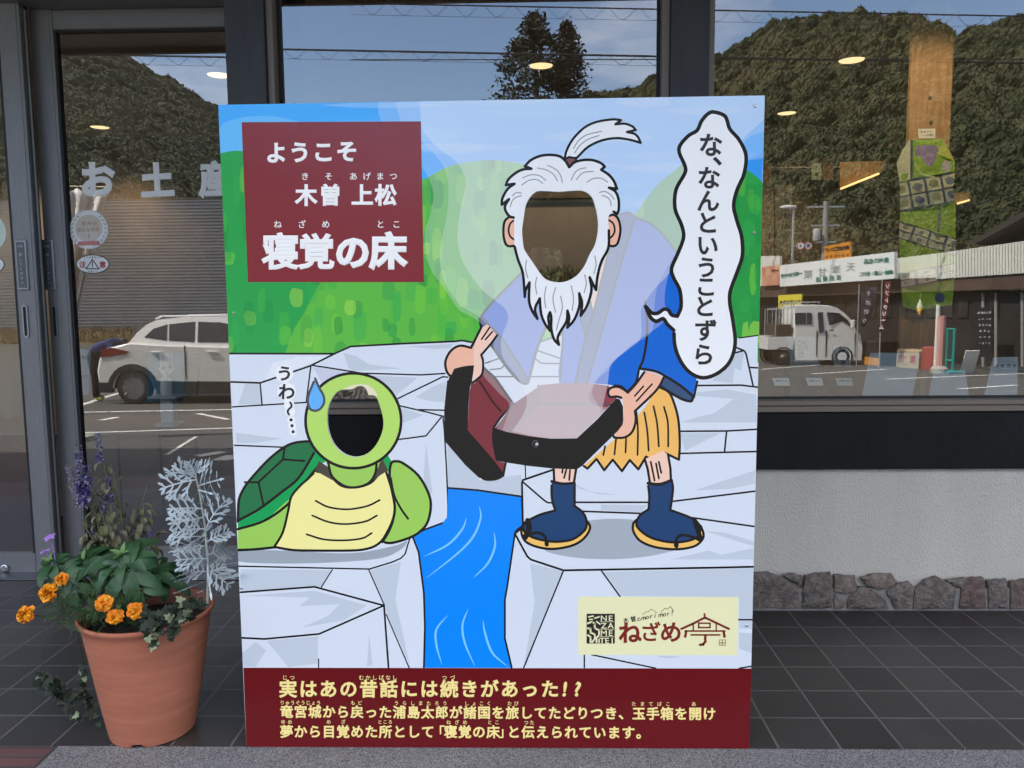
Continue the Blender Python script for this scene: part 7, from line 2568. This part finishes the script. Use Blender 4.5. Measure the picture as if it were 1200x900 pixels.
for x in (x0_ + .03, x1_ - .03):
    for y_ in (4.63, 4.92):
        MB().bbox(x - .02, x + .02, y_ - .02, y_ + .02, .006, zsf - .03, .003).build('leg', pm('dark_shelf', (.05, .04, .035)), st_)

# ================================================================== THE FLOWER POT
PC = at_z(177, 871, 0.0)
PX, PY = PC.x - .038, PC.y + .10
PZ = 0.0
TERRA = pm('terracotta_plastic', (.37, .125, .072), .58, var=.14, scale=5, bump=.03, bscale=14, stretch=(1, 1, 9))
RIMR_, BASER, PH = .217, .138, .425
pot = thing('flower_pot', 'large terracotta coloured plastic pot planted with flowers, standing on the granite edge', 'flower pot', (PX, PY, PZ))
N = 72
prof = [(BASER - .010, .0), (BASER, .004)]
for i in range(1, 30):
    f = i / 30
    prof.append((BASER + (RIMR_ - .014 - BASER) * (f ** .92) + .0, .004 + f * (PH - .03)))
prof += [(RIMR_ - .010, PH - .022), (RIMR_ - .005, PH - .016), (RIMR_, PH - .006), (RIMR_ - .002, PH), (RIMR_ - .008, PH + .001), (RIMR_ - .016, PH - .006), (RIMR_ - .024, PH - .06), (RIMR_ - .03, PH - .10)]
mb = MB().lathe(prof, (PX, PY, PZ), N)
mb.f = mb.f[:-1] if len(mb.f[-1]) > 4 else mb.f
# three drainage notches in the foot ring
for i in range(len(mb.v)):
    x, y, z = mb.v[i]
    a = math.degrees(math.atan2(y - PY, x - PX))
    for na in (-84, 36, 156):
        if abs(a - na) < 6.2 and z < .006:
            mb.v[i] = (x, y, z + .014)
mb.build('pot_shell', TERRA, pot, True, 50)
MB().lathe([(0, PH - .055), (RIMR_ - .026, PH - .055), (RIMR_ - .027, PH - .08), (0, PH - .08)], (PX, PY, PZ), 40).build('soil', pm('soil', (.03, .022, .016), .95, var=.5, scale=40, bump=.8, bscale=50), pot)

rp_ = random.Random(21)
TOP = PZ + PH - .055
def pot_at(u, v, dy=0.0):
    """point above the pot seen at pixel u, v, dy metres behind the pot's middle"""
    return at_y(u, v, PY + dy)

def curve3(a, b, c, n=8):
    a, b, c = Vector(a), Vector(b), Vector(c)
    return [a * (1 - t) ** 2 + b * 2 * t * (1 - t) + c * t * t for t in [i / n for i in range(n + 1)]]

def leaf(mb, base, direc, up, L, W, droop=.25, fold=.18, n=8, mi=0, shape=1.0, wave=0.0, blunt=False):
    """a bent blade with a midrib fold"""
    d = Vector(direc).normalized()
    s_ = d.cross(Vector(up))
    s_ = s_.normalized() if s_.length > 1e-4 else d.orthogonal().normalized()
    nrm = s_.cross(d).normalized()
    rows = []
    p = Vector(base)
    ang = 0
    for i in range(n + 1):
        t = i / n
        w = W * (math.sin(PI * min(1, t ** (.75 * shape) * .985 + .012)) ** .85) * .5
        if blunt:
            w = W * .5 * min(1, .25 + t * 1.3) * (1 if t < .8 else math.sqrt(max(0.02, 1 - ((t - .8) / .2) ** 2 * .75)))
        dd = (d * math.cos(ang) - nrm * math.sin(ang)).normalized()
        nn = (nrm * math.cos(ang) + d * math.sin(ang)).normalized()
        wv = nn * wave * W * math.sin(t * 14)
        rows.append((p - s_ * w + nn * w * fold * 2 + wv, p.copy(), p + s_ * w + nn * w * fold * 2 - wv))
        p = p + dd * (L / n)
        ang += droop * 2.0 / n
    vs = [q for r_ in rows for q in r_]
    fs = []
    for i in range(n):
        a = i * 3
        fs += [(a, a + 1, a + 4, a + 3), (a + 1, a + 2, a + 5, a + 4)]
    mb.add(vs, fs, mi)

def rv(k=1.0):
    return Vector((rp_.gauss(0, k), rp_.gauss(0, k), rp_.gauss(0, k)))

def leafmat(name, c, rough=.5, var=.3, sc=18, back=0.25):
    m = pm(name, c, rough, spec=.3, var=var, scale=sc)
    b = m.node_tree.nodes['Principled BSDF']
    b.inputs['Transmission Weight'].default_value = 0.0
    b.inputs['Subsurface Weight'].default_value = 0.0
    return m
SILVER = leafmat('dusty_silver_leaf', (.46, .53, .57), .9, .25)
SILST = leafmat('silver_stem', (.40, .43, .38), .85, .15)
PERI = leafmat('periwinkle_leaf', (.026, .070, .028), .45, .45)
PERIL = leafmat('periwinkle_young_leaf', (.10, .19, .055), .45, .25)
RIB = leafmat('leaf_midrib', (.20, .28, .13), .5, .1)
SALV = leafmat('salvia_leaf', (.10, .115, .055), .75, .4)
SALD = leafmat('salvia_dry_leaf', (.155, .145, .095), .85, .3)
SALS = leafmat('salvia_stem', (.15, .15, .085), .8, .3)
PURP = leafmat('salvia_flower', (.060, .052, .185), .7, .45, 60)
PURL = leafmat('salvia_bud', (.22, .20, .36), .8, .3, 60)
MARG = leafmat('marigold_petal', (.80, .30, .008), .6, .35, 90)
MARG2 = leafmat('marigold_inner', (.74, .19, .006), .6, .4, 90)
MLEAF = leafmat('marigold_leaf', (.045, .085, .030), .6, .4)
VIOL = leafmat('violet_petal', (.36, .20, .58), .6, .2)
IVY = leafmat('ivy_leaf', (.013, .024, .012), .6, .5)
IVYP = leafmat('ivy_pale_leaf', (.16, .19, .11), .6, .4)
IVST = leafmat('ivy_stem', (.07, .05, .035), .8, .3)

# ---- dusty miller: silver stem with deeply lobed leaves
def lobed(mb, base, direc, up, L, droop=.5, lobes=5):
    d = Vector(direc).normalized()
    s_ = d.cross(Vector(up)).normalized()
    nrm = s_.cross(d).normalized()
    pts = []
    p, ang = Vector(base), 0.0
    n = 12
    for i in range(n + 1):
        pts.append(p.copy())
        dd = (d * math.cos(ang) - nrm * math.sin(ang)).normalized()
        p = p + dd * L / n
        ang += droop / n
    def ribbon(a, b, w0, w1, nn):
        e = (b - a).normalized()
        q = e.cross(nn).normalized()
        m = a.lerp(b, .55)
        mb.add([a - q * w0, a + q * w0, m + q * (w0 + w1) * .6 + nn * w0 * .5, b + q * w1 * .5, b - q * w1 * .5, m - q * (w0 + w1) * .6 + nn * w0 * .5], [(0, 1, 2, 5), (5, 2, 3, 4)])
    for i in range(n):
        ribbon(pts[i], pts[i + 1], .0024, .0022, nrm)
    for k in range(lobes):
        t = .22 + .72 * k / (lobes - 1)
        i = min(n - 1, int(t * n))
        c = pts[i]
        ll = L * (.54 if k < lobes - 1 else .30) * math.sin(PI * (.18 + .62 * t)) * rp_.uniform(.85, 1.1)
        for sg in (-1, 1):
            e = (d * .62 + s_ * sg * .80 - nrm * .15 * rp_.random() + rv(.05)).normalized()
            tip = c + e * ll
            ribbon(c, tip, .0024, .0030, nrm)
            for (f, a2, l2) in ((.40, .85, .48), (.60, -.8, .44), (.80, .75, .36)):
                o = c.lerp(tip, f)
                e2 = (e * .72 + (d if a2 * sg < 0 else s_ * sg * .2 - d * .35) * .75).normalized() if f < .7 else (e * .7 + d * .55).normalized()
                if f > .4 and f < .5:
                    e2 = (e * .6 - d * .55 + s_ * sg * .3).normalized()
                ribbon(o, o + e2 * ll * l2, .0020, .0026, nrm)
            ribbon(tip - e * .002, tip + (e * .8 + d * .4).normalized() * ll * .22, .0028, .0018, nrm)
    ribbon(pts[-1], pts[-1] + (pts[-1] - pts[-2]).normalized() * L * .14, .0042, .002, nrm)

b0 = pot_at(243, 712, .02)
dm = thing('dusty_miller', 'silver dusty miller with lacy lobed leaves, tallest plant beside the photo board edge', 'plant', b0)
st = [pot_at(u, v, .03 + .02 * i) for i, (u, v) in enumerate(((243, 712), (244, 660), (240, 615), (234, 578), (229, 556)))]
sp_ = []
for i in range(4):
    for k in range(5):
        sp_.append(st[i].lerp(st[i + 1], k / 5))
sp_.append(st[-1])
mb = MB().tube(sp_, [.0048 - .0022 * i / len(sp_) for i in range(len(sp_))], 7)
mb.build('stem', SILST, dm, True)
mb = MB()
def toward(a, b): return (Vector(b) - Vector(a))
LV = [((229, 556), (243, 540), .0, 5), ((230, 560), (198, 553), -.04, 4), ((231, 562), (186, 580), -.06, 4), ((230, 558), (222, 545), -.03, 5), ((232, 570), (246, 578), -.09, 4), ((233, 575), (225, 585), -.10, 4),
      ((237, 596), (193, 604), -.02, 4), ((242, 618), (266, 578), .02, 4), ((239, 606), (200, 625), -.06, 5), ((241, 620), (190, 630), -.02, 4), ((243, 635), (274, 622), .03, 5), ((243, 640), (197, 648), -.06, 5),
      ((244, 632), (236, 640), -.13, 4), ((244, 650), (280, 645), .06, 5), ((243, 655), (204, 662), -.04, 4), ((244, 660), (240, 690), -.16, 5), ((243, 668), (270, 690), -.02, 4), ((243, 670), (212, 676), .02, 4), ((244, 650), (262, 668), .08, 4), ((244, 676), (275, 664), .04, 4), ((236, 590), (255, 596), .06, 4), ((241, 628), (222, 640), .08, 4)]
for (a, b, dy, lb) in LV[:18] + LV[19:]:
    A_ = pot_at(*a, .05)
    B_ = pot_at(*b, .05 + dy * 1.6)
    e = toward(A_, B_)
    up = Vector((rp_.uniform(-.7, .7), -.75, rp_.uniform(.1, 1.1)))
    lobed(mb, A_, e + Vector((0, 0, .25 * e.length)), up, e.length * .86, rp_.uniform(.3, 1.1), lb)
mb.build('foliage', SILVER, dm)

# ---- salvia: tired upright stems with purple spikes
b0 = pot_at(140, 690, .10)
sv = thing('salvia', 'half dried salvia with purple flower spikes and drooping olive leaves', 'plant', b0)
stems = [((128, 690), (120, 620), (88, 520)), ((135, 690), (138, 600), (114, 512)), ((140, 690), (135, 640), (104, 560)), ((145, 690), (150, 620), (130, 545)), ((148, 690), (142, 650), (78, 545)), ((150, 690), (170, 610), (168, 590)), ((146, 690), (150, 640), (172, 570)), ((140, 690), (128, 650), (112, 585)), ((152, 690), (176, 645), (184, 628)), ((136, 690), (120, 650), (96, 610)), ((132, 690), (138, 648), (118, 615)), ((150, 690), (166, 655), (160, 620))]
ms, ml, md, mf, mbud = MB(), MB(), MB(), MB(), MB()
for i, (a, b, c) in enumerate(stems):
    dy = .02 + .16 * rp_.random()
    A_, B_, C_ = pot_at(*a, .10), pot_at(*b, dy), pot_at(*c, dy + .03)
    pts = curve3(A_, B_, C_, 14)
    ms.tube(pts, [.0032 - .0016 * k / 14 for k in range(15)], 5)
    for k in range(4, 14):
        for q in range(3 if k < 12 else 1):
            if rp_.random() < .92:
                e = Vector((rp_.uniform(-1, 1), rp_.uniform(-1, .6), rp_.uniform(-.9, .35)))
                L = rp_.uniform(.032, .060) * (1.1 - .3 * k / 14)
                pet = pts[k] + e.normalized() * .012
                ms.tube([pts[k], pet], .0012, 3, caps=False)
                leaf(ml if rp_.random() < .55 else md, pet, e, (0, 0, 1), L, L * rp_.uniform(.36, .5), rp_.uniform(.5, 1.3), .25, 6, wave=.05)
spikes = [((92, 520), (97, 580), 1.0), ((115, 508), (117, 545), .8), ((104, 545), (100, 590), 1.1), ((86, 548), (98, 596), .9), ((126, 560), (128, 590), 1.0), ((78, 545), (92, 595), .35), ((118, 585), (122, 600), .6), ((108, 612), (110, 632), .55), ((174, 618), (176, 632), .4), ((89, 530), (104, 572), .9)]
for (a, b, w) in spikes:
    mf = MB()
    dy = .03 + rp_.uniform(-.02, .10)
    A_, B_ = pot_at(*a, dy), pot_at(*b, dy)
    ms.tube([A_, B_], .0014, 4)
    L = (A_ - B_).length
    for k in range(int(L / .0062)):
        t = k * .0062 / L
        c = A_.lerp(B_, t)
        for q in range(4):
            a_ = rp_.uniform(0, 2 * PI)
            r_ = .011 * w * (.35 + .65 * t) + .003
            o = Vector((math.cos(a_), math.sin(a_), rp_.uniform(-.5, .5)))
            leaf(mf, c + o * .002, o, (0, 0, 1), r_ * 1.5, r_ * .9, .6, .3, 3, mi=1 if (rp_.random() < .35 or w < .4) else 0)
    mf.build('flower_spike', [PURP, PURL], sv)
ms.build('stem', SALS, sv)
ml.build('foliage', SALV, sv)
md.build('dry_foliage', SALD, sv)

# ---- periwinkle: glossy leaves in whorls, two violet flowers
pw = thing('periwinkle', 'glossy green periwinkle with pale veined leaves and violet flowers', 'plant', pot_at(120, 705, 0))
mg, my, mr, ms = MB(), MB(), MB(), MB()
def whorl(u, v, dy, n, L, W, tilt, seed, young=3, faces=Vector((0, -.8, .6))):
    r_ = random.Random(seed)
    c = pot_at(u, v, dy)
    ax = faces.normalized()
    t1 = ax.orthogonal().normalized()
    t2 = ax.cross(t1)
    for k in range(n):
        a = 2 * PI * k / n + r_.uniform(-.25, .25)
        e = (t1 * math.cos(a) + t2 * math.sin(a)) + ax * tilt
        l = L * r_.uniform(.75, 1.15)
        leaf(mg, c + e.normalized() * .006, e, ax, l, l * W * r_.uniform(.85, 1.1), r_.uniform(.45, .95), .16, 9)
        e1 = e.normalized()
    for k in range(young):
        a = 2 * PI * k / young + .5
        e = (t1 * math.cos(a) + t2 * math.sin(a)) * .7 + ax * 1.0
        leaf(my, c + ax * .012, e, ax, L * .42, L * .42 * .36, .3, .25, 6)
    base = pot_at(150, 715, .05)
    ms.tube(curve3(c - ax * .004, (c + base) / 2 + Vector((0, .02, .03)), base, 6), .0032, 5)
whorl(146, 655, -.06, 9, .118, .40, .35, 1, 4, Vector((-.1, -.55, .85)))
whorl(150, 668, -.10, 7, .125, .38, .15, 2, 0, Vector((.1, -.85, .5)))
whorl(128, 678, -.09, 6, .10, .40, .2, 3, 0, Vector((-.2, -.8, .6)))
whorl(62, 662, -.03, 7, .085, .40, .35, 4, 4, Vector((-.2, -.5, .85)))
whorl(72, 672, -.05, 6, .10, .38, .15, 5, 0, Vector((-.1, -.85, .5)))
whorl(100, 660, .0, 7, .105, .40, .25, 6, 2, Vector((-.2, -.4, .9)))
whorl(112, 650, .05, 6, .10, .40, .3, 7, 0, Vector((0, -.3, 1)))
whorl(182, 672, -.02, 7, .10, .40, .3, 8, 2, Vector((.25, -.5, .85)))
whorl(196, 682, .0, 6, .095, .40, .2, 9, 0, Vector((.3, -.6, .7)))
whorl(86, 686, -.08, 6, .095, .42, .1, 10, 0, Vector((-.3, -.8, .5)))
whorl(165, 690, -.11, 6, .09, .40, .1, 12, 0, Vector((.1, -.9, .4)))
whorl(110, 690, -.06, 6, .10, .40, .1, 13, 0, Vector((-.1, -.9, .4)))
mg.build('foliage', PERI, pw, True)
my.build('young_foliage', PERIL, pw, True)
ms.build('stem', PERIL, pw)
for (u, v, fc) in ((58, 629, Vector((-.2, -.35, .9))), (53, 645, Vector((-.3, -.1, 1)))):
    c = pot_at(u, v, -.03)
    ax = fc.normalized()
    t1 = ax.orthogonal().normalized(); t2 = ax.cross(t1)
    m = MB()
    for k in range(5):
        a = 2 * PI * k / 5
        e = t1 * math.cos(a) + t2 * math.sin(a)
        leaf(m, c + e * .002, e, ax, .021, .020, .15, .05, 6, shape=.7)
    m.tube(curve3(c, c - ax * .03, pot_at(66, 668, -.02), 5), .0016, 5)
    m.build('violet_flower', VIOL, pw, True)

# ---- marigolds: ruffled orange heads on ferny foliage
mgd = thing('marigold', 'orange french marigolds with ruffled heads leaning over the pot rim', 'plant', pot_at(120, 718, -.12))
ms, ml = MB(), MB()
heads = [((31, 720), -.14, .027), ((57, 695), -.15, .027), ((73, 679), -.14, .020), ((122, 707), -.19, .025), ((135, 723), -.20, .023), ((159, 716), -.20, .025)]
for i, ((u, v), dy, r_) in enumerate(heads):
    c = pot_at(u, v, dy)
    ax = Vector(((u - 110) / 260, -.85, .42)).normalized()
    t1 = ax.orthogonal().normalized(); t2 = ax.cross(t1)
    m = MB()
    for ringi, (rr, nn, tl) in enumerate(((1.0, 12, .0), (.86, 12, .25), (.68, 11, .6), (.48, 9, 1.1), (.28, 7, 2.0), (.12, 4, 4.0))):
        for k in range(nn):
            a = 2 * PI * (k + .5 * ringi) / nn + rp_.uniform(-.15, .15)
            e = (t1 * math.cos(a) + t2 * math.sin(a)) + ax * tl
            o = c + (t1 * math.cos(a) + t2 * math.sin(a)) * r_ * .18 * rr + ax * (.004 * ringi)
            l = r_ * (.35 + .62 * rr) * rp_.uniform(.85, 1.12)
            leaf(m, o, e, ax, l, l * rp_.uniform(.62, .85), rp_.uniform(-.3, .8), rp_.uniform(-.15, .2), 6, mi=0 if rp_.random() < .66 else 1, wave=.16, blunt=True)
    m.build('marigold_flower', [MARG, MARG2], mgd, True)
    ml.lathe([(.002, -.026), (.006, -.020), (.0085, -.006), (.006, 0)], c - ax * .002, 8)
    base = pot_at(100 + i * 12, 735, -.10)
    ms.tube(curve3(c - ax * .02, c - ax * .05 + Vector((0, .02, -.01)), base, 7), .0022, 5)
for k in range(190):
    u, v = rp_.gauss(105, 32), rp_.gauss(712, 13)
    if not 60 < u < 185: continue
    c = pot_at(u, min(733, max(690, v)), rp_.uniform(-.19, -.02))
    e = Vector((rp_.uniform(-1, 1), rp_.uniform(-1, .3), rp_.uniform(-.5, .9)))
    L = rp_.uniform(.03, .055)
    en = e.normalized()
    s_ = en.orthogonal().normalized()
    ms.tube([c, c + en * L], .0008, 3, caps=False)
    for q in range(5):
        t = (q + 1) / 5.5
        for sg in (-1, 1):
            leaf(ml, c + en * L * t, en * .6 + s_ * sg, (0, 0, 1), L * .36, L * .075, .3, .2, 3)
ms.build('stem', MLEAF, mgd)
ml.build('foliage', MLEAF, mgd)

# ---- ivy: over the rim and trailing down beside the pot
iv = thing('ivy', 'dark variegated ivy trailing over the pot rim down to the tiles', 'plant', pot_at(190, 715, -.1))
ms, ml, mp = MB(), MB(), MB()
def ivyleaf(mb, c, e, up, L):
    d = Vector(e).normalized()
    s_ = d.cross(Vector(up)).normalized()
    nn = s_.cross(d)
    P = [(0, 0), (-.18, .34), (.02, .52), (.30, .30), (.55, .42), (.62, .18), (1.0, 0)]
    up_ = [c + d * (x * L) + s_ * (y * L) + nn * (-.10 * y * L) for x, y in P]
    dn = [c + d * (x * L) - s_ * (y * L) + nn * (-.10 * y * L) for x, y in P[1:-1]]
    mb.add(up_ + dn, [tuple(range(7)), (0,) + (6,) + (11, 10, 9, 8, 7)])
strands = [[(165, 722, -.19), (178, 735, -.22), (182, 750, -.23)], [(185, 715, -.19), (200, 722, -.22), (210, 732, -.22), (204, 748, -.225)], [(200, 712, -.15), (222, 708, -.16), (236, 706, -.14)], [(170, 716, -.20), (176, 728, -.22), (190, 742, -.23)], [(205, 716, -.18), (214, 724, -.21), (226, 722, -.2)],
           [(86, 728, -.10), (55, 745, -.08), (48, 790, -.02), (62, 800, .0), (84, 812, .0), (104, 824, -.02)], [(60, 800, .0), (70, 820, -.02), (92, 838, -.04)], [(90, 735, -.10), (98, 780, .02), (96, 805, .02), (110, 840, -.02)], [(70, 802, .0), (52, 795, .02), (44, 800, .03)]]
for s_i, st_ in enumerate(strands):
    P_ = [pot_at(*q) for q in st_]
    pts = []
    for a, b in zip(P_, P_[1:]):
        pts += [a.lerp(b, k / 5) for k in range(5)]
    pts.append(P_[-1])
    ms.tube(pts, .0018, 4)
    for p_ in pts:
        for q in range(3 if s_i != 5 else 2):
            e = Vector((rp_.uniform(-1, 1), rp_.uniform(-1, .1), rp_.uniform(-1, .5)))
            if (s_i in (5, 7) and p_.z > .22) or (s_i < 5 and q == 2): continue
            L = rp_.uniform(.016, .034)
            ivyleaf(mp if rp_.random() < (.10 if s_i < 5 else .06) else ml, p_ + rv(.008), e, (0, -.8, .6), L)
ms.build('stem', IVST, iv)
ml.build('foliage', IVY, iv)
mp.build('pale_foliage', IVYP, iv)
